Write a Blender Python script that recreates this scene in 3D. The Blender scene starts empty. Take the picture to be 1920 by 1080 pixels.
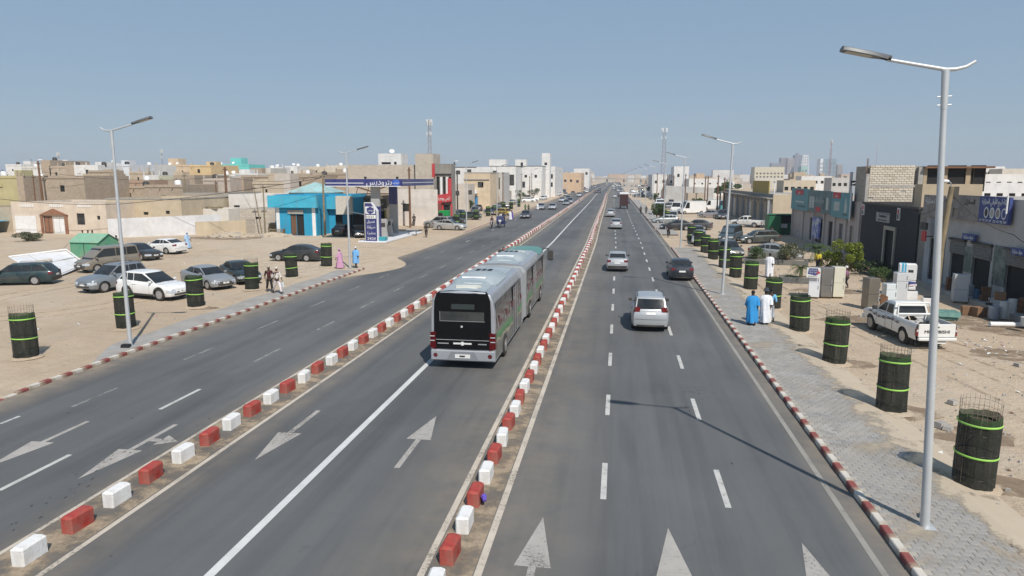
# Wide avenue with a median bus lane, seen from above the road, midday haze.
import bpy, bmesh, math, random
from mathutils import Vector, Matrix
R = math.radians
random.seed(7)
rnd = random.random
def uni(a, b): return a + (b - a) * random.random()
sc = bpy.context.scene
col = sc.collection

# ------------------------------------------------------------------ camera
CAM_H = 7.4
cam = bpy.data.objects.new('camera', bpy.data.cameras.new('camera'))
col.objects.link(cam)
cam.location = (0, 0, CAM_H)
cam.rotation_euler = (R(90 - 9.047), 0, R(8.6815))
cam.data.sensor_width = 36
cam.data.lens = 1300 / 1920 * 36
cam.data.clip_start = 0.3
cam.data.clip_end = 20000
sc.camera = cam

# ------------------------------------------------------------------ world and sun
HAZE = 0.00024
SUN_EL, SUN_AZ = R(48), math.atan2(0.49, -0.87)     # azimuth clockwise from +Y, towards the sun
w = bpy.data.worlds.new('World'); sc.world = w; w.use_nodes = True
nt = w.node_tree; bg = nt.nodes['Background']
sky = nt.nodes.new('ShaderNodeTexSky'); sky.sky_type = 'NISHITA'
sky.sun_disc = False; sky.sun_elevation = SUN_EL; sky.sun_rotation = SUN_AZ
sky.air_density = 1.0; sky.dust_density = 0.35; sky.ozone_density = 2.6; sky.altitude = 0
bg.inputs[1].default_value = 0.095
# dust veil over the clear sky: even grey-blue all round, a little paler towards the horizon
tcw = nt.nodes.new('ShaderNodeTexCoord'); spw = nt.nodes.new('ShaderNodeSeparateXYZ'); nt.links.new(tcw.outputs['Generated'], spw.inputs[0])
crw = nt.nodes.new('ShaderNodeValToRGB'); nt.links.new(spw.outputs[2], crw.inputs[0]); VE = 1 / 0.095
els = crw.color_ramp.elements; els[0].position = 0.0; els[0].color = (0.275 * VE, 0.338 * VE, 0.405 * VE, 1); els[1].position = 1.0; els[1].color = (0.11 * VE, 0.175 * VE, 0.28 * VE, 1)
for p_, c_ in ((0.10, (0.240, 0.325, 0.420)), (0.30, (0.200, 0.300, 0.425))): e_ = els.new(p_); e_.color = (*[v * VE for v in c_], 1)
mxw = nt.nodes.new('ShaderNodeMix'); mxw.data_type = 'RGBA'; mxw.inputs[0].default_value = 0.85
nt.links.new(sky.outputs[0], mxw.inputs[6]); nt.links.new(crw.outputs[0], mxw.inputs[7]); nt.links.new(mxw.outputs[2], bg.inputs[0])
sun = bpy.data.objects.new('sun', bpy.data.lights.new('sun', 'SUN')); col.objects.link(sun)
sun.data.energy = 3.6; sun.data.angle = R(0.6); sun.data.color = (1.0, 0.945, 0.87)
sd = Vector((math.sin(SUN_AZ) * math.cos(SUN_EL), math.cos(SUN_AZ) * math.cos(SUN_EL), math.sin(SUN_EL)))
sun.rotation_euler = sd.to_track_quat('Z', 'Y').to_euler(); sun.location = sd * 60
sc.view_settings.view_transform = 'Standard'; sc.view_settings.look = 'None'
sc.view_settings.exposure = 0.3; sc.view_settings.gamma = 1.0; sc.view_settings.use_curve_mapping = False
sc.cycles.max_bounces = 6; sc.cycles.transparent_max_bounces = 16; sc.cycles.volume_bounces = 0
sc.cycles.diffuse_bounces = 3; sc.cycles.glossy_bounces = 3

# surveying: a sight line from the camera mast to the ground or to a given distance along the road
_p = math.atan(207 / 1300); _n = math.hypot(201 / 1300, 207 / 1300, 1)
_Y = Vector((201 / 1300 / _n, 207 / 1300 / _n, 1 / _n)); _Z = Vector((0, math.cos(_p), -math.sin(_p))); _X = _Y.cross(_Z)
if _X.x < 0: _X = -_X
def ray(px, py):
    d = Vector(((px - 960) / 1300, -(py - 540) / 1300, 1)); return d.dot(_X), d.dot(_Y), d.dot(_Z)
def gp(px, py, z=0.0):
    a, b, c = ray(px, py); t = (z - CAM_H) / c; return a * t, b * t
def at(px, py, Y):
    a, b, c = ray(px, py); t = Y / b; return a * t, CAM_H + c * t
def ax(px, py, X):
    a, b, c = ray(px, py); t = X / a; return b * t, CAM_H + c * t

# ------------------------------------------------------------------ materials
MATS = {}
def nd(nt, t, **k):
    n = nt.nodes.new(t)
    for a, b in k.items(): setattr(n, a, b)
    return n
def mat(name, c, rough=0.8, metal=0.0, var=0.12, scale=3.0, bump=0.0, bscale=40.0, coat=0.0, spec=0.5,
        objcol=False, dust=0.0, trans=0.0, emit=0.0, c2=None, stain=0.0):
    """plain painted / plastered surface: colour broken up by two noises, dust and run-off stains"""
    if name in MATS: return MATS[name]
    m = bpy.data.materials.new(name); m.use_nodes = True; nt = m.node_tree; L = nt.links
    b = nt.nodes['Principled BSDF']; b.inputs['Roughness'].default_value = rough
    b.inputs['Metallic'].default_value = metal; b.inputs['Coat Weight'].default_value = coat
    b.inputs['Coat Roughness'].default_value = 0.06; b.inputs['Specular IOR Level'].default_value = spec
    tc = nd(nt, 'ShaderNodeTexCoord')
    src = None
    if objcol:
        oi = nd(nt, 'ShaderNodeObjectInfo'); src = oi.outputs['Color']
    else:
        rgb = nd(nt, 'ShaderNodeRGB'); rgb.outputs[0].default_value = (*c, 1); src = rgb.outputs[0]
    if var > 0:
        n1 = nd(nt, 'ShaderNodeTexNoise'); n1.inputs['Scale'].default_value = scale; n1.inputs['Detail'].default_value = 5
        n1.inputs['Roughness'].default_value = 0.65; L.new(tc.outputs['Object'], n1.inputs['Vector'])
        mr = nd(nt, 'ShaderNodeMapRange'); mr.inputs[1].default_value = 0.3; mr.inputs[2].default_value = 0.7
        mr.inputs[3].default_value = 1 - var; mr.inputs[4].default_value = 1 + var; L.new(n1.outputs[0], mr.inputs[0])
        mx = nd(nt, 'ShaderNodeVectorMath', operation='SCALE'); L.new(src, mx.inputs[0]); L.new(mr.outputs[0], mx.inputs['Scale'])
        src = mx.outputs[0]
        if c2 is not None:
            m2 = nd(nt, 'ShaderNodeMix', data_type='RGBA'); m2.inputs[7].default_value = (*c2, 1)
            n2 = nd(nt, 'ShaderNodeTexNoise'); n2.inputs['Scale'].default_value = scale * 0.37; n2.inputs['Detail'].default_value = 7
            L.new(tc.outputs['Object'], n2.inputs['Vector'])
            r2 = nd(nt, 'ShaderNodeMapRange'); r2.inputs[1].default_value = 0.48; r2.inputs[2].default_value = 0.62; L.new(n2.outputs[0], r2.inputs[0])
            L.new(r2.outputs[0], m2.inputs[0]); L.new(src, m2.inputs[6]); src = m2.outputs[2]
    if stain > 0:                                     # vertical run-off streaks
        mp = nd(nt, 'ShaderNodeMapping'); mp.inputs['Scale'].default_value = (0.9, 0.9, 0.22); L.new(tc.outputs['Object'], mp.inputs['Vector'])
        n3 = nd(nt, 'ShaderNodeTexNoise'); n3.inputs['Scale'].default_value = 1.6; n3.inputs['Detail'].default_value = 8; n3.inputs['Roughness'].default_value = 0.7
        L.new(mp.outputs[0], n3.inputs['Vector'])
        r3 = nd(nt, 'ShaderNodeMapRange'); r3.inputs[1].default_value = 0.5; r3.inputs[2].default_value = 0.75; r3.inputs[4].default_value = stain; L.new(n3.outputs[0], r3.inputs[0])
        m3 = nd(nt, 'ShaderNodeMix', data_type='RGBA'); m3.inputs[7].default_value = (0.24, 0.19, 0.13, 1)
        L.new(r3.outputs[0], m3.inputs[0]); L.new(src, m3.inputs[6]); src = m3.outputs[2]
    if dust > 0:
        n4 = nd(nt, 'ShaderNodeTexNoise'); n4.inputs['Scale'].default_value = 1.3; n4.inputs['Detail'].default_value = 6; L.new(tc.outputs['Object'], n4.inputs['Vector'])
        r4 = nd(nt, 'ShaderNodeMapRange'); r4.inputs[1].default_value = 0.35; r4.inputs[2].default_value = 0.75; r4.inputs[4].default_value = dust; L.new(n4.outputs[0], r4.inputs[0])
        m4 = nd(nt, 'ShaderNodeMix', data_type='RGBA'); m4.inputs[7].default_value = (0.36, 0.30, 0.22, 1)
        L.new(r4.outputs[0], m4.inputs[0]); L.new(src, m4.inputs[6]); src = m4.outputs[2]
        r5 = nd(nt, 'ShaderNodeMath', operation='ADD'); r5.inputs[1].default_value = rough; L.new(r4.outputs[0], r5.inputs[0]); L.new(r5.outputs[0], b.inputs['Roughness'])
    L.new(src, b.inputs['Base Color'])
    if bump > 0:
        nb = nd(nt, 'ShaderNodeTexNoise'); nb.inputs['Scale'].default_value = bscale; nb.inputs['Detail'].default_value = 4; L.new(tc.outputs['Object'], nb.inputs['Vector'])
        bp = nd(nt, 'ShaderNodeBump'); bp.inputs['Strength'].default_value = bump; bp.inputs['Distance'].default_value = 0.02
        L.new(nb.outputs[0], bp.inputs['Height']); L.new(bp.outputs[0], b.inputs['Normal'])
    if trans > 0:
        tr = nd(nt, 'ShaderNodeBsdfTransparent'); ms = nd(nt, 'ShaderNodeMixShader'); ms.inputs[0].default_value = trans
        L.new(b.outputs[0], ms.inputs[1]); L.new(tr.outputs[0], ms.inputs[2]); L.new(ms.outputs[0], nt.nodes['Material Output'].inputs[0])
    m.diffuse_color = (*c, 1); MATS[name] = m; return m

def ramp(nt, fac, stops):
    r = nd(nt, 'ShaderNodeValToRGB'); nt.links.new(fac, r.inputs[0]); e = r.color_ramp.elements
    while len(e) < len(stops): e.new(0.5)
    for k, (p, c) in enumerate(stops):
        e[k].position = p; e[k].color = (*c, 1) if len(c) == 3 else c
    return r.outputs[0]
def noise(nt, vec, scale, detail=5, rough=0.6, stretch=None):
    if stretch:
        mp = nd(nt, 'ShaderNodeMapping'); mp.inputs['Scale'].default_value = stretch; nt.links.new(vec, mp.inputs['Vector']); vec = mp.outputs[0]
    n = nd(nt, 'ShaderNodeTexNoise'); n.inputs['Scale'].default_value = scale; n.inputs['Detail'].default_value = detail
    n.inputs['Roughness'].default_value = rough; nt.links.new(vec, n.inputs['Vector']); return n.outputs[0]
def mapr(nt, v, a, b, c=0.0, d=1.0):
    r = nd(nt, 'ShaderNodeMapRange'); nt.links.new(v, r.inputs[0])
    for i, x in enumerate((a, b, c, d)): r.inputs[i + 1].default_value = x
    return r.outputs[0]
def mixc(nt, f, a, b):
    m = nd(nt, 'ShaderNodeMix', data_type='RGBA')
    if hasattr(f, 'links') or not isinstance(f, (int, float)): nt.links.new(f, m.inputs[0])
    else: m.inputs[0].default_value = f
    for s, i in ((a, 6), (b, 7)):
        if isinstance(s, tuple): m.inputs[i].default_value = (*s, 1)
        else: nt.links.new(s, m.inputs[i])
    return m.outputs[2]
def mth(nt, op, a, b=None):
    m = nd(nt, 'ShaderNodeMath', operation=op)
    for s, i in ((a, 0), (b, 1)):
        if s is None: continue
        if isinstance(s, (int, float)): m.inputs[i].default_value = s
        else: nt.links.new(s, m.inputs[i])
    return m.outputs[0]
def newmat(name, rough=0.85):
    m = bpy.data.materials.new(name); m.use_nodes = True; nt = m.node_tree; b = nt.nodes['Principled BSDF']
    b.inputs['Roughness'].default_value = rough; MATS[name] = m
    g = nd(nt, 'ShaderNodeNewGeometry'); return m, nt, b, g.outputs['Position']
def bumpto(nt, b, h, strength=0.4, dist=0.02):
    bp = nd(nt, 'ShaderNodeBump'); bp.inputs['Strength'].default_value = strength; bp.inputs['Distance'].default_value = dist
    nt.links.new(h, bp.inputs['Height']); nt.links.new(bp.outputs[0], b.inputs['Normal'])

SAND = (0.55, 0.435, 0.31)
# sand
m_sand, nt, b, pos = newmat('sand', 0.95)
n1 = noise(nt, pos, 0.045, 7, 0.62); n2 = noise(nt, pos, 0.6, 8, 0.7); n3 = noise(nt, pos, 9, 5, 0.7)
c = ramp(nt, n1, [(0.3, (0.44, 0.34, 0.24)), (0.5, SAND), (0.7, (0.58, 0.49, 0.375))])
c = mixc(nt, mapr(nt, n2, 0.42, 0.72, 0, 0.55), c, (0.38, 0.285, 0.195))
c = mixc(nt, mapr(nt, noise(nt, pos, 0.16, 5, 0.6), 0.52, 0.66, 0, 0.6), c, (0.50, 0.42, 0.33))
tr = noise(nt, pos, 1.4, 4, 0.6, (1.0, 0.06, 1.0))             # tyre tracks running with the road
c = mixc(nt, mapr(nt, tr, 0.55, 0.7, 0, 0.35), c, (0.38, 0.30, 0.215))
c = mixc(nt, mapr(nt, n3, 0.58, 0.75, 0, 0.35), c, (0.23, 0.17, 0.11))
n5 = noise(nt, pos, 2.6, 6, 0.75)
c = mixc(nt, mapr(nt, n5, 0.6, 0.72, 0, 0.45), c, (0.30, 0.225, 0.155))
c = mixc(nt, mapr(nt, noise(nt, pos, 24, 3, 0.6), 0.62, 0.7, 0, 0.5), c, (0.20, 0.16, 0.125))
tr2 = noise(nt, pos, 1.2, 4, 0.6, (0.09, 1.0, 1.0)); c = mixc(nt, mapr(nt, tr2, 0.56, 0.68, 0, 0.3), c, (0.37, 0.29, 0.20))
nt.links.new(c, b.inputs['Base Color']); bumpto(nt, b, mth(nt, 'ADD', mth(nt, 'ADD', n2, n5), mth(nt, 'MULTIPLY', n3, 0.5)), 0.8, 0.11)

# asphalt
def asphalt(name, base, dusty=()):
    m, nt, b, pos = newmat(name, 0.8)
    sep = nd(nt, 'ShaderNodeSeparateXYZ'); nt.links.new(pos, sep.inputs[0])
    n1 = noise(nt, pos, 0.09, 6, 0.6); n2 = noise(nt, pos, 60, 3, 0.7); n3 = noise(nt, pos, 1.0, 6, 0.65, (1.0, 0.035, 1.0))
    n4 = noise(nt, pos, 0.7, 7, 0.7)
    k = tuple(v * 0.72 for v in base); q = tuple(v * 1.3 for v in base)
    c = ramp(nt, n1, [(0.3, k), (0.5, base), (0.72, q)])
    c = mixc(nt, mapr(nt, n3, 0.42, 0.7, 0, 0.5), c, tuple(v * 1.45 for v in base))
    c = mixc(nt, mapr(nt, n3, 0.5, 0.25, 0, 0.5), c, tuple(v * 0.62 for v in base))
    c = mixc(nt, mapr(nt, n2, 0.55, 0.8, 0, 0.5), c, tuple(v * 1.9 for v in base))
    c = mixc(nt, mapr(nt, n4, 0.66, 0.74, 0, 0.45), c, tuple(v * 0.45 for v in base))
    vo = nd(nt, 'ShaderNodeTexVoronoi', feature='DISTANCE_TO_EDGE'); vo.inputs['Scale'].default_value = 0.23
    wob = nd(nt, 'ShaderNodeVectorMath', operation='ADD'); nz = nd(nt, 'ShaderNodeTexNoise'); nz.inputs['Scale'].default_value = 0.9; nz.inputs['Detail'].default_value = 6; nt.links.new(pos, nz.inputs['Vector'])
    sc_ = nd(nt, 'ShaderNodeVectorMath', operation='SCALE'); sc_.inputs['Scale'].default_value = 3.2; nt.links.new(nz.outputs['Color'], sc_.inputs[0]); nt.links.new(pos, wob.inputs[0]); nt.links.new(sc_.outputs[0], wob.inputs[1]); nt.links.new(wob.outputs[0], vo.inputs['Vector'])
    crack = mth(nt, 'MULTIPLY', mapr(nt, vo.outputs['Distance'], .0015, .006, 1, 0), mapr(nt, noise(nt, pos, 0.12, 3), .5, .62, 0, .5)); c = mixc(nt, crack, c, tuple(v * .35 for v in base))
    pat = noise(nt, pos, 0.35, 2, .3, (1.0, .22, 1.0)); c = mixc(nt, mapr(nt, pat, .60, .62, 0, .22), c, tuple(v * .6 for v in base))
    for x0, wd, amt in dusty:                     # sand blown against kerbs and islands
        d = mth(nt, 'ABSOLUTE', mth(nt, 'SUBTRACT', sep.outputs[0], x0))
        f = mth(nt, 'MULTIPLY', mapr(nt, d, wd, 0.0, 0, amt), mapr(nt, n4, 0.35, 0.62, 0.25, 1.0))
        c = mixc(nt, f, c, (0.36, 0.285, 0.20))
    nt.links.new(c, b.inputs['Base Color']); bumpto(nt, b, n2, 0.25, 0.008)
    nt.links.new(mapr(nt, n3, 0.3, 0.7, 0.62, 0.9), b.inputs['Roughness'])
    return m
m_asph = asphalt('asphalt', (0.107, 0.108, 0.107), ((-20.3, 1.5, 0.8), (-12.1, 0.7, 0.3), (-10.3, 0.7, 0.3), (-3.9, 1.8, 0.28), (-2.0, 2.2, 0.26), (5.55, 0.8, 0.5)))

# paint that has worn off in places
def roadpaint(name, c, wear, alpha=True):
    m, nt, b, pos = newmat(name, 0.8)
    n = noise(nt, pos, 14, 6, 0.75); n2 = noise(nt, pos, 1.1, 6, 0.7)
    cc = mixc(nt, mapr(nt, n2, 0.35, 0.7, 0, 0.6), c, tuple(v * 0.62 for v in c))
    nt.links.new(cc, b.inputs['Base Color'])
    f = mapr(nt, mth(nt, 'ADD', mth(nt, 'MULTIPLY', n, 0.6), mth(nt, 'MULTIPLY', n2, 0.4)), 0.5 + wear, 0.6 + wear, 0, 1)
    tr = nd(nt, 'ShaderNodeBsdfTransparent'); ms = nd(nt, 'ShaderNodeMixShader'); nt.links.new(f, ms.inputs[0])
    nt.links.new(b.outputs[0], ms.inputs[1]); nt.links.new(tr.outputs[0], ms.inputs[2]); nt.links.new(ms.outputs[0], nt.nodes['Material Output'].inputs[0])
    return m
m_line = roadpaint('line_paint', (0.56, 0.55, 0.52), 0.04)
m_solid = roadpaint('solid_line_paint', (0.66, 0.66, 0.64), 0.12)
m_cream = roadpaint('cream_line_paint', (0.58, 0.51, 0.42), 0.03)
m_edge = roadpaint('worn_edge_paint', (0.33, 0.31, 0.275), 0.07)
m_faint = roadpaint('faint_line_paint', (0.30, 0.29, 0.27), -0.01)
m_arrow = roadpaint('arrow_paint', (0.42, 0.395, 0.36), 0.03)

m_red = mat('red_paint', (0.36, 0.028, 0.022), 0.55, var=0.22, scale=4, dust=0.25, bump=0.3)
m_whitep = mat('white_paint', (0.80, 0.80, 0.79), 0.6, var=0.06, scale=4, dust=0.22, bump=0.35)
m_wblock = mat('white_block_paint', (0.80, 0.80, 0.79), 0.6, var=0.08, scale=9, dust=0.3, bump=0.5, bscale=16, stain=.3)
m_rblock = mat('red_block_paint', (0.37, 0.028, 0.022), 0.6, var=0.28, scale=9, dust=0.32, bump=0.5, bscale=16, c2=(0.30, 0.05, 0.04))
m_kred = mat('kerb_red', (0.235, 0.045, 0.045), 0.8, var=0.3, scale=3, dust=0.5, c2=(0.33, 0.27, 0.21), bump=0.4)
m_kwhite = mat('kerb_white', (0.62, 0.58, 0.52), 0.8, var=0.15, scale=3, dust=0.5, c2=(0.40, 0.35, 0.29), bump=0.4)
m_paver = mat('paver', (0.325, 0.315, 0.30), 0.9, var=0.2, scale=0.9, dust=0.4, bump=0.3)
m_paver2 = mat('paver_dark', (0.285, 0.28, 0.27), 0.9, var=0.2, scale=1.3, dust=0.4, bump=0.3)
m_joint = mat('joint_sand', (0.40, 0.365, 0.31), 0.95, var=0.15, scale=2)
m_conc = mat('concrete', (0.36, 0.34, 0.31), 0.9, var=0.2, scale=1.5, stain=0.4, bump=0.3)
m_galv = mat('galvanised', (0.55, 0.57, 0.58), 0.5, metal=0.35, var=0.08, scale=1.2)
m_lampgrey = mat('lamp_grey', (0.16, 0.165, 0.17), 0.5, metal=0.3, var=0.1)
m_lens = mat('lamp_lens', (0.42, 0.40, 0.33), 0.25, var=0.05)
m_black = mat('black', (0.012, 0.012, 0.013), 0.6, var=0.1)
m_rubber = mat('rubber', (0.022, 0.021, 0.020), 0.85, var=0.2, scale=6, dust=0.12)
m_rim = mat('rim_metal', (0.50, 0.50, 0.51), 0.35, metal=0.7, var=0.1, dust=0.25)
m_paint = mat('car_paint', (0.5, 0.5, 0.5), 0.32, metal=0.0, var=0.03, coat=0.6, objcol=True, dust=0.16)
m_metal = mat('car_paint_metallic', (0.5, 0.5, 0.5), 0.36, metal=0.45, var=0.03, coat=0.5, objcol=True, dust=0.16)
m_glass = mat('car_glass', (0.014, 0.017, 0.019), 0.07, var=0.1, scale=2, dust=0.09, spec=0.7)
m_trim = mat('black_trim', (0.028, 0.028, 0.03), 0.6, var=0.15, dust=0.2)
m_tail = mat('tail_light', (0.16, 0.008, 0.010), 0.18, var=0.1, coat=0.5)
m_head = mat('head_light', (0.62, 0.64, 0.66), 0.12, metal=0.3, var=0.15, scale=14, coat=0.8)
m_plate = mat('plate', (0.72, 0.72, 0.70), 0.5, var=0.1, scale=12)
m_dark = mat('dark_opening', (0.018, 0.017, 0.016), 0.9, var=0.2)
m_win = mat('window_glass', (0.035, 0.042, 0.048), 0.15, var=0.2, scale=1.5, dust=0.25)
m_wood = mat('weathered_wood', (0.24, 0.19, 0.115), 0.9, var=0.3, scale=2, stain=0.5, bump=0.5)
m_bwood = mat('brown_wood', (0.17, 0.085, 0.045), 0.8, var=0.25, scale=2, stain=0.3)
m_cable = mat('cable', (0.02, 0.02, 0.022), 0.7, var=0)
m_skin = mat('skin', (0.062, 0.033, 0.022), 0.55, var=0.12, scale=9)
m_hair = mat('hair', (0.010, 0.009, 0.008), 0.8, var=0.1)
m_cloth = mat('cloth', (0.5, 0.5, 0.5), 0.9, var=0.12, scale=5, objcol=True)
m_plain = mat('plain_coloured', (0.5, 0.5, 0.5), 0.75, var=0.1, scale=2, objcol=True, dust=0.2)
m_wallc = mat('wall_coloured', (0.5, 0.5, 0.5), 0.92, var=0.11, scale=0.55, objcol=True, stain=0.22, bump=0.4, bscale=6, dust=0.22)

# shade net: dark woven mesh that lets some light through
m_net, nt, b, pos = newmat('shade_net', 0.9)
tc = nd(nt, 'ShaderNodeTexCoord')
n = noise(nt, tc.outputs['Object'], 2.2, 5, 0.6, (3.0, 3.0, 0.5))
cc = ramp(nt, n, [(0.3, (0.006, 0.008, 0.006)), (0.6, (0.020, 0.024, 0.018)), (0.8, (0.05, 0.05, 0.042))])
sp = nd(nt, 'ShaderNodeSeparateXYZ'); nt.links.new(tc.outputs['Object'], sp.inputs[0])
cc = mixc(nt, mapr(nt, sp.outputs[2], 1.55, 1.8, 0, 0.8), cc, (0.022, 0.075, 0.016))
nt.links.new(cc, b.inputs['Base Color'])
wv = nd(nt, 'ShaderNodeTexChecker'); wv.inputs['Scale'].default_value = 90; nt.links.new(tc.outputs['Object'], wv.inputs['Vector'])
tr = nd(nt, 'ShaderNodeBsdfTransparent'); ms = nd(nt, 'ShaderNodeMixShader')
nt.links.new(mapr(nt, n, 0.3, 0.75, 0.08, 0.28), ms.inputs[0])
nt.links.new(b.outputs[0], ms.inputs[1]); nt.links.new(tr.outputs[0], ms.inputs[2]); nt.links.new(ms.outputs[0], nt.nodes['Material Output'].inputs[0])
m_band = mat('lime_band', (0.30, 0.62, 0.10), 0.6, var=0.15, scale=2, dust=0.2)
m_wire = mat('wire', (0.20, 0.17, 0.14), 0.6, metal=0.4, var=0.1)

def leafmat(name, c, c2):
    m = bpy.data.materials.new(name); m.use_nodes = True; nt = m.node_tree; b = nt.nodes['Principled BSDF']
    b.inputs['Roughness'].default_value = 0.6
    g = nd(nt, 'ShaderNodeNewGeometry'); n = noise(nt, g.outputs['Position'], 2.3, 4, 0.6)
    r = mth(nt, 'ADD', mth(nt, 'MULTIPLY', g.outputs['Random Per Island'], 0.6), mth(nt, 'MULTIPLY', n, 0.5))
    cc = ramp(nt, r, [(0.15, c), (0.85, c2)]); nt.links.new(cc, b.inputs['Base Color'])
    b.inputs['Subsurface Weight'].default_value = 0.0
    tl = nd(nt, 'ShaderNodeBsdfTranslucent'); nt.links.new(cc, tl.inputs[0]); ms = nd(nt, 'ShaderNodeMixShader'); ms.inputs[0].default_value = 0.3
    nt.links.new(b.outputs[0], ms.inputs[1]); nt.links.new(tl.outputs[0], ms.inputs[2]); nt.links.new(ms.outputs[0], nt.nodes['Material Output'].inputs[0])
    MATS[name] = m; return m
m_leaf = leafmat('leaf_green', (0.030, 0.055, 0.018), (0.10, 0.16, 0.045))
m_leafy = leafmat('leaf_lime', (0.09, 0.14, 0.02), (0.33, 0.38, 0.05))
m_leafd = leafmat('leaf_dark', (0.018, 0.035, 0.014), (0.055, 0.085, 0.03))
m_leafg = leafmat('leaf_grey', (0.055, 0.07, 0.035), (0.16, 0.17, 0.09))

# block walls of far houses, mortar joints as relief
def blockmat(name, c, mortar, sw=0.42, sh=0.21, depth=0.5):
    m = bpy.data.materials.new(name); m.use_nodes = True; nt = m.node_tree; b = nt.nodes['Principled BSDF']; b.inputs['Roughness'].default_value = 0.95
    tc = nd(nt, 'ShaderNodeTexCoord'); sp = nd(nt, 'ShaderNodeSeparateXYZ'); nt.links.new(tc.outputs['Object'], sp.inputs[0])
    cb = nd(nt, 'ShaderNodeCombineXYZ'); nt.links.new(mth(nt, 'ADD', sp.outputs[0], sp.outputs[1]), cb.inputs[0]); nt.links.new(sp.outputs[2], cb.inputs[1])
    br = nd(nt, 'ShaderNodeTexBrick'); nt.links.new(cb.outputs[0], br.inputs['Vector']); br.inputs['Scale'].default_value = 1.0
    br.inputs['Brick Width'].default_value = sw; br.inputs['Row Height'].default_value = sh; br.inputs['Mortar Size'].default_value = 0.018
    br.inputs['Color1'].default_value = (*c, 1); br.inputs['Color2'].default_value = (*[v * 0.8 for v in c], 1); br.inputs['Mortar'].default_value = (*mortar, 1)
    n = noise(nt, tc.outputs['Object'], 0.7, 7, 0.65)
    cc = mixc(nt, mapr(nt, n, 0.45, 0.75, 0, 0.5), br.outputs[0], tuple(v * 0.62 for v in c)); nt.links.new(cc, b.inputs['Base Color'])
    bumpto(nt, b, mth(nt, 'SUBTRACT', 1.0, br.outputs['Fac']), depth, 0.02); MATS[name] = m; return m
m_block = blockmat('grey_block', (0.42, 0.375, 0.315), (0.27, 0.235, 0.19))
m_blockw = blockmat('pale_block', (0.60, 0.53, 0.44), (0.36, 0.31, 0.25))
m_blockt = blockmat('tan_block', (0.47, 0.38, 0.285), (0.36, 0.285, 0.21), depth=0.3)
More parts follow.
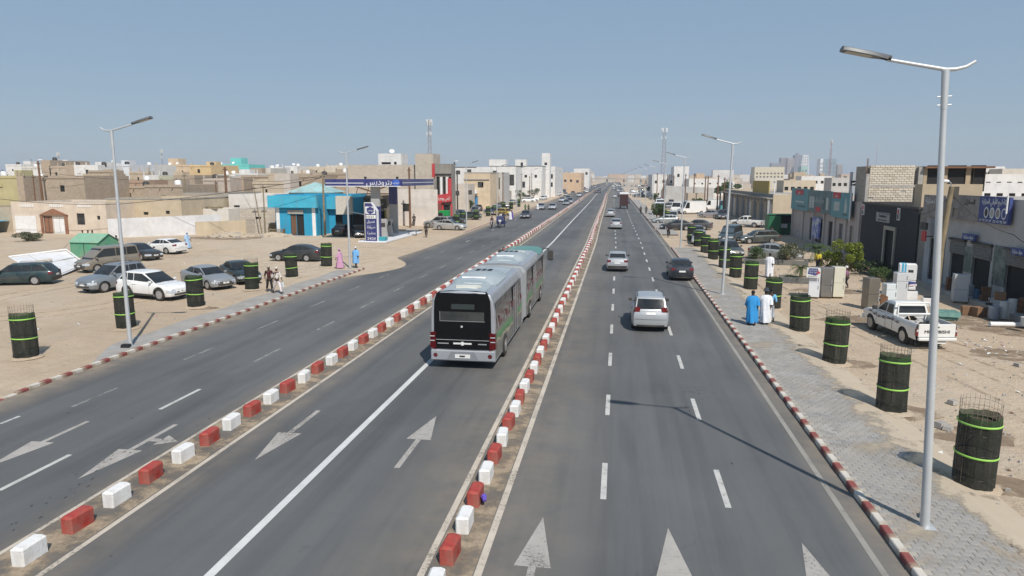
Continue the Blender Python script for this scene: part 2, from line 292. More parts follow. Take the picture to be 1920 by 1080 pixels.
# ------------------------------------------------------------------ mesh helpers
class MB:
    def __init__(s): s.v = []; s.f = []; s.m = []
    def add(s, v, f, m=0):
        o = len(s.v); s.v += [tuple(p) for p in v]; s.f += [tuple(i + o for i in q) for q in f]; s.m += [m] * len(f); return s
    def bb(s, x0, x1, y0, y1, z0, z1, m=0):
        return s.add([(x0, y0, z0), (x1, y0, z0), (x1, y1, z0), (x0, y1, z0), (x0, y0, z1), (x1, y0, z1), (x1, y1, z1), (x0, y1, z1)],
                     [(0, 3, 2, 1), (4, 5, 6, 7), (0, 1, 5, 4), (1, 2, 6, 5), (2, 3, 7, 6), (3, 0, 4, 7)], m)
    def box(s, c, d, m=0, rz=0.0, taper=1.0):
        """box by centre of base and size, turned about z, top scaled by taper"""
        hx, hy = d[0] / 2, d[1] / 2; ca, sa = math.cos(rz), math.sin(rz); v = []
        for z, k in ((0, 1.0), (d[2], taper)):
            for x, y in ((-hx, -hy), (hx, -hy), (hx, hy), (-hx, hy)):
                x *= k; y *= k; v.append((c[0] + x * ca - y * sa, c[1] + x * sa + y * ca, c[2] + z))
        return s.add(v, [(0, 3, 2, 1), (4, 5, 6, 7), (0, 1, 5, 4), (1, 2, 6, 5), (2, 3, 7, 6), (3, 0, 4, 7)], m)
    def cbox(s, x0, x1, y0, y1, z0, z1, c=0.03, m=0, bottom=True):
        """box with chamfered edges: eight rings stacked as an octagon-like loft"""
        rings = []
        for z, k in ((z0, c if bottom else 0), (z0 + (c if bottom else 0.001), 0), (z1 - c, 0), (z1, c)):
            rings.append([(x0 + k + c * .6, y0 + k, z), (x1 - k - c * .6, y0 + k, z), (x1 - k, y0 + k + c * .6, z), (x1 - k, y1 - k - c * .6, z),
                          (x1 - k - c * .6, y1 - k, z), (x0 + k + c * .6, y1 - k, z), (x0 + k, y1 - k - c * .6, z), (x0 + k, y0 + k + c * .6, z)])
        return s.loft(rings, m)
    def loft(s, rings, m=0, cap=True, closed=True):
        n = len(rings[0]); v = [p for r in rings for p in r]; f = []
        for i in range(len(rings) - 1):
            for j in range(n if closed else n - 1):
                k = (j + 1) % n; f.append((i * n + j, i * n + k, (i + 1) * n + k, (i + 1) * n + j))
        if cap: f.append(tuple(reversed(range(n)))); f.append(tuple((len(rings) - 1) * n + j for j in range(n)))
        return s.add(v, f, m)
    def cyl(s, p0, p1, r0, r1=None, n=10, m=0, cap=True):
        r1 = r0 if r1 is None else r1
        return s.tube([p0, p1], [r0, r1], n, m, cap)
    def tube(s, pts, r, n=8, m=0, cap=True):
        pts = [Vector(p) for p in pts]; r = r if isinstance(r, (list, tuple)) else [r] * len(pts); rings = []; ref = None
        for i, p in enumerate(pts):
            t = (pts[min(i + 1, len(pts) - 1)] - pts[max(i - 1, 0)]).normalized()
            if ref is None: ref = Vector((0, 0, 1)) if abs(t.z) < 0.9 else Vector((1, 0, 0))
            a = t.cross(ref).normalized(); b = a.cross(t).normalized(); ref = b
            rings.append([tuple(p + (a * math.cos(2 * math.pi * k / n) + b * math.sin(2 * math.pi * k / n)) * r[i]) for k in range(n)])
        return s.loft(rings, m, cap)
    def lathe(s, prof, n=16, c=(0, 0, 0), m=0, cap=False):
        return s.loft([[(c[0] + r * math.cos(2 * math.pi * k / n), c[1] + r * math.sin(2 * math.pi * k / n), c[2] + z) for k in range(n)] for r, z in prof], m, cap)
    def prism(s, pts, z0, z1, m=0):
        return s.loft([[(x, y, z0) for x, y in pts], [(x, y, z1) for x, y in pts]], m)
    def quad(s, *p, m=0): return s.add(p, [tuple(range(len(p)))], m)
    def sphere(s, c, r, m=0, n=8, k=6, sq=(1, 1, 1)):
        rings = []
        for i in range(1, k):
            a = math.pi * i / k; rings.append([(c[0] + sq[0] * r * math.sin(a) * math.cos(2 * math.pi * j / n), c[1] + sq[1] * r * math.sin(a) * math.sin(2 * math.pi * j / n), c[2] - sq[2] * r * math.cos(a)) for j in range(n)])
        return s.loft(rings, m)
    def merge(s, o, m=None):
        k = len(s.v); s.v += o.v; s.f += [tuple(i + k for i in q) for q in o.f]; s.m += (o.m if m is None else [m] * len(o.f)); return s
    def move(s, mt): s.v = [tuple(mt @ Vector(p)) for p in s.v]; return s
    def mesh(s, name, mats, smooth=0):
        me = bpy.data.meshes.new(name); me.from_pydata(s.v, [], s.f)
        for m in (mats if isinstance(mats, (list, tuple)) else [mats]): me.materials.append(m)
        if any(s.m): me.polygons.foreach_set('material_index', s.m)
        if smooth:
            me.polygons.foreach_set('use_smooth', [True] * len(me.polygons)); me.set_sharp_from_angle(angle=R(smooth))
        me.update(); return me
    def build(s, name, mats, parent=None, loc=(0, 0, 0), rz=0.0, smooth=0, kind=None, color=None, label=None):
        return link(name, s.mesh(name, mats, smooth), parent, loc, rz, kind, color, label)

def link(name, me, parent=None, loc=(0, 0, 0), rz=0.0, kind=None, color=None, label=None):
    o = bpy.data.objects.new(name, me); col.objects.link(o); o.location = loc; o.rotation_euler = (0, 0, rz)
    if parent is not None: o.parent = parent
    if kind: o['kind'] = kind
    if color: o.color = (*color, 1)
    if label: o['label'] = label
    return o
def tag(o, label, cat, group=None):
    o['label'] = label; o['category'] = cat
    if group: o['group'] = group
    return o
def thing(name, label, cat, loc=(0, 0, 0), rz=0.0, group=None):
    o = bpy.data.objects.new(name, None); col.objects.link(o); o.location = loc; o.rotation_euler = (0, 0, rz); o.empty_display_size = 0.3
    return tag(o, label, cat, group)
KIDS = {}
def children(o):
    return [c for c in bpy.data.objects if c.parent == o]
def snapshot(o):
    """remember a finished thing as a tree, so copies need no search"""
    return (o, [snapshot(c) for c in children(o)])
def copy_tree(t, parent=None, color=None):
    o, ch = t; c = o.copy(); col.objects.link(c)
    if parent is not None: c.parent = parent
    for k in ch: copy_tree(k, c)
    return c
def place(t, loc, rz, label, group=None, cat=None, first=None):
    c = t[0] if first else copy_tree(t); c.location = loc; c.rotation_euler = (0, 0, rz); c['label'] = label
    if cat: c['category'] = cat
    if group: c['group'] = group
    elif 'group' in c: del c['group']
    return c
def recolor(o, rgb, names=('body', 'mirror', 'bumper', 'door_handle')):
    for c in o.children:
        if c.name.split('.')[0] in names: c.color = (*rgb, 1)
    o.color = (*rgb, 1)

# Arabic letters to their joined forms, laid out right to left
_AR = {}
for ch, cp, n in (('ا', 0xFE8D, 2), ('أ', 0xFE83, 2), ('ب', 0xFE8F, 4), ('ة', 0xFE93, 2), ('ت', 0xFE95, 4), ('ث', 0xFE99, 4), ('ج', 0xFE9D, 4), ('ح', 0xFEA1, 4),
                  ('خ', 0xFEA5, 4), ('د', 0xFEA9, 2), ('ذ', 0xFEAB, 2), ('ر', 0xFEAD, 2), ('ز', 0xFEAF, 2), ('س', 0xFEB1, 4), ('ش', 0xFEB5, 4), ('ص', 0xFEB9, 4), ('ض', 0xFEBD, 4),
                  ('ط', 0xFEC1, 4), ('ع', 0xFEC9, 4), ('غ', 0xFECD, 4), ('ف', 0xFED1, 4), ('ق', 0xFED5, 4), ('ك', 0xFED9, 4), ('ل', 0xFEDD, 4), ('م', 0xFEE1, 4), ('ن', 0xFEE5, 4),
                  ('ه', 0xFEE9, 4), ('و', 0xFEED, 2), ('ى', 0xFEEF, 2), ('ي', 0xFEF1, 4)): _AR[ch] = (cp, n)
def arabic(t):
    out = []
    for i, ch in enumerate(t):
        if ch not in _AR: out.append(ch); continue
        cp, n = _AR[ch]; prv = i > 0 and t[i - 1] in _AR and _AR[t[i - 1]][1] == 4; nxt = n == 4 and i < len(t) - 1 and t[i + 1] in _AR
        out.append(chr(cp + (3 if prv and nxt else 1 if prv else 2 if nxt else 0)))
    return ''.join(reversed(out))
def text(body, size, m, parent, loc, rot, name='lettering', width=None, extrude=0.012, xs=1.0):
    """lettering as real raised letters; rot is the text's euler, loc its centre"""
    cu = bpy.data.curves.new('t', 'FONT'); cu.body = body; cu.size = size; cu.extrude = extrude; cu.align_x = 'CENTER'; cu.align_y = 'CENTER'; cu.resolution_u = 2
    o = bpy.data.objects.new('t', cu); col.objects.link(o); bpy.context.view_layer.update()
    me = bpy.data.meshes.new_from_object(o.evaluated_get(bpy.context.evaluated_depsgraph_get()))
    bpy.data.objects.remove(o); bpy.data.curves.remove(cu)
    if width and me.vertices:
        xs_ = [v.co.x for v in me.vertices]; k = width / max(1e-3, max(xs_) - min(xs_)); cx = (max(xs_) + min(xs_)) / 2
        for v in me.vertices: v.co.x = (v.co.x - cx) * k
    me.materials.clear(); me.materials.append(m); me.name = name
    q = link(name, me, parent, loc); q.rotation_euler = rot; return q

def skin(name, pts, edges, radii, m, parent=None, levels=1, color=None, root=0):
    """one continuous limb-tree surface grown from a skeleton"""
    me = bpy.data.meshes.new(name); me.from_pydata(pts, edges, []); o = bpy.data.objects.new(name, me); col.objects.link(o)
    md = o.modifiers.new('s', 'SKIN'); md.use_smooth_shade = True; md.branch_smoothing = 0.4
    for i, r in enumerate(radii):
        sv = me.skin_vertices[0].data[i]; sv.radius = r if isinstance(r, tuple) else (r, r); sv.use_root = (i == root)
    if levels:
        s2 = o.modifiers.new('u', 'SUBSURF'); s2.levels = levels; s2.render_levels = levels
    bpy.context.view_layer.update()
    m2 = bpy.data.meshes.new_from_object(o.evaluated_get(bpy.context.evaluated_depsgraph_get())); m2.name = name
    bpy.data.objects.remove(o); bpy.data.meshes.remove(me)
    m2.materials.clear()
    m2.materials.append(m); m2.polygons.foreach_set('material_index', [0] * len(m2.polygons))
    m2.polygons.foreach_set('use_smooth', [True] * len(m2.polygons))
    return link(name, m2, parent, color=color)

def sheet(name, x0, x1, y0, y1, z, m, parent=None, kind='structure', nx=1, ny=1):
    b = MB(); v = []; f = []
    for j in range(ny + 1):
        for i in range(nx + 1): v.append((x0 + (x1 - x0) * i / nx, y0 + (y1 - y0) * j / ny, z))
    for j in range(ny):
        for i in range(nx): a = j * (nx + 1) + i; f.append((a, a + 1, a + nx + 2, a + nx + 1))
    return b.add(v, f).build(name, m, parent, kind=kind)

# ------------------------------------------------------------------ ground, road, pavement
def shift(y):                                    # the avenue swings gently left in the distance
    pts = [(-50, 0), (80, 0), (112, -0.35), (180, -0.9), (240, -1.5), (300, -2.3), (550, -3.2), (1100, -4.0), (1500, -5)]
    for (a, b_), (c_, d_) in zip(pts, pts[1:]):
        if y <= c_: return b_ + (d_ - b_) * (y - a) / (c_ - a)
    return pts[-1][1]
YS = [-12, 0, 12, 25, 40, 55, 60, 70, 80, 88, 96, 104, 112, 125, 140, 160, 180, 200, 220, 240, 260, 280, 300, 340, 380, 450, 550, 700, 900, 1200]
def ribbon(name, xa, xb, z, m, ys=YS, parent=None, kind='structure', y0=None, y1=None):
    """strip between two offsets (numbers or functions of distance), following the avenue"""
    ys = [y for y in ys if (y0 is None or y > y0) and (y1 is None or y < y1)]
    if y0 is not None: ys = [y0] + ys
    if y1 is not None: ys = ys + [y1]
    fa = xa if callable(xa) else (lambda y: xa); fb = xb if callable(xb) else (lambda y: xb)
    v = []; f = []
    for i, y in enumerate(ys):
        v += [(fa(y) + shift(y), y, z), (fb(y) + shift(y), y, z)]
        if i: f.append((2 * i - 2, 2 * i - 1, 2 * i + 1, 2 * i))
    return MB().add(v, f).build(name, m, parent, kind=kind)

g = MB()
N = 64
vs = []; fs = []
for j in range(N + 1):
    for i in range(N + 1):
        x = (i / N * 2 - 1); y = j / N
        vs.append((5000 * x * abs(x) + 0, -60 + 7000 * y * y, -0.02))
for j in range(N):
    for i in range(N): a = j * (N + 1) + i; fs.append((a, a + 1, a + N + 2, a + N + 1))
g.add(vs, fs).build('ground', m_sand, kind='structure')
def ledge(y):                                    # sand creeps over the left edge, side roads join at 60-90 m
    w = -20.35
    if 49 < y < 62: w += 2.6 * math.sin(math.pi * (y - 49) / 13)
    if y > 66: w += 0.25
    return w
YF = sorted(set(YS + [i * 0.75 for i in range(64, 86)]))
ribbon('road', ledge, 5.62, 0.0, m_asph, ys=YF)

mk = MB(); mk_f = MB(); arr = MB(); crm = MB(); sld = MB()
def strip(b, x0, x1, y0, y1, z=0.004):
    s0, s1 = shift(y0), shift(y1); b.quad((x0 + s0, y0, z), (x1 + s0, y0, z), (x1 + s1, y1, z), (x0 + s1, y1, z))
def line(b, xc, w, y0, y1, step=4.0, z=0.004):
    y = y0
    while y < y1: yn = min(y1, y + step); strip(b, xc - w / 2, xc + w / 2, y, yn, z); y = yn; step = 4 if y < 100 else 20
line(sld, -7.45, 0.20, -10, 1100)
line(crm, -10.62, 0.13, -10, 1000); line(crm, -12.02, 0.11, -10, 1000)
line(crm, -3.52, 0.14, -10, 1000); line(crm, -2.46, 0.15, -10, 1000)
mk_e = MB(); line(mk_e, 5.13, 0.13, -10, 500); mk_e.build('edge_marking', m_edge, kind='structure')
y = 3.6
while y < 420:
    for xc in (-0.19, 2.63): strip(mk, xc - 0.07, xc + 0.07, y, y + 2.1)
    y += 5.86
y = 1.7
while y < 300:
    strip(mk if y < 24 else mk_f, -14.57, -14.43, y, y + 2.2); strip(mk_f if rnd() < 0.6 else mk, -17.56, -17.44, y - 0.2, y + 1.9); y += 5.95
strip(mk, -18.5, -18.38, 17.6, 18.3)
def arrow(b, x, ytip, d, hl=2.0, hw=0.36, sl=3.2, sw=0.075, z=0.004):
    """straight-ahead arrow; d=+1 points away, -1 towards the camera"""
    b.quad((x, ytip, z), (x - hw, ytip - d * hl, z), (x + hw, ytip - d * hl, z))
    b.quad((x - sw, ytip - d * hl, z), (x - sw, ytip - d * (hl + sl - 1.2), z), (x + sw, ytip - d * (hl + sl - 1.2), z), (x + sw, ytip - d * hl, z))
arrow(arr, -1.48, 14.25, 1); arrow(arr, 1.21, 14.18, 1); arrow(arr, 3.88, 13.97, 1)
arrow(arr, -5.5, 20.29, 1); arrow(arr, -9.38, 16.22, -1)
arrow(arr, -13.12, 14.45, -1, hl=1.9); arrow(arr, -15.97, 14.7, -1, hl=1.8, sl=2.9)
arr.quad((-13.05, 17.0, .004), (-12.75, 17.0, .004), (-12.75, 17.22, .004), (-13.05, 17.22, .004)); arr.quad((-12.75, 16.75, .004), (-12.2, 17.1, .004), (-12.75, 17.5, .004))
mk.build('lane_marking', m_line, kind='structure'); mk_f.build('worn_lane_marking', m_faint, kind='structure')
crm.build('edge_line', m_cream, kind='structure'); sld.build('solid_line', m_solid, kind='structure'); arr.build('arrow_marking', m_arrow, kind='structure')
# sand lying between the concrete blocks of the two islands
for nm, xa, xb in (('left_island_sand', -11.95, -10.72), ('right_island_sand', -3.42, -2.56)):
    m, nt, b, pos = newmat(nm + '_mat', 0.95)
    n = noise(nt, pos, 1.1, 6, 0.7); n2 = noise(nt, pos, 7, 5, 0.7)
    nt.links.new(mixc(nt, mapr(nt, n2, 0.4, 0.7), (0.40, 0.315, 0.22), (0.30, 0.235, 0.165)), b.inputs['Base Color'])
    tr = nd(nt, 'ShaderNodeBsdfTransparent'); ms = nd(nt, 'ShaderNodeMixShader'); f = mapr(nt, n, 0.42, 0.58, 0.05, 0.85)
    nt.links.new(f, ms.inputs[0]); nt.links.new(b.outputs[0], ms.inputs[1]); nt.links.new(tr.outputs[0], ms.inputs[2]); nt.links.new(ms.outputs[0], nt.nodes['Material Output'].inputs[0])
    ribbon(nm, xa, xb, 0.003, m)

# tar drips and skid stains, patch repairs
m_tar = mat('tar', (0.02, 0.02, 0.02), 0.6, var=0.2)
tar = MB()
random.seed(3)
for _ in range(80):
    if rnd() < 0.55: x = -12.9 + uni(-.5, .5); y = uni(8, 22)
    else: x = uni(-19, 4.8); y = uni(9, 60)
    r = uni(.008, .028); k = 6; a0 = uni(0, 6)
    tar.quad(*[(x + r * uni(.5, 1.1) * math.cos(a0 + i), y + r * uni(1, 4) * math.sin(a0 + i), 0.005) for i in range(k)])
tar.build('tar_spots', m_tar, kind='stuff')

# kerbs: alternating stones, one block each
def kerb(name, xc, w, h, y0, y1, L, fade, gaps=(), yend=400):
    par = link(name, None); par['kind'] = 'structure'
    base = MB(); y = y0; i = 0
    protos = [[MB().cbox(-w / 2, w / 2, -L / 2 + .008, L / 2 - .008, -.02, h, .018).mesh('kerb_stone', mm) for mm in mats_] for mats_ in ((m_kred, m_kwhite),)][0]
    far = (MB(), MB()); n = 0
    while y < yend:
        inside = any(a < y < b_ for a, b_ in gaps)
        if not inside:
            if n < 290 and y < y1:
                o = link('kerb_stone', protos[i % 2], par, (xc + shift(y) + uni(-.008, .008), y, -fade(y)), uni(-.012, .012)); n += 1
            else: far[i % 2].bb(xc + shift(y) - w / 2, xc + shift(y) + w / 2, y - L / 2, y + L / 2, 0, h - fade(y))
        y += L; i += 1
    for k in (0, 1):
        if far[k].v: o = far[k].build('far_kerb_stones', (m_kred, m_kwhite)[k], par); o['kind'] = 'stuff'
    return par
kerb('right_kerb', 5.72, 0.17, 0.14, 9.0, 110, 0.55, lambda y: 0, gaps=((75.5, 92), (101, 104)))
kerb('left_kerb', -20.47, 0.17, 0.13, 15.5, 110, 0.5, lambda y: (0.13 if y < 21.3 else 0.02) * (0.45 + 0.5 * math.sin(y * 1.7)) if y < 24 else 0, gaps=((0, 15.9), (16.6, 18.3), (53.6, 92)))

# right pavement: interlocking pavers
par = ribbon('pavement', 5.81, lambda y: 8.05 + 0.12 * math.sin(y * 0.35) + 0.05 * math.sin(y * 1.3) if y > 9 else 7.6, 0.111, m_joint, ys=[i * 0.8 for i in range(10, 96)] , y0=8, y1=75)
# zig-zag stones, 24 x 12 cm
def zig(L, W, h, k):
    x0, x1, y0, y1 = -W / 2 + .007, W / 2 - .007, -L / 2 + .007, L / 2 - .007; d = .016 * k
    p = [(x0, y0), (x0 + (x1 - x0) * .33, y0 - d), (x0 + (x1 - x0) * .66, y0 + d), (x1, y0), (x1, y1), (x0 + (x1 - x0) * .66, y1 + d), (x0 + (x1 - x0) * .33, y1 - d), (x0, y1)]
    return MB().loft([[(x, y, 0) for x, y in p], [(x, y, h - .006) for x, y in p], [(x * .975, y * .975, h) for x, y in p]])
pv = [zig(.16, .24, .03, 1).mesh('paving_stone', m_paver), zig(.16, .24, .03, 1).mesh('paving_stone', m_paver2)]
cand = []
for r in range(0, 420):
    y = 9.0 + r * .16
    for c_ in range(-1, 11):
        x = 5.95 + c_ * .24 + (.12 if r % 2 else 0)
        edge = 8.03 + 0.12 * math.sin(y * 0.35) + 0.05 * math.sin(y * 1.3)
        if 5.9 < x < edge and y < 74.5: cand.append((x, y))
# the 300 that show largest, nearest to the camera and in view
inv = [p for p in cand if p[1] > 12.3 and not (p[1] < 12.9 and p[0] > 7.3)]
near = set(inv[:300]); rest = [MB(), MB()]
for p in cand:
    k = 0 if rnd() < .72 else 1; z = .09 + uni(-.004, .004)
    if p in near: link('paving_stone', pv[k], par, (p[0], p[1], z), uni(-.02, .02))
    elif p[1] < 40: rest[k].merge(zig(.16, .24, .03, 1).move(Matrix.Translation((p[0], p[1], z))))
    else: rest[k].bb(p[0] - .114, p[0] + .114, p[1] - .074, p[1] + .074, z, z + .03)
for k in (0, 1): rest[k].build('far_paving_stones', (m_paver, m_paver2)[k], par)['kind'] = 'stuff'
ribbon('far_pavement', 5.81, 8.0, 0.10, m_paver, y0=92, y1=240)
ribbon('left_pavement', lambda y: -20.6 - 1.7 * min(1, max(0, (y - 23.5) / 4)) - .1 * math.sin(y), -20.56, 0.02, m_paver, ys=[23.5 + i * .75 for i in range(41)], y0=23.4, y1=53)
# low drift of sand over the outer edges of the pavement, thinning out inwards
m_dust = mat('loose_sand', (0.47, 0.39, 0.29), .95, var=.12, scale=2)
m_drift, nt, b, pos = newmat('drifted_sand', 0.95)
nt.links.new(mixc(nt, noise(nt, pos, 2, 6), (0.44, 0.36, 0.265), (0.52, 0.44, 0.335)), b.inputs['Base Color'])
sp = nd(nt, 'ShaderNodeSeparateXYZ'); nt.links.new(pos, sp.inputs[0]); nn = noise(nt, pos, 1.1, 8, .72)
f = mth(nt, 'ADD', mapr(nt, sp.outputs[0], 7.0, 8.15, 0, 1), mth(nt, 'MULTIPLY', mth(nt, 'SUBTRACT', nn, .5), 2.6))
f2 = mapr(nt, noise(nt, pos, .28, 5, .6), .54, .62, 0, .75)
f = mth(nt, 'MAXIMUM', mapr(nt, f, .45, .85, 0, 1), mth(nt, 'MULTIPLY', f2, mapr(nt, nn, .42, .56)))
tr = nd(nt, 'ShaderNodeBsdfTransparent'); ms = nd(nt, 'ShaderNodeMixShader'); nt.links.new(f, ms.inputs[0]); nt.links.new(tr.outputs[0], ms.inputs[1]); nt.links.new(b.outputs[0], ms.inputs[2]); nt.links.new(ms.outputs[0], nt.nodes['Material Output'].inputs[0])
dr = MB(); ys_ = [8 + i * .5 for i in range(135)]; xs_ = [5.85, 6.6, 7.3, 7.8, 8.15]
for a, b_ in zip(ys_, ys_[1:]):
    for x0, x1 in zip(xs_, xs_[1:]): dr.quad((x0, a, .128), (x1, a, .128), (x1, b_, .128), (x0, b_, .128))
    dr.quad((8.15, a, .128), (9.0, a, -.015), (9.0, b_, -.015), (8.15, b_, .128))
dr.build('drifted_sand', m_drift, kind='stuff', smooth=60)

# ------------------------------------------------------------------ concrete blocks of the two islands
def island_block(m):
    return MB().cbox(-.14, .14, -.31, .31, 0, .37, .045, bottom=False).mesh('island_block', m)
blk = [island_block(m_wblock), island_block(m_rblock)]
ORD = ['first', 'second', 'third', 'fourth', 'fifth', 'sixth', 'seventh', 'eighth', 'ninth', 'tenth', 'eleventh', 'twelfth', 'thirteenth', 'fourteenth']
cn = 0; farb = (MB(), MB())
rows = []
for side, xc, y0 in (('left', -11.30, 11.08), ('right', -3.10, 11.12)):
    i = 0; y = y0; cnt = [0, 0]
    while y < 330:
        rows.append((y, side, xc, i % 2, cnt[i % 2])); cnt[i % 2] += 1; i += 1; y += 1.219
rows.sort()
for y, side, xc, k, c_ in rows:
    x = xc + shift(y) + uni(-.03, .03); y += uni(-.03, .03)
    if cn < 300:
        o = link('island_block', blk[k], None, (x, y, .002), uni(-.06, .06) * (2 if rnd() < .1 else 1)); cn += 1
        cl = ('white', 'red')[k]
        if c_ < 10: tag(o, f'{cl} concrete block in the {side} island row, {ORD[c_]} {cl} one from the front', 'concrete block', f'{cl} blocks of the {side} island')
        elif y < 60: tag(o, f'{cl} concrete block alongside the bus in the {side} island row', 'concrete block', f'{cl} blocks of the {side} island beside the bus')
        else:
            bd = 'just beyond the bus' if y < 90 else 'level with the petrol station' if y < 125 else 'level with the white vans' if y < 170 else 'far off before the bend'
            tag(o, f'{cl} concrete block of the {side} island row {bd}', 'concrete block', f'{cl} blocks of the {side} island {bd}')
    else: farb[k].merge(MB().bb(x - .16, x + .16, y - .37, y + .37, 0, .43))
for k in (0, 1): o = farb[k].build('far_island_blocks', (m_whitep, m_red)[k], kind='stuff'); o['label'] = ('white', 'red')[k] + ' concrete blocks dwindling along the far islands'
# crushed plastic wrapper leaning on a block of the right island
b = MB(); b.tube([(-2.93, 14.75, .12), (-2.88, 14.6, .22), (-2.84, 14.5, .16)], [.03, .07, .04], 7)
b.tube([(-2.95, 14.8, .04), (-2.93, 14.72, .12)], [.05, .04], 6, m=1)
tag(b.build('bag', [mat('purple_plastic', (0.12, 0.08, 0.42), .35, var=.3, scale=20), m_black], smooth=40), 'crumpled purple and black plastic bag lying by a red island block', 'plastic bag')

# ------------------------------------------------------------------ street lamps
def make_lamp():
    t = thing('street_lamp', '', 'street lamp')
    b = MB(); b.tube([(0, 0, 0), (0, 0, 3), (0, 0, 8.2), (0, 0, 8.9)], [.092, .08, .056, .052], 14)
    b.box((0, 0, 0), (.34, .34, .02)); b.build('pole', m_galv, t, smooth=50)
    b = MB(); b.tube([(0, 0, 8.6), (0, 0, 9.32)], [.060, .070], 12)
    for z in (8.68, 8.84):
        b.cyl((-.13, 0, z), (.13, 0, z), .012, n=6)
    b.build('socket', m_galv, t, smooth=50)
    pts = [(-1.05, 0, 9.60), (-.55, 0, 9.475), (0, 0, 9.34), (.18, 0, 9.335), (.36, 0, 9.37), (.52, 0, 9.46)]
    MB().tube(pts, [.032, .036, .040, .038, .035, .032], 10).build('arm', m_galv, t, smooth=50)
    c, s = math.cos(R(-15)), math.sin(R(-15))
    def tr(p): return (-1.05 + p[0] * c - p[2] * s, p[1], 9.60 + p[0] * s + p[2] * c)
    h = MB(); h.loft([[tr((x, y * k, z)) for y, z in ((-.17, .0), (.17, .0), (.15, .06), (.05, .09), (-.05, .09), (-.15, .06))] for x, k in ((.0, .35), (-.1, .55), (-.28, .95), (-.76, 1.0), (-.87, .8))])
    hd = h.build('lamp_head', m_lampgrey, t, smooth=40)
    l = MB(); l.loft([[tr((x, y, -.012)) for y in (-.12, .12)] + [tr((x, y, -.002)) for y in (.12, -.12)] for x in (-.30, -.80)]); l.build('lens', m_lens, hd)
    k = MB(); k.cyl(tr((.06, 0, .03)), tr((-.12, 0, .04)), .055, n=8); k.build('bracket', m_black, t)
    return t
lamp_t = snapshot(make_lamp())
first = True
where_r = ['nearest grey street lamp on the right pavement, at the near fence of tree guards', 'second street lamp along the right pavement, beside three walking men', 'third street lamp on the right, at the end of the paved strip', 'fourth street lamp on the right, by the dark saloon parked across the kerb', 'fifth street lamp on the right, beyond the white vans']
for i in range(16):
    y = 14.84 + i * 29.9; x = (6.56, 6.62, 6.55)[i] if i < 3 else 6.9 + shift(y)
    lb = where_r[i] if i < 5 else 'small grey street lamp far along the right side of the avenue'
    o = place(lamp_t, (x, y, .11 if y < 80 else 0.02), 0, lb, 'street lamps of the right side' if i < 5 else 'far street lamps of the right side', 'street lamp', first); first = False
    if i < 3: o.rotation_euler[1] = R((-2.7, 1.2, 0.6)[i])
where_l = ['grey street lamp at the left kerb in front of the white off-roader', 'street lamp at the left kerb beside the woman in pink', 'street lamp on the left beside the silver saloon']
for i, y in enumerate([27.04, 54.4, 102.6, 131, 159, 187, 216, 245, 275, 305, 335, 365, 395]):
    lb = where_l[i] if i < 3 else 'small grey street lamp far along the left side of the avenue'
    o = place(lamp_t, ((-21.23, -21.9, -22.6)[i] if i < 3 else -22.4 + shift(y), y, .02), math.pi, lb, 'street lamps of the left side' if i < 3 else 'far street lamps of the left side', 'street lamp')

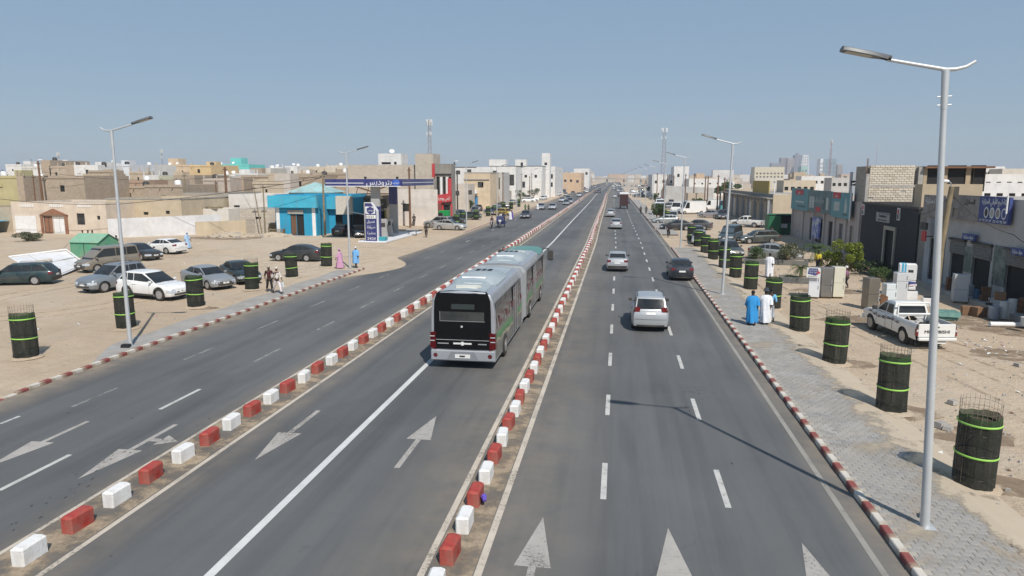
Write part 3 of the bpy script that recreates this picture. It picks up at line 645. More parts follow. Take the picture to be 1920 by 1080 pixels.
# ------------------------------------------------------------------ tree guards: wire cages wrapped in net
def make_guard(hnet=1.85, hwire=2.2, seed=0, wires=True, wrinkle=.018):
    random.seed(50 + seed); t = thing('tree_guard', '', 'tree guard')
    n = 40; r = .44; rings = []; ph = [uni(0, 6.3) for _ in range(5)]
    for j in range(9):
        z = hnet * j / 8; ring = []
        for k in range(n):
            a = 2 * math.pi * k / n; rr = r + wrinkle * (math.sin(7 * a + ph[0] + z) + .6 * math.sin(13 * a + ph[1])) * (1 if j < 8 else .4) + (.02 * math.sin(3 * a + ph[2]) if j == 0 else 0)
            ring.append((rr * math.cos(a), rr * math.sin(a), z + (.03 * math.sin(2 * a + ph[3]) + .012 * math.sin(9 * a) if j == 8 else 0)))
        rings.append(ring)
    MB().loft(rings, cap=False).build('net', m_net, t, smooth=60)
    for z in (hnet * .42 + uni(-.05, .05), hnet * .88):
        tl = uni(-.03, .03); MB().loft([[((r + .022 + q) * math.cos(2 * math.pi * k / n), (r + .022 + q) * math.sin(2 * math.pi * k / n), z + dz + tl * math.cos(2 * math.pi * k / n)) for k in range(n)] for q, dz in ((0, 0), (.012, .012), (.012, .04), (0, .052))], cap=False).build('band', m_band, t, smooth=60)
    w_ = MB(); nw = 26
    if wires:
        for k in range(nw):
            a = 2 * math.pi * k / nw; w_.cyl((r * .97 * math.cos(a), r * .97 * math.sin(a), 0 if k % 3 == 0 else hnet - .2), (r * 1.0 * math.cos(a) + uni(-.01, .01), r * math.sin(a), hwire + uni(-.02, .02)), .0045, n=3, cap=False)
        for z in (hnet + .1, hwire - .1, .3, .9, 1.4): w_.tube([(r * .97 * math.cos(2 * math.pi * k / 20), r * .97 * math.sin(2 * math.pi * k / 20), z) for k in range(21)], .0045, 3, cap=False)
    else: w_.tube([(r * .95 * math.cos(2 * math.pi * k / 16), r * .95 * math.sin(2 * math.pi * k / 16), hnet) for k in range(17)], .006, 3, cap=False)
    w_.build('wire_cage', m_wire, t)
    s_ = MB(); s_.tube([(0, 0, 0), (.03, .02, .8), (.0, .05, 1.5), (.03, .02, hnet - .1)], [.02, .016, .012, .006], 5); s_.build('sapling_stem', m_bwood, t)
    l = MB()
    for _ in range(60):
        z = uni(.7, hnet - .1); a = uni(0, 6.3); q = uni(.05, .32); c_ = Vector((q * math.cos(a), q * math.sin(a), z)); d = Vector((uni(-1, 1), uni(-1, 1), uni(-.6, .6))).normalized() * .06; e = d.cross(Vector((0, 0, 1))).normalized() * .02
        l.quad(c_ - d, c_ + e, c_ + d, c_ - e)
    l.build('sapling_leaves', m_leafd, t)
    s2 = MB(); s2.lathe([(.62 + uni(0, .06), -.01), (.5, .05), (.42, .06)], 14); s2.build('soil_ring', m_sand, t, smooth=60)
    return t
gv = [snapshot(make_guard(1.83, 2.2, 0)), snapshot(make_guard(1.83, 2.15, 1)), snapshot(make_guard(1.78, 1.8, 2, False)), snapshot(make_guard(1.95, 1.97, 3, False))]
used = [False] * 4
def guard(x, y, k, label, group, rot=0, lean=(0, 0)):
    o = place(gv[k], (x, y, 0), rot, label, group, None, not used[k]); used[k] = True; o.rotation_euler = (lean[0], lean[1], rot); q = ((x * 7.3 + y * 3.1) % 1) - .5; o.scale = (1 + q * .06, 1 - q * .05, 1 + q * .05); return o
gr = [(8.68, 17.43, 0, 'with bare wire rim, nearest to the camera on the right'), (8.81, 22.99, 1, 'with bare wire rim, just left of the near street lamp pole'), (8.78, 28.9, 1, 'with wire rim, beside the white pickup'),
      (8.88, 34.93, 2, 'right of the three walking men, first without a wire rim'), (8.84, 40.88, 2, 'behind the three walking men, standing before the appliances'), (8.82, 47.67, 3, 'left of the small palms, sixth from the front on the right'),
      (8.73, 53.22, 2, 'left of the man in the white robe'), (8.76, 58.84, 2, 'level with the oleander bed on the right'), (8.64, 64.92, 3, 'in front of the dark parked car nose'), (8.58, 70.39, 2, 'beside the white and dark parked hatchback')]
for i, (x, y, k, lb) in enumerate(gr):
    guard(x, y, k, 'netted tree guard ' + lb, 'tree guards along the right pavement', i * 1.3, (uni(-.02, .02), uni(-.01, .04)))
gl = [(-24.24, 24.72, 0, 'with wire rim, standing alone at the far left'), (-24.09, 30.51, 2, 'partly behind the left lamp pole'), (-24.1, 36.36, 2, 'in front of the pale saloon bonnet'), (-24.09, 42.65, 1, 'left of the man in dark red'),
      (-24.1, 48.49, 2, 'at the front wheel of the black saloon'), (-24.17, 54.87, 3, 'at the rear wheel of the black saloon')]
for i, (x, y, k, lb) in enumerate(gl):
    guard(x, y, k, 'netted tree guard ' + lb, 'tree guards along the left roadside', i * 1.7 + .4, (uni(-.03, .03), uni(-.04, .02)))
for i, y in enumerate([77, 84, 120, 126.5, 133]):
    guard(8.6 + shift(y), y, 2, 'small netted tree guard farther along the right side, ' + ORD[i] + ' after the gap', 'far tree guards of the right side', i)
for i, y in enumerate([104.5, 109, 120, 132, 139, 151, 163, 176]):
    guard(-24.3 + shift(y), y, 3 if i % 2 else 2, 'small netted tree guard on the left beyond the petrol station, ' + ORD[i] + ' from the front', 'far tree guards of the left side', i)
# ------------------------------------------------------------------ vehicles (nose along local +x)
def lerp_poly(pts, x):
    for (a, b_), (c_, d_) in zip(pts, pts[1:]):
        if x <= c_: 
            t = (x - a) / (c_ - a) if c_ > a else 0; t = max(0, min(1, t)); return b_ + (d_ - b_) * t
    return pts[-1][1]
CAR_MATS = None
def make_car(name, label, cat, L=4.5, W=1.76, H=1.46, wb=2.65, wr=.31, clr=.2, top=None, gh=None, pillars=(.5,), paint=None, full=True,
             bumper='body', rails=False, belt_in=.05, roof_in=.2, tailz=None, headz=None, boot_window=True, front_in=0.0, seams=True, cladding=False, rearlamp_h=.2, paintwin=False, mirror_m=None, rear_taper=.85, door_x=None, spokes=5, rear_glass=None, fender=0.0):
    """top: shoulder line (x from rear to nose, z); gh: greenhouse (xr_base, xr_roof, xf_roof, xf_base, roof z)"""
    paint = paint or m_paint; hl = L / 2; hw = W / 2
    xwf = hl - .86 * (L / 4.5) + (0 if wb < 2.9 else 0); xwr = xwf - wb; ra = wr + .055
    P = {}
    def part(k, m): 
        if k not in P: P[k] = (MB(), m)
        return P[k][0]
    def plan(x):
        q = abs(x) / hl; k = 1 - (.035 * q ** 2) - (.10 if x > 0 else .10 * rear_taper) * max(0, (q - .80) / .20) ** 2.2; return hw * k
    def prof(q, x):                              # half-width factor against height fraction
        return lerp_poly([(0, .92), (.12, .972), (.4, 1.0), (.62, 1.0), (.82, .975), (.95, .93), (1, .895)], q)
    def zt(x): return lerp_poly(top, x)
    def zb(x):
        for xw in (xwf, xwr):
            d = abs(x - xw)
            if d < ra: return max(clr, wr + math.sqrt(max(0, ra * ra - d * d)) - .01)
        q = abs(x) / hl
        return clr + .05 * max(0, (q - .8) / .2)
    def S(x, q):                                 # body side point (right = -y handled by sign)
        z = zb(x) + (zt(x) - zb(x)) * q; qq = (z - clr) / (zt(x) - clr); f = plan(x) * prof(qq, x)
        if fender:
            for xw in (xwf, xwr):
                d = abs(x - xw)
                if d < ra + .12 and qq < .75: f += fender * (1 - d / (ra + .12)) ** .5
        return f, z
    xs = set([-hl, hl, -hl + .06, hl - .06, -hl + .16, hl - .16, -hl + .3, hl - .3])
    for xw in (xwf, xwr):
        for k in range(-5, 6): xs.add(xw + ra * math.sin(k * math.pi / 10) * .999)
        xs.add(xw + ra + .004); xs.add(xw - ra - .004)
    x = -hl
    while x < hl: xs.add(x); x += .24
    xs.update(p for p, _ in top)
    xs = sorted(v for v in xs if -hl <= v <= hl)
    xs2 = [xs[0]]
    for v in xs[1:]:
        if v - xs2[-1] > .003: xs2.append(v)
    xs = xs2
    Q = [0, .06, .2, .4, .58, .72, .84, .93, 1.0]
    body = part('body', paint)
    for sgn in (1, -1):
        v = []; f = []; n = len(Q) + 3
        for i, x in enumerate(xs):
            for q in Q:
                y, z = S(x, q); e = 0
                if abs(x) > hl - .001: e = -math.copysign(.05 * (1 - math.sin(math.pi * min(1, max(0, (z - clr) / (zt(x) - clr))) )), x) * 1.0
                v.append((x + e, y * sgn, z))
            y, z = S(x, 1.0)
            for k, (fy, dz) in enumerate(((.78, .022), (.45, .04), (0, .048))): v.append((x - (math.copysign(.03, x) if abs(x) > hl - .001 else 0), y * fy * sgn, z + dz * (1 if abs(x) < hl - .02 else .4)))
            if i:
                for k in range(n - 1):
                    a = (i - 1) * n + k; b_ = i * n + k
                    f.append((a, b_, b_ + 1, a + 1) if sgn < 0 else (a, a + 1, b_ + 1, b_))
        # ends
        body.add(v, f)
    for e in (-1, 1):
        x = e * hl; v = []; f = []; Y = [-1, -.8, -.5, 0, .5, .8, 1]
        for q in Q:
            y, z = S(x, q); qq = min(1, max(0, (z - clr) / (zt(x) - clr))); ex = -e * .05 * (1 - math.sin(math.pi * qq))
            for fy in Y: v.append((x + ex + e * (.07 * (1 - fy * fy)) * (1 if qq < .9 else .6), y * fy, z + (.02 * (1 - fy * fy) if q == 1 else 0)))
        n = len(Y)
        for i in range(len(Q) - 1):
            for j in range(n - 1):
                a = i * n + j; f.append((a, a + 1, a + n + 1, a + n) if e < 0 else (a, a + n, a + n + 1, a + 1))
        body.add(v, f)
    under = part('underbody', m_black)
    under.bb(-hl + .12, hl - .12, -hw * .86, hw * .86, clr + .015, clr + .06)
    for xw in (xwf, xwr):                        # wheel wells
        for s in (1, -1):
            A = [k * math.pi / 8 for k in range(9)]; v = []; f = []
            for a in A:
                xx = xw + ra * .99 * math.cos(a); zz = wr - .01 + ra * .99 * math.sin(a); v += [(xx, s * (plan(xw) * .97), zz), (xx, s * (hw - .34), zz)]
            for k in range(8): f.append((2 * k, 2 * k + 1, 2 * k + 3, 2 * k + 2))
            under.add(v, f); under.quad(*[(xw + ra * math.cos(a), s * (hw - .34), wr + ra * math.sin(a)) for a in A])
    # greenhouse
    xrb, xrr, xfr, xfb, zr = gh
    zr -= .0
    def ghy(h): return plan(0) * (lerp_poly([(0, .895 - belt_in / hw * .6), (1, .895 - roof_in / hw * .72)], h))
    def ghp(side, u, h):
        """u 0..1 rear to front along the roof-line, h 0..1 belt to roof"""
        xr = xrb + (xrr - xrb) * h; xf = xfb + (xfr - xfb) * h; return xr + (xf - xr) * u
    def zbelt(x): return zt(min(max(x, xrb), xfb)) - .02
    HS = [0, .3, .6, .86, .95, 1.0]; US = [0, .06, .2, .35, .5, .65, .8, .94, 1]
    rings = []
    for h in HS:
        rr = []
        hh = h; ins = 0 if h < .9 else (.03 if h < .98 else .10)
        xr = xrb + (xrr - xrb) * h + ins * .6; xf = xfb + (xfr - xfb) * h - ins * .6
        for u in US: 
            x = xr + (xf - xr) * u; zz = zbelt(x) + (zr - zbelt(x) - .03 * abs(2 * u - 1) ** 3) * (h if h < .9 else (.965 if h < .98 else 1.0)); e = .04 * (abs(2 * u - 1) ** 6)
            rr.append((x, ghy(h) - ins - e, zz))
        m = len(US)
        front = []
        for fy in (.6, 0, -.6):
            x = xf + .07 * (1 - fy * fy); zz = zbelt(xf) + (zr - zbelt(xf) - .03) * (h if h < .9 else (.965 if h < .98 else 1.0)); front.append((x, (ghy(h) - ins) * fy, zz))
        back = []
        for fy in (-.6, 0, .6):
            x = xr - .06 * (1 - fy * fy); zz = zbelt(xr) + (zr - zbelt(xr) - .03) * (h if h < .9 else (.965 if h < .98 else 1.0)); back.append((x, (ghy(h) - ins) * fy, zz))
        rings.append(rr + front + [(p[0], -p[1], p[2]) for p in reversed(rr)] + back)
    n = len(rings[0])
    body.loft([list(reversed(r)) for r in rings], cap=False)
    # roof skin with a gentle crown
    m = len(US); top_r = rings[-1][:m]; v = []; f = []
    for x, y, z in top_r:
        for fy in (1, .6, 0, -.6, -1): v.append((x, y * fy, z + .035 * (1 - fy * fy)))
    for i in range(m - 1):
        for j in range(4): a = i * 5 + j; f.append((a, a + 1, a + 6, a + 5))
    body.add(v, [tuple(reversed(q)) for q in f])
    xf, xr = top_r[-1][0], top_r[0][0]; yy = top_r[-1][1]; zf = top_r[-1][2]
    body.add([(xf, yy * k, zf + .035 * (1 - k * k)) for k in (1, .6, 0, -.6, -1)] + [(p[0], p[1], p[2]) for p in rings[-1][m:m + 3]], [(0, 1, 5), (1, 2, 6, 5), (2, 3, 7, 6), (3, 4, 7)])
    yy = top_r[0][1]; zf = top_r[0][2]
    body.add([(xr, yy * k, zf + .035 * (1 - k * k)) for k in (-1, -.6, 0, .6, 1)] + [(p[0], p[1], p[2]) for p in rings[-1][-3:]], [(0, 1, 5), (1, 2, 6, 5), (2, 3, 7, 6), (3, 4, 7)])
    # panes, a few millimetres proud of the shell
    def face_pt(h, x, y): pass
    def zz_at(x, h): return zbelt(x) + (zr - zbelt(x)) * h
    def front_pane(k, xbase, xroof, sgn, h0, h1, yk=.93, off=.012):
        b = part(k, m_glass if not paintwin or sgn > 0 else m_glass); v = []; f = []
        for h in (h0, (h0 + h1) / 2, h1):
            xx = xbase + (xroof - xbase) * h; zc = zbelt(xbase) + (zr - zbelt(xbase) - .03) * h
            for fy in (-1, -.6, 0, .6, 1):
                g = .07 if sgn > 0 else .06; v.append((xx + sgn * (g * (1 - (fy * yk) ** 2) * (1 if abs(fy) < .99 else .9) + off), ghy(h) * fy * yk, zc + off))
        for i in range(2):
            for j in range(4): a = i * 5 + j; f.append((a, a + 1, a + 6, a + 5) if sgn > 0 else (a, a + 5, a + 6, a + 1))
        b.add(v, f)
    front_pane('windscreen', xfb, xfr, 1, .06, .9)
    if boot_window: front_pane('rear_window', xrb, xrr, -1, .12 if rear_glass is None else rear_glass, .86, yk=.88)
    cuts = [0] + list(pillars) + [1]
    for s in (1, -1):
        for i in range(len(cuts) - 1):
            u0, u1 = cuts[i], cuts[i + 1]; b = part(f'side_window{"" if s > 0 else "_"}{i}', m_glass)
            pts = []
            def P3(u, h):
                xr = xrb + (xrr - xrb) * h; xf = xfb + (xfr - xfb) * h; x = xr + (xf - xr) * u; return (x, s * (ghy(h) + .008 - .04 * abs(2 * u - 1) ** 6), zz_at(x, h) + .0)
            xa = lambda u, h: u
            # keep B pillars upright: convert from base abscissa
            def at_x(x, h):
                e = 0
                xr = xrb + (xrr - xrb) * h; xf = xfb + (xfr - xfb) * h; u = (x - xr) / (xf - xr); return (x, s * (ghy(h) + .009 - .04 * abs(2 * min(1, max(0, u)) - 1) ** 6), zz_at(x, h))
            span0, span1 = xrr, xfr
            xb0 = xrb + .14 if i == 0 else xrr + (xfr - xrr) * u0 + .03
            xb1 = xfb - .16 if i == len(cuts) - 2 else xrr + (xfr - xrr) * u1 - .03
            xt0 = xrr + .10 if i == 0 else xb0; xt1 = xfr - .03 if i == len(cuts) - 2 else xb1
            lo, hi = .10, .84; v = []; f = []
            for h in (lo, .5, hi):
                k = (h - lo) / (hi - lo)
                for t in (0, .5, 1):
                    x0 = xb0 + (xt0 - xb0) * k; x1 = xb1 + (xt1 - xb1) * k; v.append(at_x(x0 + (x1 - x0) * t, h))
            for a_ in range(2):
                for c_ in range(2): a = a_ * 3 + c_; f.append((a, a + 1, a + 4, a + 3) if s < 0 else (a, a + 3, a + 4, a + 1))
            b.add(v, f)
    # lamps, plates, grille
    def wrap(k, m, e, z0, z1, back, ffrom, off=.012, s=1):
        b = part(k, m); cols = []
        x = e * (hl - back); st = [x, e * (hl - back * .4), e * (hl - .015)]
        for xx in st: cols.append([(xx, s * (S(xx, min(1, max(0, (z - zb(xx)) / (zt(xx) - zb(xx)))))[0] + off), z) for z in (z0, (z0 + z1) / 2, z1)])
        for fy in (.97, .85, ffrom):
            c_ = []
            for z in (z0, (z0 + z1) / 2, z1):
                qq = min(1, max(0, (z - clr) / (zt(e * hl) - clr))); y = S(e * hl, min(1, max(0, (z - zb(e * hl)) / (zt(e * hl) - zb(e * hl)))))[0]
                c_.append((e * (hl + .07 * (1 - fy * fy) * (1 if qq < .9 else .6) - .05 * (1 - math.sin(math.pi * qq)) + off), s * y * fy, z))
            cols.append(c_)
        v = [p for c_ in cols for p in c_]; f = []
        for i in range(len(cols) - 1):
            for j in range(2): a = i * 3 + j; f.append((a, a + 1, a + 4, a + 3) if e * s > 0 else (a, a + 3, a + 4, a + 1))
        b.add(v, f)
    def ebar(k, m, e, z0, z1, f0, f1, off=.012, n_=5):
        b = part(k, m); v = []; f = []
        for i in range(n_):
            fy = f0 + (f1 - f0) * i / (n_ - 1)
            for z in (z0, z1):
                qq = min(1, max(0, (z - clr) / (zt(e * hl) - clr))); y = S(e * hl, min(1, max(0, (z - zb(e * hl)) / (zt(e * hl) - zb(e * hl)))))[0]
                v.append((e * (hl + .07 * (1 - fy * fy) * (1 if qq < .9 else .6) - .05 * (1 - math.sin(math.pi * qq)) + off), y * fy, z))
        for i in range(n_ - 1): a = 2 * i; f.append((a, a + 1, a + 3, a + 2) if e > 0 else (a, a + 2, a + 3, a + 1))
        b.add(v, f)
    zn = zt(hl); ztl = zt(-hl); hz = headz or (zn - .2, zn - .03); tz = tailz or (ztl - .2, ztl - .03)
    for s, nm in ((1, ''), (-1, '_')):
        wrap('headlight' + nm, m_head, 1, hz[0], hz[1], .30, .58, s=s)
        wrap('tail_light' + nm, m_tail, -1, tz[0], tz[1], .20, .70, s=s)
    ebar('grille', m_trim, 1, hz[0] + .01, hz[1] - .01, -.5, .5)
    ebar('lower_grille', m_trim, 1, clr + .10, clr + .22, -.72, .72)
    ebar('plate', m_plate, 1, clr + .235, clr + .34, -.28, .28, .022, 3)
    pz = (tz[0] - .02 if ztl > .9 else clr + .32); ebar('plate_', m_plate, -1, pz - .1, pz + .02, -.3, .3, .022, 3)
    if bumper == 'dark': ebar('bumper', m_trim, -1, clr + .08, clr + .3, -1, 1, .016, 7); ebar('bumper_', m_trim, 1, clr + .24, clr + .36, -1, 1, .014, 7)
    else:
        ebar('bumper', m_trim, -1, clr + .03, clr + .12, -.85, .85, .014); ebar('bumper_gap', m_black, -1, clr + .38, clr + .392, -.98, .98, .009)
    if cladding or bumper == 'dark':
        b = part('sill_trim', m_trim)
        for s in (1, -1):
            x0, x1 = xwr + ra + .03, xwf - ra - .03; v = []; f = []
            for i in range(5):
                x = x0 + (x1 - x0) * i / 4
                for q in ((0, .16) if cladding else (.42, .5)): y, z = S(x, q); v.append((x, s * (y + .014), z))
            for i in range(4): a = 2 * i; f.append((a, a + 2, a + 3, a + 1) if s < 0 else (a, a + 1, a + 3, a + 2))
            b.add(v, f)
    if cladding:
        for xw in (xwf, xwr):
            for s in (1, -1):
                b = part('wheel_arch_trim', m_trim); v = []; f = []
                for k in range(13):
                    a = math.pi * k / 12; 
                    for rr in (ra - .01, ra + .06):
                        x = xw + rr * math.cos(a); z = wr + rr * math.sin(a); q = min(1, max(0, (z - zb(x)) / (zt(x) - zb(x)))); v.append((x, s * (max(S(x, q)[0], plan(x) * .965) + .014), z))
                for k in range(12): a = 2 * k; f.append((a, a + 1, a + 3, a + 2) if s > 0 else (a, a + 2, a + 3, a + 1))
                b.add(v, f)
    if full:
        for s, nm in ((1, ''), (-1, '_')):
            xm = xfb - .28; y0 = ghy(.05) + .02
            b = part('mirror' + nm, mirror_m or paint); b.cbox(xm - .06, xm + .06, min(s * (y0 + .04), s * (y0 + .23)), max(s * (y0 + .04), s * (y0 + .23)), zt(xm) + .02, zt(xm) + .17, .03)
            b.cyl((xm, s * (y0 - .03), zt(xm) + .03), (xm, s * (y0 + .08), zt(xm) + .06), .02, n=5)
        if seams:
            b = part('door_gap', m_black)
            cutx = door_x or [xrr + (xfr - xrr) * u for u in pillars[-2:]] + [xfb - .42]
            if door_x is None: cutx = [max(xwr + ra * .75, xrb + .25)] + cutx
            for s in (1, -1):
                for x in cutx:
                    v = []
                    for q in (.08, .3, .55, .8, .98):
                        y, z = S(x, q); v += [(x - .006, s * (y + .005), z), (x + .006, s * (y + .005), z)]
                    b.add(v, [(2 * k, 2 * k + 1, 2 * k + 3, 2 * k + 2) if s < 0 else (2 * k, 2 * k + 2, 2 * k + 3, 2 * k + 1) for k in range(4)])
            for s in (1, -1):
                for i_, x in enumerate(cutx[:-1]):
                    y, z = S(x + .22, .8); part('door_handle' + ('' if s > 0 else '_') + str(i_), paint).cbox(x + .12, x + .32, min(s * (y - .01), s * (y + .03)), max(s * (y - .01), s * (y + .03)), z, z + .035, .008)
            # bonnet edges
            xb = xfb + .04; v = []
            for i in range(6):
                x = xb + (hl - .12 - xb) * i / 5; y, z = S(x, 1)
                for s in (1, -1): pass
                v.append((x, y * .93, z + .014))
            for s in (1, -1):
                vv = []
                for p in v: vv += [(p[0], s * (p[1] - .006), p[2]), (p[0], s * (p[1] + .006), p[2])]
                b.add(vv, [(2 * k, 2 * k + 1, 2 * k + 3, 2 * k + 2) if s > 0 else (2 * k, 2 * k + 2, 2 * k + 3, 2 * k + 1) for k in range(5)])
        part('wiper', m_black).tube([(xfb + .05, -.5, zt(xfb) + .03), (xfb - .18, -.05, zt(xfb) + .16)], .012, 4)
        part('wiper', m_black).tube([(xfb + .05, .1, zt(xfb) + .03), (xfb - .18, .5, zt(xfb) + .16)], .012, 4)
        part('badge', m_rim).cbox(hl + .06, hl + .085, -.07, .07, hz[0] + .03, hz[0] + .12, .01)
        if rails:
            for s, nm in ((1, ''), (-1, '_')):
                y = ghy(1) - .06; part('roof_rail' + nm, m_trim).tube([(xrr + .15, s * y, zr), (xrr + .25, s * y, zr + .06), (xfr - .2, s * y, zr + .06), (xfr - .1, s * y, zr)], .018, 6)
    # wheels
    tyre = MB(); tw = .21
    tyre.tube([(0, -tw / 2, 0), (0, -tw / 2 + .025, 0), (0, tw / 2 - .025, 0), (0, tw / 2, 0)], [wr * .9, wr, wr, wr * .9], 20)
    rim = MB(); r2 = wr * .68; sw_ = .034 if spokes < 7 else .018
    for s in (1, -1):
        rim.tube([(0, s * (tw / 2 - .02), 0), (0, s * (tw / 2 + .004), 0), (0, s * (tw / 2 + .006), 0), (0, s * (tw / 2 - .01), 0)], [r2, r2, r2 * .9, r2 * .88], 18, cap=False)
        for k in range(spokes):
            a = 2 * math.pi * k / spokes + .3; c_, d_ = math.cos(a), math.sin(a); y = s * (tw / 2 + .004)
            rim.quad((-d_ * sw_, y, c_ * sw_), (r2 * .92 * c_ - d_ * sw_, y, r2 * .92 * d_ + c_ * sw_), (r2 * .92 * c_ + d_ * sw_, y, r2 * .92 * d_ - c_ * sw_), (d_ * sw_, y, -c_ * sw_))
        rim.cyl((0, s * tw / 2 * .9, 0), (0, s * (tw / 2 + .012), 0), .05, n=8); rim.cyl((0, s * (tw / 2 - .001), 0), (0, s * (tw / 2 + .001), 0), r2 * .93, n=18, m=1)
    wx = [(xwf, 1), (xwf, -1), (xwr, 1), (xwr, -1)]; wy = hw - tw / 2 - .02
    if full:
        t = thing(name, label, cat)
        for k, (b, m) in P.items():
            nm = k.rstrip('_0123456789'); sm = 0 if nm in ('door_gap', 'underbody') else 40
            o = b.build(nm, m, t, smooth=sm)
        tm = tyre.mesh('wheel', m_rubber, 40); rm = rim.mesh('rim', [m_rim, m_black], 40)
        for x, s in wx:
            o = link('wheel', tm, t, (x, s * wy, wr)); link('rim', rm, o)
        return t
    ms = []; out = MB(); idx = {}
    for k, (b, m) in P.items():
        if m.name not in idx: idx[m.name] = len(ms); ms.append(m)
        out.merge(b, idx[m.name])
    for m in (m_rubber, m_rim, m_black):
        if m.name not in idx: idx[m.name] = len(ms); ms.append(m)
    for x, s in wx:
        out.merge(MB().merge(tyre).move(Matrix.Translation((x, s * wy, wr))), idx['rubber']); r_ = MB().merge(rim).move(Matrix.Translation((x, s * wy, wr))); r_.m = [idx['rim_metal'] if q == 0 else idx['black'] for q in r_.m]; out.merge(r_)
    o = out.build(name, ms, smooth=40); tag(o, label, cat); return o

SPEC = {
 'sedan': dict(L=4.5, W=1.75, H=1.45, wb=2.62, wr=.31, top=[(-2.25, .98), (-2.1, 1.03), (-1.5, 1.06), (-.6, .98), (.6, .93), (1.0, .92), (1.7, .82), (2.1, .72), (2.25, .64)], gh=(-1.75, -1.05, .22, 1.0, 1.43), pillars=(.44,)),
 'sedan_new': dict(L=4.65, W=1.78, H=1.46, wb=2.7, wr=.325, top=[(-2.32, 1.02), (-2.2, 1.07), (-1.6, 1.08), (-.5, 1.0), (.7, .95), (1.05, .94), (1.8, .83), (2.2, .72), (2.32, .64)], gh=(-1.95, -1.0, .15, 1.15, 1.45), pillars=(.16, .52), spokes=10),
 'hatch': dict(L=4.2, W=1.72, H=1.47, wb=2.55, wr=.30, top=[(-2.1, .95), (-1.9, .98), (-.5, .95), (.6, .91), (1.0, .9), (1.6, .80), (1.98, .70), (2.1, .62)], gh=(-2.02, -1.45, .2, 1.02, 1.45), pillars=(.2, .56)),
 'wagon': dict(L=4.65, W=1.74, H=1.48, wb=2.68, wr=.315, top=[(-2.32, .93), (-2.1, .97), (-.5, .95), (.6, .92), (1.05, .9), (1.8, .80), (2.2, .70), (2.32, .62)], gh=(-2.24, -1.75, .3, 1.1, 1.47), pillars=(.33, .64), bumper='dark', rails=True),
 'suv': dict(L=4.3, W=1.82, H=1.7, wb=2.5, wr=.36, clr=.26, top=[(-2.15, 1.05), (-1.95, 1.12), (-.5, 1.09), (.6, 1.06), (.95, 1.05), (1.6, .98), (2.0, .88), (2.15, .76)], gh=(-2.08, -1.72, .05, .88, 1.70), pillars=(.26, .6), rails=True, roof_in=.18, fender=.03),
 'suv_new': dict(L=4.57, W=1.85, H=1.68, wb=2.66, wr=.37, clr=.24, top=[(-2.28, 1.04), (-2.1, 1.14), (-.5, 1.09), (.6, 1.03), (1.0, 1.02), (1.7, .95), (2.12, .82), (2.28, .7)], gh=(-2.12, -1.6, -.05, 1.05, 1.67), pillars=(.2, .55), cladding=True, roof_in=.19, spokes=9),
 'van': dict(L=4.6, W=1.8, H=1.95, wb=2.7, wr=.32, clr=.24, top=[(-2.3, 1.1), (-2.1, 1.14), (.9, 1.1), (1.5, 1.05), (2.0, .92), (2.3, .78)], gh=(-2.25, -2.05, .7, 1.72, 1.93), pillars=(.33, .66), roof_in=.16),
}
for k in ('van', ): SPEC[k]['seams'] = True
FULL = {}; LITE = {}
def proto(kind, lite=False, metal=False, **kw):
    key = (kind, metal, tuple(sorted(kw.items())) if kw else None); D = LITE if lite else FULL
    if key not in D:
        s = dict(SPEC[kind]); s.update(kw)
        o = make_car('car', '', 'car', full=not lite, paint=m_metal if metal else m_paint, **s)
        D[key] = [snapshot(o), False]
    return D[key]
def car(kind, x, y, head, rgb, label, group=None, lite=False, metal=False, cat='car', name=None, z=0.0, **kw):
    """head: compass of the nose, degrees from +x counter-clockwise"""
    p = proto(kind, lite, metal, **kw)
    o = place(p[0], (x, y, z), R(head), label, group, cat, not p[1]); p[1] = True
    if name: o.name = name
    recolor(o, rgb); return o

SILVER = (0.50, 0.52, 0.54); WHITE = (0.80, 0.80, 0.79); BLACK = (0.012, 0.012, 0.014); NAVY = (0.02, 0.028, 0.045)
GREEN = (0.010, 0.030, 0.032); GREY = (0.20, 0.21, 0.22); BEIGE = (0.40, 0.37, 0.31)
# the main carriageway, seen from behind
car('suv', 1.66, 35.55, 90, SILVER, 'silver off-roader driving away in the middle of the right carriageway', 'cars driving away on the right', metal=True, name='off_roader', mirror_m=m_trim, boot_window=True, tailz=(1.0, 1.24))
car('sedan', 0.02, 57.4, 90, SILVER, 'silver saloon driving away straight ahead of the silver off-roader', 'cars driving away on the right', metal=True, bumper='dark', mirror_m=m_trim)
car('sedan', 4.66, 53.1, 90, NAVY, 'dark blue-black saloon stopped against the right kerb', 'cars driving away on the right', metal=True)
car('sedan_new', -0.28, 103.9, 90, SILVER, 'silver saloon farther ahead, nearer of the two following each other', 'cars driving away on the right', lite=True, metal=True)
car('sedan_new', -1.47, 135.6, 90, SILVER, 'silver saloon farther ahead, the one next to the island beyond', 'cars driving away on the right', lite=True, metal=True)
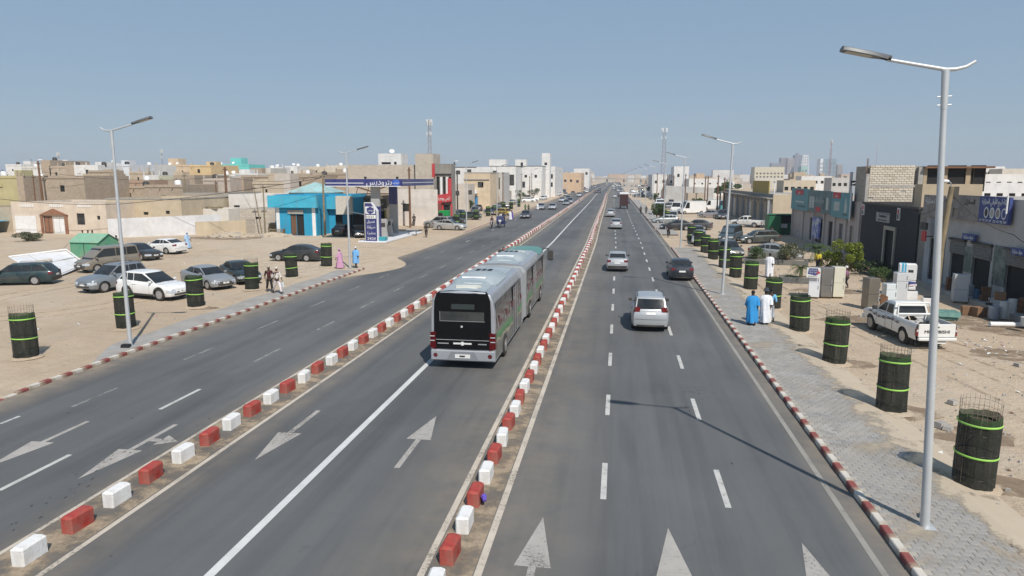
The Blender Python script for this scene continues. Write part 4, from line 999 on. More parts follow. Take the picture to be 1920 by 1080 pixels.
# parked on the sand at the left
car('wagon', -41.55, 42.6, 199, (0.012, 0.045, 0.055), 'dark teal estate car cut by the left edge of the photo', metal=True, name='estate_car')
o = car('suv', -33.5, 41.6, -104, (0.27, 0.30, 0.33), 'silver-grey off-roader with bonnet scoop, nose towards the camera', metal=True, name='off_roader')
car('suv_new', -28.6, 38.95, -13, WHITE, 'white off-roader with dark sills, nearest parked car on the left', name='off_roader')
car('sedan', -27.8, 43.5, -29, (0.36, 0.38, 0.40), 'pale silver saloon parked between the white off-roader and the green one', metal=True, bumper='dark')
car('sedan', -27.0, 46.25, -42, GREEN, 'dark green saloon behind the pale silver saloon', metal=True, bumper='dark')
car('van', -40.9, 50.4, -110, (0.20, 0.175, 0.14), 'dust covered brown minivan behind the silver-grey off-roader', name='minivan', cat='van', bumper='dark')
car('sedan_new', -43.5, 57.6, -19, BLACK, 'black saloon behind the dusty minivan', metal=False)
car('sedan_new', -44.6, 62.7, 166, WHITE, 'white saloon parked farthest back in the left car park', tailz=(.82, .98))
car('sedan_new', -28.6, 58.75, 179, (0.035, 0.042, 0.046), 'dark grey saloon parked side-on behind two tree guards', metal=True)
# by the petrol station and along the left shops
car('sedan', -35.35, 85.8, 95, BLACK, 'black saloon at the blue shop, seen from behind')
car('hatch', -32.35, 83.9, -60, BLACK, 'black hatchback half hidden by the petrol pylon')
car('sedan_new', -23.9, 97.2, -7, (0.52, 0.52, 0.50), 'pale silver saloon side-on by the third left lamp', metal=True)
car('suv', -26.6, 101.3, 168, (0.36, 0.37, 0.38), 'grey off-roader tucked behind the pale silver saloon', metal=True, name='off_roader')
car('sedan', -30.5, 111.5, 100, SILVER, 'silver saloon parked by the cream house wall behind the pumps', metal=True)
# right-hand parking
car('sedan_new', 8.3, 101.9, 180, (0.02, 0.025, 0.035), 'dark saloon parked across the broken kerb on the right', metal=True)
car('sedan', 11.2, 103.4, 165, (0.06, 0.065, 0.07), 'dark grey saloon half behind the dark saloon across the kerb')
car('hatch', 9.2, 81.3, -97, (0.42, 0.44, 0.43), 'pale hatchback nose-on behind a tree guard', metal=True)
car('wagon', 9.8, 88.7, -95, (0.03, 0.033, 0.04), 'dark estate car behind the pale hatchback', name='estate_car')
car('van', 13.1, 84.3, -115, (0.045, 0.075, 0.095), 'blue minivan on the sand beyond the second right lamp', name='minivan', cat='van')
car('wagon', 15.9, 82.6, -165, (0.03, 0.045, 0.045), 'dark green estate car beside the blue minivan', name='estate_car')
car('hatch', 10.6, 68.7, -80, (0.02, 0.03, 0.03), 'dark green hatchback behind two tree guards')
car('sedan_new', 14.3, 66.0, -22, (0.33, 0.34, 0.33), 'grey saloon parked behind the oleander bed', metal=True)

# vans and cars farther off on the right, built of fewer pieces
def box_van(x, y, head, label, hi=2.4, rgb=WHITE, L=5.4, W=1.95, cargo=None):
    t = thing('delivery_van', label, 'van', (x, y, 0), R(head), 'vans on the right-hand open ground'); hl = L / 2
    b = MB(); pr = [(-hl, .35), (-hl, hi), (hl - 1.9, hi), (hl - 1.35, hi - .1), (hl - .75, 1.25), (hl - .1, 1.0), (hl, .4)]
    b.loft([[(px, s * W / 2 * k, pz) for px, pz in pr] for s, k in ((-1, .94), (-1, 1), (1, 1), (1, .94))]); b.build('body', m_paint, t, smooth=35, color=rgb)
    g = MB(); g.quad((hl - 1.33, -W / 2 * .86, hi - .14), (hl - .8, -W / 2 * .88, 1.32), (hl - .8, W / 2 * .88, 1.32), (hl - 1.33, W / 2 * .86, hi - .14)); g.move(Matrix.Translation((.03, 0, .02))); g.build('windscreen', m_glass, t)
    for s in (-1, 1):
        g = MB(); q = [(hl - 1.9, s * (W / 2 + .006), 1.25), (hl - .95, s * (W / 2 + .006), 1.25), (hl - 1.38, s * (W / 2 + .006), hi - .3), (hl - 1.9, s * (W / 2 + .006), hi - .3)]
        g.quad(*(q if s < 0 else q[::-1])); g.build('side_window', m_glass, t)
    for px in (-hl + .95, hl - .9):
        for s in (-1, 1):
            wv = MB(); wv.cyl((0, -.11, 0), (0, .11, 0), .34, n=14); wv.cyl((0, -.115, 0), (0, .115, 0), .2, n=12, m=1); wv.build('wheel', [m_rubber, m_rim], t, (px, s * (W / 2 - .08), .34), smooth=40)
    MB().bb(hl - .02, hl + .03, -W / 2 * .8, W / 2 * .8, .38, .58).build('bumper', m_trim, t)
    for s in (-1, 1): MB().bb(hl - .12, hl + .02, s * .75 - .13, s * .75 + .13, .72, .92).build('headlight', m_head, t)
    if cargo: MB().bb(-hl + .1, hl - 2, -W / 2 * .9, W / 2 * .9, hi, hi + .25).build('roof_load', cargo, t)
    return t
box_van(14.9, 147.5, 195, 'white high-roofed van with a side door, biggest of the parked vans', 2.7)
box_van(12.6, 152, 250, 'white van with blue windows next to the high-roofed one', 2.3)
box_van(21.5, 166, 190, 'long white van in front of the trees', 2.5)
box_van(24.6, 163, 200, 'teal and white van beside the grey shop row', 2.4, rgb=(0.10, 0.36, 0.36))
box_van(27.6, 160, 185, 'small white van against the grey shop row', 2.1)
box_van(8.1, 143, -92, 'white minibus facing the camera beside the far right road edge', 2.5)
box_van(9.6, 167, -90, 'white van parked behind the minibus on the right', 2.4)
car('sedan', 17.0, 134.5, 150, (0.42, 0.40, 0.42), 'silver car in front of the white vans', lite=True, metal=True)
car('suv', 18.7, 130.5, -95, (0.03, 0.03, 0.05), 'dark blue off-roader in front of the white vans', lite=True, name='off_roader')
car('hatch', 7.6, 116.2, 185, (0.30, 0.33, 0.34), 'grey car by the fifth right lamp', lite=True, metal=True)
car('suv', 9.2, 122.5, -100, (0.55, 0.57, 0.58), 'pale off-roader between two right-hand lamps', lite=True, metal=True, name='off_roader')

# moving traffic on the left carriageway, nose towards the camera
for x, y, kind, rgb, lb in ((-16.9, 127.9, 'sedan', (0.05, 0.05, 0.07), 'dark saloon coming towards the camera, nearest car on the left carriageway'),
                            (-18.0, 164, 'sedan_new', (0.36, 0.38, 0.40), 'silver saloon coming closer, left of a pair'), (-15.4, 164.4, 'sedan', (0.42, 0.42, 0.47), 'pale saloon coming closer, right of a pair'),
                            (-14.2, 192, 'sedan', (0.20, 0.23, 0.26), 'grey saloon close to the left island'), (-13.9, 202, 'suv', (0.25, 0.27, 0.30), 'grey off-roader following close to the left island')):
    car(kind, x, y, -90, rgb, lb, 'cars coming along the left carriageway', lite=True, metal=True, name='off_roader' if kind == 'suv' else None)
random.seed(11)
PAL = [SILVER, SILVER, WHITE, WHITE, (0.05, 0.05, 0.06), (0.3, 0.31, 0.32), (0.12, 0.14, 0.17), (0.35, 0.33, 0.29), (0.2, 0.03, 0.03), (0.03, 0.08, 0.14)]
PN = ['silver', 'silver', 'white', 'white', 'black', 'grey', 'dark grey', 'beige', 'red', 'blue']
def band(x, y, xr, yr):
    q = (y - yr[0]) / (yr[1] - yr[0]); u = (x - xr[0]) / (xr[1] - xr[0])
    return ('at the near end', 'in the nearer half', 'halfway', 'in the farther half', 'at the far end')[min(4, int(q * 5))] + (', left' if u < .4 else ', right' if u > .6 else ', middle')
def crowd(n, xr, yr, head, grp, where, jit=8):
    taken = []
    for _ in range(n * 6):
        if len(taken) >= n: break
        y = yr[0] + (yr[1] - yr[0]) * rnd() ** 1.25; x = uni(*xr) + shift(y)
        if any(abs(x - a) < 2.6 and abs(y - b_) < 5.6 for a, b_ in taken): continue
        taken.append((x, y)); k = random.randrange(len(PAL)); kd = random.choice(['sedan', 'sedan', 'hatch', 'suv', 'sedan_new', 'wagon'])
        car(kd, x, y, (head if not isinstance(head, tuple) else random.choice(head)) + uni(-jit, jit), PAL[k], f'small {PN[k]} {dict(suv="off-roader", hatch="hatchback", wagon="estate car").get(kd, "saloon")} {where}, {band(x - shift(y), y, xr, yr)}', grp, lite=True, metal=k in (0, 1, 5))
crowd(17, (-19.6, -13), (215, 640), -90, 'far cars coming on the left', 'coming on the left', 1)
crowd(44, (-31, -23.0), (135, 620), (-90, 90, 180, 20, -150), 'cars parked along the far left shops', 'parked by the far left shops', 15)
crowd(24, (-1.5, 5), (200, 800), 90, 'far cars driving away', 'driving away on the right', 1)
crowd(44, (7.5, 30), (158, 620), (-90, 90, 180, 0, 45), 'cars parked along the far right side', 'parked far right', 15)
crowd(3, (-9, -4.5), (330, 600), 90, 'far cars on the bus lanes', 'in the middle lanes', 1)
for x, y, k, kd in ((-31.5, 118, 4, 'sedan'), (-29.2, 121, 4, 'suv'), (-26.5, 122, 6, 'sedan'), (-27.9, 108, 4, 'hatch'), (-25.9, 106.3, 6, 'sedan'), (-29.5, 128, 9, 'hatch')):
    car(kd, x, y, random.choice((-90, -70, 170, -60)), ((0.02, 0.05, 0.045), PAL[k])[k == 9], ('dark green ', 'blue ')[k == 9] + 'car parked near the red shop, ' + ('small and' if y > 120 else 'close and') + f' {"leftmost" if x < -31 else "half hidden behind others"}', 'cars parked by the red shop', lite=True)
def old_taxi(x, y, rz):
    return car('wagon', x, y, rz, (0.42, 0.30, 0.05), 'yellow and green estate taxi parked beside the far left road', lite=True, name='taxi')
old_taxi(-22.9, 136, 140)

# ------------------------------------------------------------------ pickups
def pickup(x, y, head, label, stripes, W=1.75, brand=True):
    L, hl = 5.0, 2.5; hw = W / 2; wr = .37; xf, xr = 1.62, -1.38
    t = thing('pickup', label, 'pickup', (x, y, 0), R(head), 'white pickups'); WH = (0.74, 0.74, 0.71)
    pt = m_paint; ra = wr + .07; clr = .42
    def zt(x): return lerp_poly([(-2.42, 1.13), (-.35, 1.13), (-.34, 1.10), (1.0, 1.08), (1.35, 1.07), (2.25, 1.0), (2.42, .95), (2.5, .88)], x)
    def zb(x):
        for xw in (xf, xr):
            if abs(x - xw) < ra: return max(clr, wr + math.sqrt(ra * ra - (x - xw) ** 2))
        return clr
    xs = set([-2.42, 2.5, 2.44, 2.3, -.35, -.34]); 
    for xw in (xf, xr):
        for k in range(-5, 6): xs.add(xw + ra * math.sin(k * math.pi / 10) * .999)
        xs.update((xw + ra + .004, xw - ra - .004))
    q = -2.4
    while q < 2.4: xs.add(q); q += .3
    xs = sorted(xs); b = MB(); Q = [0, .1, .35, .6, .8, .93, 1]
    def Y(x, qq): return hw * (1 - .10 * max(0, (x - 1.9) / .6) ** 2) * lerp_poly([(0, .95), (.3, 1), (.7, 1), (.9, .975), (1, .93)], qq)
    for s in (1, -1):
        v = []; f = []; n = len(Q) + 2
        for i, xx in enumerate(xs):
            for qq in Q:
                z = zb(xx) + (zt(xx) - zb(xx)) * qq; v.append((xx, s * Y(xx, (z - clr) / (zt(xx) - clr)), z))
            inn = xx < -.345
            v.append((xx, s * (Y(xx, 1) - .06 if inn else Y(xx, 1) * .6), zt(xx) + (0 if inn else .025))); v.append((xx, s * (Y(xx, 1) - .07 if inn else 0), .72 if inn else zt(xx) + .04))
            if i:
                for k in range(n - 1):
                    a = (i - 1) * n + k; c_ = i * n + k; f.append((a, c_, c_ + 1, a + 1) if s < 0 else (a, a + 1, c_ + 1, c_))
        b.add(v, f)
    v = [];
    for qq in Q: z = clr + (zt(2.5) - clr) * qq; v += [(2.5 + e * .05, Y(2.5, qq) * k, z) for k, e in ((-1, 0), (-.5, .8), (.5, .8), (1, 0))]
    b.add(v, [(4 * i + j, 4 * i + j + 1, 4 * i + j + 5, 4 * i + j + 4) for i in range(len(Q) - 1) for j in range(3)])
    body = b.build('body', pt, t, smooth=35, color=WH)
    MB().bb(-2.36, -.36, -hw + .1, hw - .1, .66, .74).build('bed_floor', mat('bed_liner', (0.02, 0.022, 0.03), .8, var=.2, dust=.3), t)
    tg = MB(); tg.cbox(-2.5, -2.42, -hw + .09, hw - .09, .56, 1.14, .02); tgo = tg.build('tailgate', pt, t, color=WH)
    if brand: text('MITSUBISHI', .19, m_trim, tgo, (-2.508, 0, .80), (R(90), 0, R(-90)), 'lettering', width=1.06)
    MB().bb(-2.515, -2.5, -.09, .09, .98, 1.03).build('tailgate_handle', m_trim, t)
    for s in (1, -1):
        MB().cbox(-2.49, -2.36, min(s * (hw - .11), s * (hw + .0)), max(s * (hw - .11), s * (hw + .0)), .62, .92, .012).build('tail_light', m_tail, t)
        MB().bb(-2.5, -2.48, s * (hw - .055) - .04, s * (hw - .055) + .04, .80, .90).build('reversing_light', m_head, t)
        MB().cbox(2.3, 2.52, min(s * .55, s * .82), max(s * .55, s * .82), .72, .9, .02).build('headlight', m_head, t)
        MB().cbox(1.02, 1.14, min(s * (hw - .02), s * (hw + .2)), max(s * (hw - .02), s * (hw + .2)), 1.12, 1.32, .03).build('mirror', m_trim, t)
        for xx in (.18, -.1 if False else .98): pass
        for xx in (.30, -.62 + .35): MB().bb(xx - .02, xx + .14, min(s * (hw - .01), s * (hw + .025)), max(s * (hw - .01), s * (hw + .025)), .90, .945).build('door_handle', m_trim, t)
        g_ = MB()
        for xx in (1.05, .20, -.42): g_.bb(xx - .006, xx + .006, s * (hw + .003) - .004, s * (hw + .003) + .004, .48, 1.06)
        g_.build('door_gap', m_black, t)
        if stripes:
            sb = MB(); random.seed(5)
            for k in range(7):
                x0 = 1.9 - k * .42; z0 = .98 - k * .022 - .09 * math.sin(k * .9)
                sb.quad(*[(x_, s * (hw + .006), z_) for x_, z_ in ((x0, z0), (x0 - .2, z0 - .07), (x0 - .5, z0 - .03), (x0 - .24, z0 + .01))][::(1 if s > 0 else -1)], m=k % 2)
                sb.quad(*[(x_, s * (hw + .006), z_) for x_, z_ in ((x0 - .1, z0 + .07), (x0 - .3, z0 + .02), (x0 - .52, z0 + .05), (x0 - .3, z0 + .06))][::(1 if s > 0 else -1)], m=(k + 1) % 2)
            sb.build('side_stripe', [mat('stripe_brown', (0.16, 0.09, 0.06), .6, var=.1), mat('stripe_grey', (0.08, 0.08, 0.10), .6, var=.1)], t)
    # cab
    zr = 1.72; R0 = [(-.36, 1.10, .80), (-.30, 1.45, .73), (-.22, 1.66, .665), (-.05, zr, .60)]; F0 = [(1.28, 1.09, .80), (.86, 1.42, .73), (.52, 1.66, .665), (.36, zr, .60)]
    rg = [[(xr_, -k, z_), (xf_, -k, z_), (xf_ + .05, 0, z_), (xf_, k, z_), (xr_, k, z_), (xr_ - .03, 0, z_)] for (xr_, z_, k), (xf_, _, _) in zip(R0, F0)]
    cb = MB(); cb.loft(rg); cb.v[-2] = cb.v[-2]; cb.build('cab', pt, t, smooth=35, color=WH)
    g = MB(); g.quad((-.365, -.66, 1.21), (-.365, .66, 1.21), (-.29, .60, 1.55), (-.29, -.60, 1.55)); g.move(Matrix.Translation((-.035, 0, 0))); g.build('rear_window', m_glass, t)
    g = MB(); g.quad((1.26, -.70, 1.15), (1.26, .70, 1.15), (.60, .60, 1.62), (.60, -.60, 1.62)); g.move(Matrix.Translation((.055, 0, .02))); g.build('windscreen', m_glass, t)
    for s in (1, -1):
        for q in ([(-.27, 1.17), (.28, 1.17), (.28, 1.57), (-.16, 1.57)], [(.36, 1.17), (1.08, 1.17), (.62, 1.57), (.36, 1.57)]):
            g = MB(); pts = [(x_, s * (.80 - (z_ - 1.1) * .235 + .016), z_) for x_, z_ in q]; g.quad(*(pts if s < 0 else pts[::-1])); g.build('side_window', m_glass, t)
    if stripes:
        rb = MB(); rb.tube([(-.62, -.74, 1.12), (-.58, -.72, 1.6), (-.56, -.62, 1.74), (-.56, .62, 1.74), (-.58, .72, 1.6), (-.62, .74, 1.12)], .035, 8)
        rb.tube([(-.62, -.70, 1.22), (-.62, .70, 1.22)], .05, 8); rb.build('roll_bar', m_whitep, t, smooth=50)
    tw = .24; tyre = MB(); tyre.tube([(0, -tw / 2, 0), (0, -tw / 2 + .03, 0), (0, tw / 2 - .03, 0), (0, tw / 2, 0)], [wr * .88, wr, wr, wr * .88], 20)
    rim = MB()
    for s in (1, -1):
        rim.tube([(0, s * (tw / 2 - .02), 0), (0, s * (tw / 2 + .006), 0), (0, s * (tw / 2 + .006), 0), (0, s * tw / 2 * .9, 0)], [.24, .24, .20, .18], 18, cap=False)
        for k in range(5):
            a = 2 * math.pi * k / 5; c_, d_ = math.cos(a), math.sin(a); y_ = s * (tw / 2 + .005); rim.quad((-d_ * .05, y_, c_ * .05), (.21 * c_ - d_ * .05, y_, .21 * d_ + c_ * .05), (.21 * c_ + d_ * .05, y_, .21 * d_ - c_ * .05), (d_ * .05, y_, -c_ * .05))
        rim.cyl((0, s * (tw / 2 - .002), 0), (0, s * (tw / 2 + .001), 0), .2, n=18, m=1)
    tm = tyre.mesh('wheel', m_rubber, 40); rm = rim.mesh('rim', [m_rim, m_black])
    for xx in (xf, xr):
        for s in (1, -1): o = link('wheel', tm, t, (xx, s * (hw - .12), wr)); link('rim', rm, o)
    MB().bb(-2.3, 2.2, -.55, .55, .38, .5).build('chassis', m_black, t)
    MB().cbox(-2.62, -2.5, -hw + .06, hw - .06, .42, .56, .03).build('rear_bumper', pt, t, color=WH)
    MB().bb(-2.52, -2.505, -.42, -.04, .28, .39).build('plate', m_plate, t)
    MB().cbox(2.46, 2.62, -hw + .05, hw - .05, .42, .66, .04).build('front_bumper', pt, t, color=WH)
    MB().bb(2.5, 2.56, -.45, .45, .7, .86).build('grille', m_trim, t)
    return t
pickup(13.45, 34.25, 97, 'white double-cab pickup with maker lettering on its tailgate, behind the near lamp pole', True)
pickup(19.4, 109.6, 148, 'white double-cab pickup parked in front of the beige wall', False, brand=False)
b = MB(); random.seed(8)
for _ in range(9): b.sphere((uni(-.5, .5), uni(-.3, .3), uni(0, .25)), uni(.12, .2), n=6, k=4, m=random.randrange(2))
tag(b.build('bundle', [m_cloth, m_trim], loc=(13.6, 32.9, .78), smooth=40, color=(0.5, 0.48, 0.45)), 'heap of pale bundles in the bed of the near white pickup', 'bundle')

# ------------------------------------------------------------------ articulated bus
BUS = (-5.85, 25.65)
def make_bus():
    t = thing('articulated_bus', 'silver articulated bus with black rear and green painted sides driving away in the bus lane', 'bus', (BUS[0], BUS[1], 0), 0)
    hw = 1.275; H = 3.05
    m_bus = mat('bus_silver', (0.40, 0.42, 0.45), .38, metal=.35, var=.06, scale=1.5, coat=.5, dust=.15)
    m_roof = mat('bus_roof', (0.36, 0.43, 0.47), .55, metal=.15, var=.12, scale=1.3, dust=.3)
    m_sidep = bpy.data.materials.new('bus_side_print'); m_sidep.use_nodes = True; nt = m_sidep.node_tree; bb_ = nt.nodes['Principled BSDF']; bb_.inputs['Roughness'].default_value = .3
    tc = nd(nt, 'ShaderNodeTexCoord'); P = tc.outputs['Object']; sp = nd(nt, 'ShaderNodeSeparateXYZ'); nt.links.new(P, sp.inputs[0])
    wave = mth(nt, 'ADD', sp.outputs[2], mth(nt, 'MULTIPLY', noise(nt, P, .9, 4), .7))
    c = mixc(nt, mapr(nt, noise(nt, P, 3, 5), .4, .6), (0.13, 0.135, 0.13), (0.22, 0.215, 0.19))
    gcol = mixc(nt, mapr(nt, noise(nt, P, 4, 5), .4, .6), (0.03, 0.17, 0.06), (0.10, 0.34, 0.14))
    f = mth(nt, 'MULTIPLY', mapr(nt, wave, 1.40, 1.46), mapr(nt, wave, 1.74, 1.68)); c = mixc(nt, f, c, gcol)
    f = mth(nt, 'MULTIPLY', mapr(nt, wave, 1.30, 1.34), mapr(nt, wave, 1.42, 1.40)); c = mixc(nt, f, c, (0.42, 0.38, 0.26))
    nt.links.new(c, bb_.inputs['Base Color'])
    m_bglass = mat('bus_glass', (0.03, 0.035, 0.037), .12, var=.3, scale=1.2, spec=.6, dust=.12)
    m_blackp = mat('bus_black_panel', (0.005, 0.005, 0.006), .32, var=.2, spec=.25)
    m_redp = mat('mural_red', (0.15, 0.015, 0.02), .4, var=.3, scale=8); m_palep = mat('mural_pale', (0.55, 0.56, 0.53), .4, var=.2, scale=9)
    m_greenp = mat('bus_green', (0.05, 0.22, 0.15), .35, var=.15, coat=.4)
    def section(y0, y1, nm, wheels, rear, front):
        # shell cross-section: straight sides, tumblehome above the waist, rounded roof edge
        cs = [(hw, .34), (hw, 1.35), (hw - .03, 2.3), (hw - .10, 2.75), (hw - .20, 2.95), (hw - .42, 3.05), (0, 3.10)]
        full = [(-x, z) for x, z in reversed(cs)][:-1] + list(reversed(cs))
        full = [(-x, z) for x, z in cs] + [(x, z) for x, z in reversed(cs[:-1])]
        ys = [y0, y0 + .04, y1 - .04, y1] 
        ks = [.975 if rear else 1, 1, 1, .97 if front else 1]
        b = MB(); b.loft([[(x * k, y, .34 + (z - .34) * k) for x, z in full] for y, k in zip(ys, ks)])
        # flat black panels laid on the shell stand in for the shaded wheel recesses
        sh = b.build(nm, m_bus, t, smooth=35)
        # roof skin panel
        rf = MB(); rf.loft([[(x, y, z + .006) for x, z in ((-.85, 3.055), (-.4, 3.08), (0, 3.1), (.4, 3.08), (.85, 3.055))] for y in (y0 + .12, y1 - .12)], cap=False, closed=False); rf.v = rf.v; ro = rf.build('roof_panel', m_roof, t, smooth=60)
        for s in (1, -1):
            # print band along the skirt, then glass band above
            pn = MB(); q = [(s * (hw + .006), y0 + .25, .42), (s * (hw + .006), y1 - .15, .42), (s * (hw + .006), y1 - .15, 1.34), (s * (hw + .006), y0 + .25, 1.34)]
            pn.quad(*(q if s > 0 else q[::-1])); q = [(s * (hw + .006), y0 + .25, 1.34), (s * (hw + .006), y1 - .15, 1.34), (s * (hw - .004), y1 - .15, 1.62), (s * (hw - .004), y0 + .25, 1.62)]; pn.quad(*(q if s > 0 else q[::-1]))
            pn.build('side_mural', m_sidep, t)
            n = max(3, round((y1 - y0) / 1.35)); step = (y1 - y0 - .5) / n
            for i in range(n):
                a, c_ = y0 + .3 + i * step + .03, y0 + .3 + (i + 1) * step - .03; g = MB(); q = [(s * (hw + .002), a, 1.58), (s * (hw + .002), c_, 1.58), (s * (hw - .04), c_, 2.62), (s * (hw - .04), a, 2.62)]
                g.quad(*(q if s > 0 else q[::-1])); g.build('side_window', m_bglass, t)
            # tents and houses of the mural
            random.seed(int(y0 * 10) + s)
            y = y0 + .8
            while y < y1 - .6:
                w_ = uni(.3, .6); z = 1.62 + uni(0, .15)
                mu = MB()
                for k, (dy, dz, ww, hh, mm) in enumerate(((0, 0, w_, .26, 0), (-.26, -.12, .14, .36, 1))):
                    q = [(s * (hw + .011), y + dy, z + dz), (s * (hw + .011), y + dy + ww, z + dz), (s * (hw + .008), y + dy + ww * .85, z + dz + hh), (s * (hw + .008), y + dy + ww * .1, z + dz + hh)]; mu.quad(*(q if s > 0 else q[::-1]), m=mm)
                mu.build('mural_figure', [m_redp, m_palep], t); y += uni(1.2, 1.9)
        for yw in wheels:
            for s in (1, -1):
                ar = MB(); A = [math.pi * k / 12 for k in range(13)]
                pts = [(s * (hw + .009), yw + .60 * math.cos(a), .34 + .62 * math.sin(a) + .02) for a in A]; ar.quad(*(pts if s > 0 else pts[::-1])); ar.build('wheel_arch_shade', m_black, t)
                wv = MB(); wv.tube([(-.14, 0, 0), (-.11, 0, 0), (.11, 0, 0), (.14, 0, 0)], [.42, .48, .48, .42], 24); o = wv.build('wheel', m_rubber, t, (s * (hw - .10), yw, .48), smooth=40)
                rm = MB(); rm.tube([(s * .13, 0, 0), (s * .148, 0, 0), (s * .150, 0, 0), (s * .10, 0, 0)], [.29, .29, .24, .20], 20); rm.cyl((s * .1, 0, 0), (s * .16, 0, 0), .11, n=12)
                rm.build('rim', m_rim, o, smooth=40)
        return sh
    section(0, 7.6, 'rear_section', (2.35,), True, False)
    section(8.9, 18.2, 'front_section', (10.6, 15.6), False, True)
    # bellows
    b = MB(); 
    for k in range(14):
        y = 7.6 + 1.3 * k / 13; q = 1.0 if k % 2 else .965; cs = [(hw * q, .42), (hw * q, 2.7), (hw * q - .15, 2.98 * q), (0, 3.02 * q)]
        ring = [(-x, y, z) for x, z in cs] + [(x, y, z) for x, z in reversed(cs[:-1])]
        if k == 0: rings = []
        rings.append(ring)
    b.loft(rings, cap=False); b.build('bellows', mat('bellows', (0.30, 0.32, 0.33), .8, var=.12, dust=.3), t)
    b = MB(); cs = [(hw + .03, .38), (hw + .03, 2.74), (hw - .12, 3.02), (0, 3.13)]; 
    for y in (7.5, 8.85):
        ring = lambda yy: [(-x, yy, z) for x, z in cs] + [(x, yy, z) for x, z in reversed(cs[:-1])]
        MB().loft([ring(y), ring(y + .16)], cap=True).build('joint_frame', m_bus, t, smooth=40)
    # rear face
    bp = MB()
    def ry(z): return -.012 - .02 * math.sin(math.pi * min(1, max(0, (z - .34) / 2.7)))
    rows = [(.82, 1.13), (1.5, 1.13), (2.3, 1.12), (2.72, 1.10), (2.98, 1.02)]
    v = [];
    for z, k in rows: v += [(-k, -.03, z), (-k * .5, -.05, z), (k * .5, -.05, z), (k, -.03, z)]
    v += [(-.95, .12, 3.06), (-.5, .12, 3.10), (.5, .12, 3.10), (.95, .12, 3.06)]
    bp.add(v, [(4 * i + j, 4 * i + j + 1, 4 * i + j + 5, 4 * i + j + 4) for i in range(5) for j in range(3)])
    bp.build('rear_panel', m_blackp, t, smooth=35)
    MB().bb(-.86, .86, -.062, -.05, 1.95, 2.3).build('rear_window', m_bglass, t)
    f = MB(); f.bb(-.88, .88, -.068, -.05, 1.92, 1.94); f.bb(-.89, -.87, -.068, -.05, 1.92, 2.3); f.build('rear_window_trim', m_rim, t)
    MB().bb(-.42, .48, -.064, -.05, 2.4, 2.6).build('destination_display', mat('led_board', (0.035, 0.045, 0.045), .3, var=.5, scale=30), t)
    for s in (-1, 1):
        b = MB(); b.loft([[(s * 1.06, -.055, z0), (s * 1.285, -.035, z0 + .05 * (1 if z0 < 1 else -1)), (s * 1.30, .16, z0 + .04 * (1 if z0 < 1 else -1)), (s * 1.06, .10, z0)] for z0 in (.80, 1.50)]); lt = b.build('tail_light', mat('bus_tail', (0.085, 0.004, 0.006), .3, var=.2, spec=.3), t)
        for z in (1.12, 1.3): MB().bb(min(s * 1.1, s * 1.29), max(s * 1.1, s * 1.29), -.065, -.045, z, z + .035).build('light_bar', m_head, lt)
        b = MB(); b.cyl((s * 1.08, -.03, .56), (s * 1.08, -.06, .56), .085, n=14); b.cyl((s * 1.08, -.05, .56), (s * 1.08, -.07, .56), .06, n=14, m=1); b.build('reflector', [m_plate, m_tail], t, smooth=40)
    MB().cbox(-1.27, 1.27, -.06, .1, .34, .78, .05).build('rear_bumper', m_bus, t)
    b = MB(); b.quad((-.62, -.064, .42), (.62, -.064, .42), (.46, -.064, .72), (-.46, -.064, .72)); b.build('plate_recess', mat('recess_grey', (0.22, 0.23, 0.25), .5, var=.05), t)
    b = MB(); b.bb(-.3, .3, -.078, -.064, .47, .62); pl = b.build('plate', m_plate, t)
    text('BUS', .1, m_trim, pl, (0, -.080, .54), (R(90), 0, 0), 'lettering', width=.26, extrude=.002) if False else MB().bb(-.12, .1, -.081, -.078, .51, .58).build('plate_figures', m_trim, pl)
    b = MB(); b.bb(-.36, .36, -.075, -.05, 1.02, 1.08); b.bb(-.05, .05, -.085, -.05, .98, 1.12); b.build('maker_badge', m_plate, t)
    b = MB(); b.cyl((-.02, -.05, 1.72), (-.02, -.075, 1.72), .045, n=10); b.build('rear_camera', m_head, t)
    MB().bb(-1.05, 1.05, -.062, -.05, 1.18, 1.195).build('trim_line', m_galv, t)
    for x0, x1, z in ((-.98, -.55, 1.02), (.62, .95, 1.02)):
        b = MB(); x = x0
        while x < x1: b.bb(x, x + .022, -.060, -.05, z, z + .04); x += .034
        b.build('model_lettering', m_galv, t)
    # roof units
    def unit(y, ln, w_, nm='air_conditioner'):
        cs = [(w_, 3.03), (w_ * .86, 3.22), (w_ * .62, 3.32), (0, 3.34)]; ring = lambda yy, k, zz=0: [(-x * k, yy, 3.03 + (z - 3.03) * (k ** 2) + zz) for x, z in cs] + [(x * k, yy, 3.03 + (z - 3.03) * (k ** 2) + zz) for x, z in reversed(cs[:-1])]
        b = MB(); b.loft([ring(y, .8), ring(y + .25, 1), ring(y + ln - .5, 1), ring(y + ln, .55)]); u = b.build(nm, m_roof, t, smooth=35)
        b = MB(); b.quad((-w_ * .4, y - .0, 3.09), (w_ * .4, y - .0, 3.09), (w_ * .52, y + .24, 3.335), (-w_ * .52, y + .24, 3.335)); b.move(Matrix.Translation((0, -.015, .012))); b.build('access_panel', m_plate, u)
        f_ = MB()
        for i in range(3):
            for j in range(2): f_.cyl(((i - 1) * .26, y + ln * .72 + j * .32, 3.325), ((i - 1) * .26, y + ln * .72 + j * .32, 3.352), .11, n=10)
        f_.build('fan', m_black, u)
    unit(2.0, 3.2, .98); unit(10.1, 3.0, .90)
    b = MB(); b.prism([(-.42, .75), (.42, .75), (.52, 1.2), (.3, 1.35), (-.3, 1.35), (-.52, 1.2)], 3.08, 3.14); b.build('roof_hatch', mat('hatch_cream', (0.68, 0.67, 0.58), .5, var=.1), t)
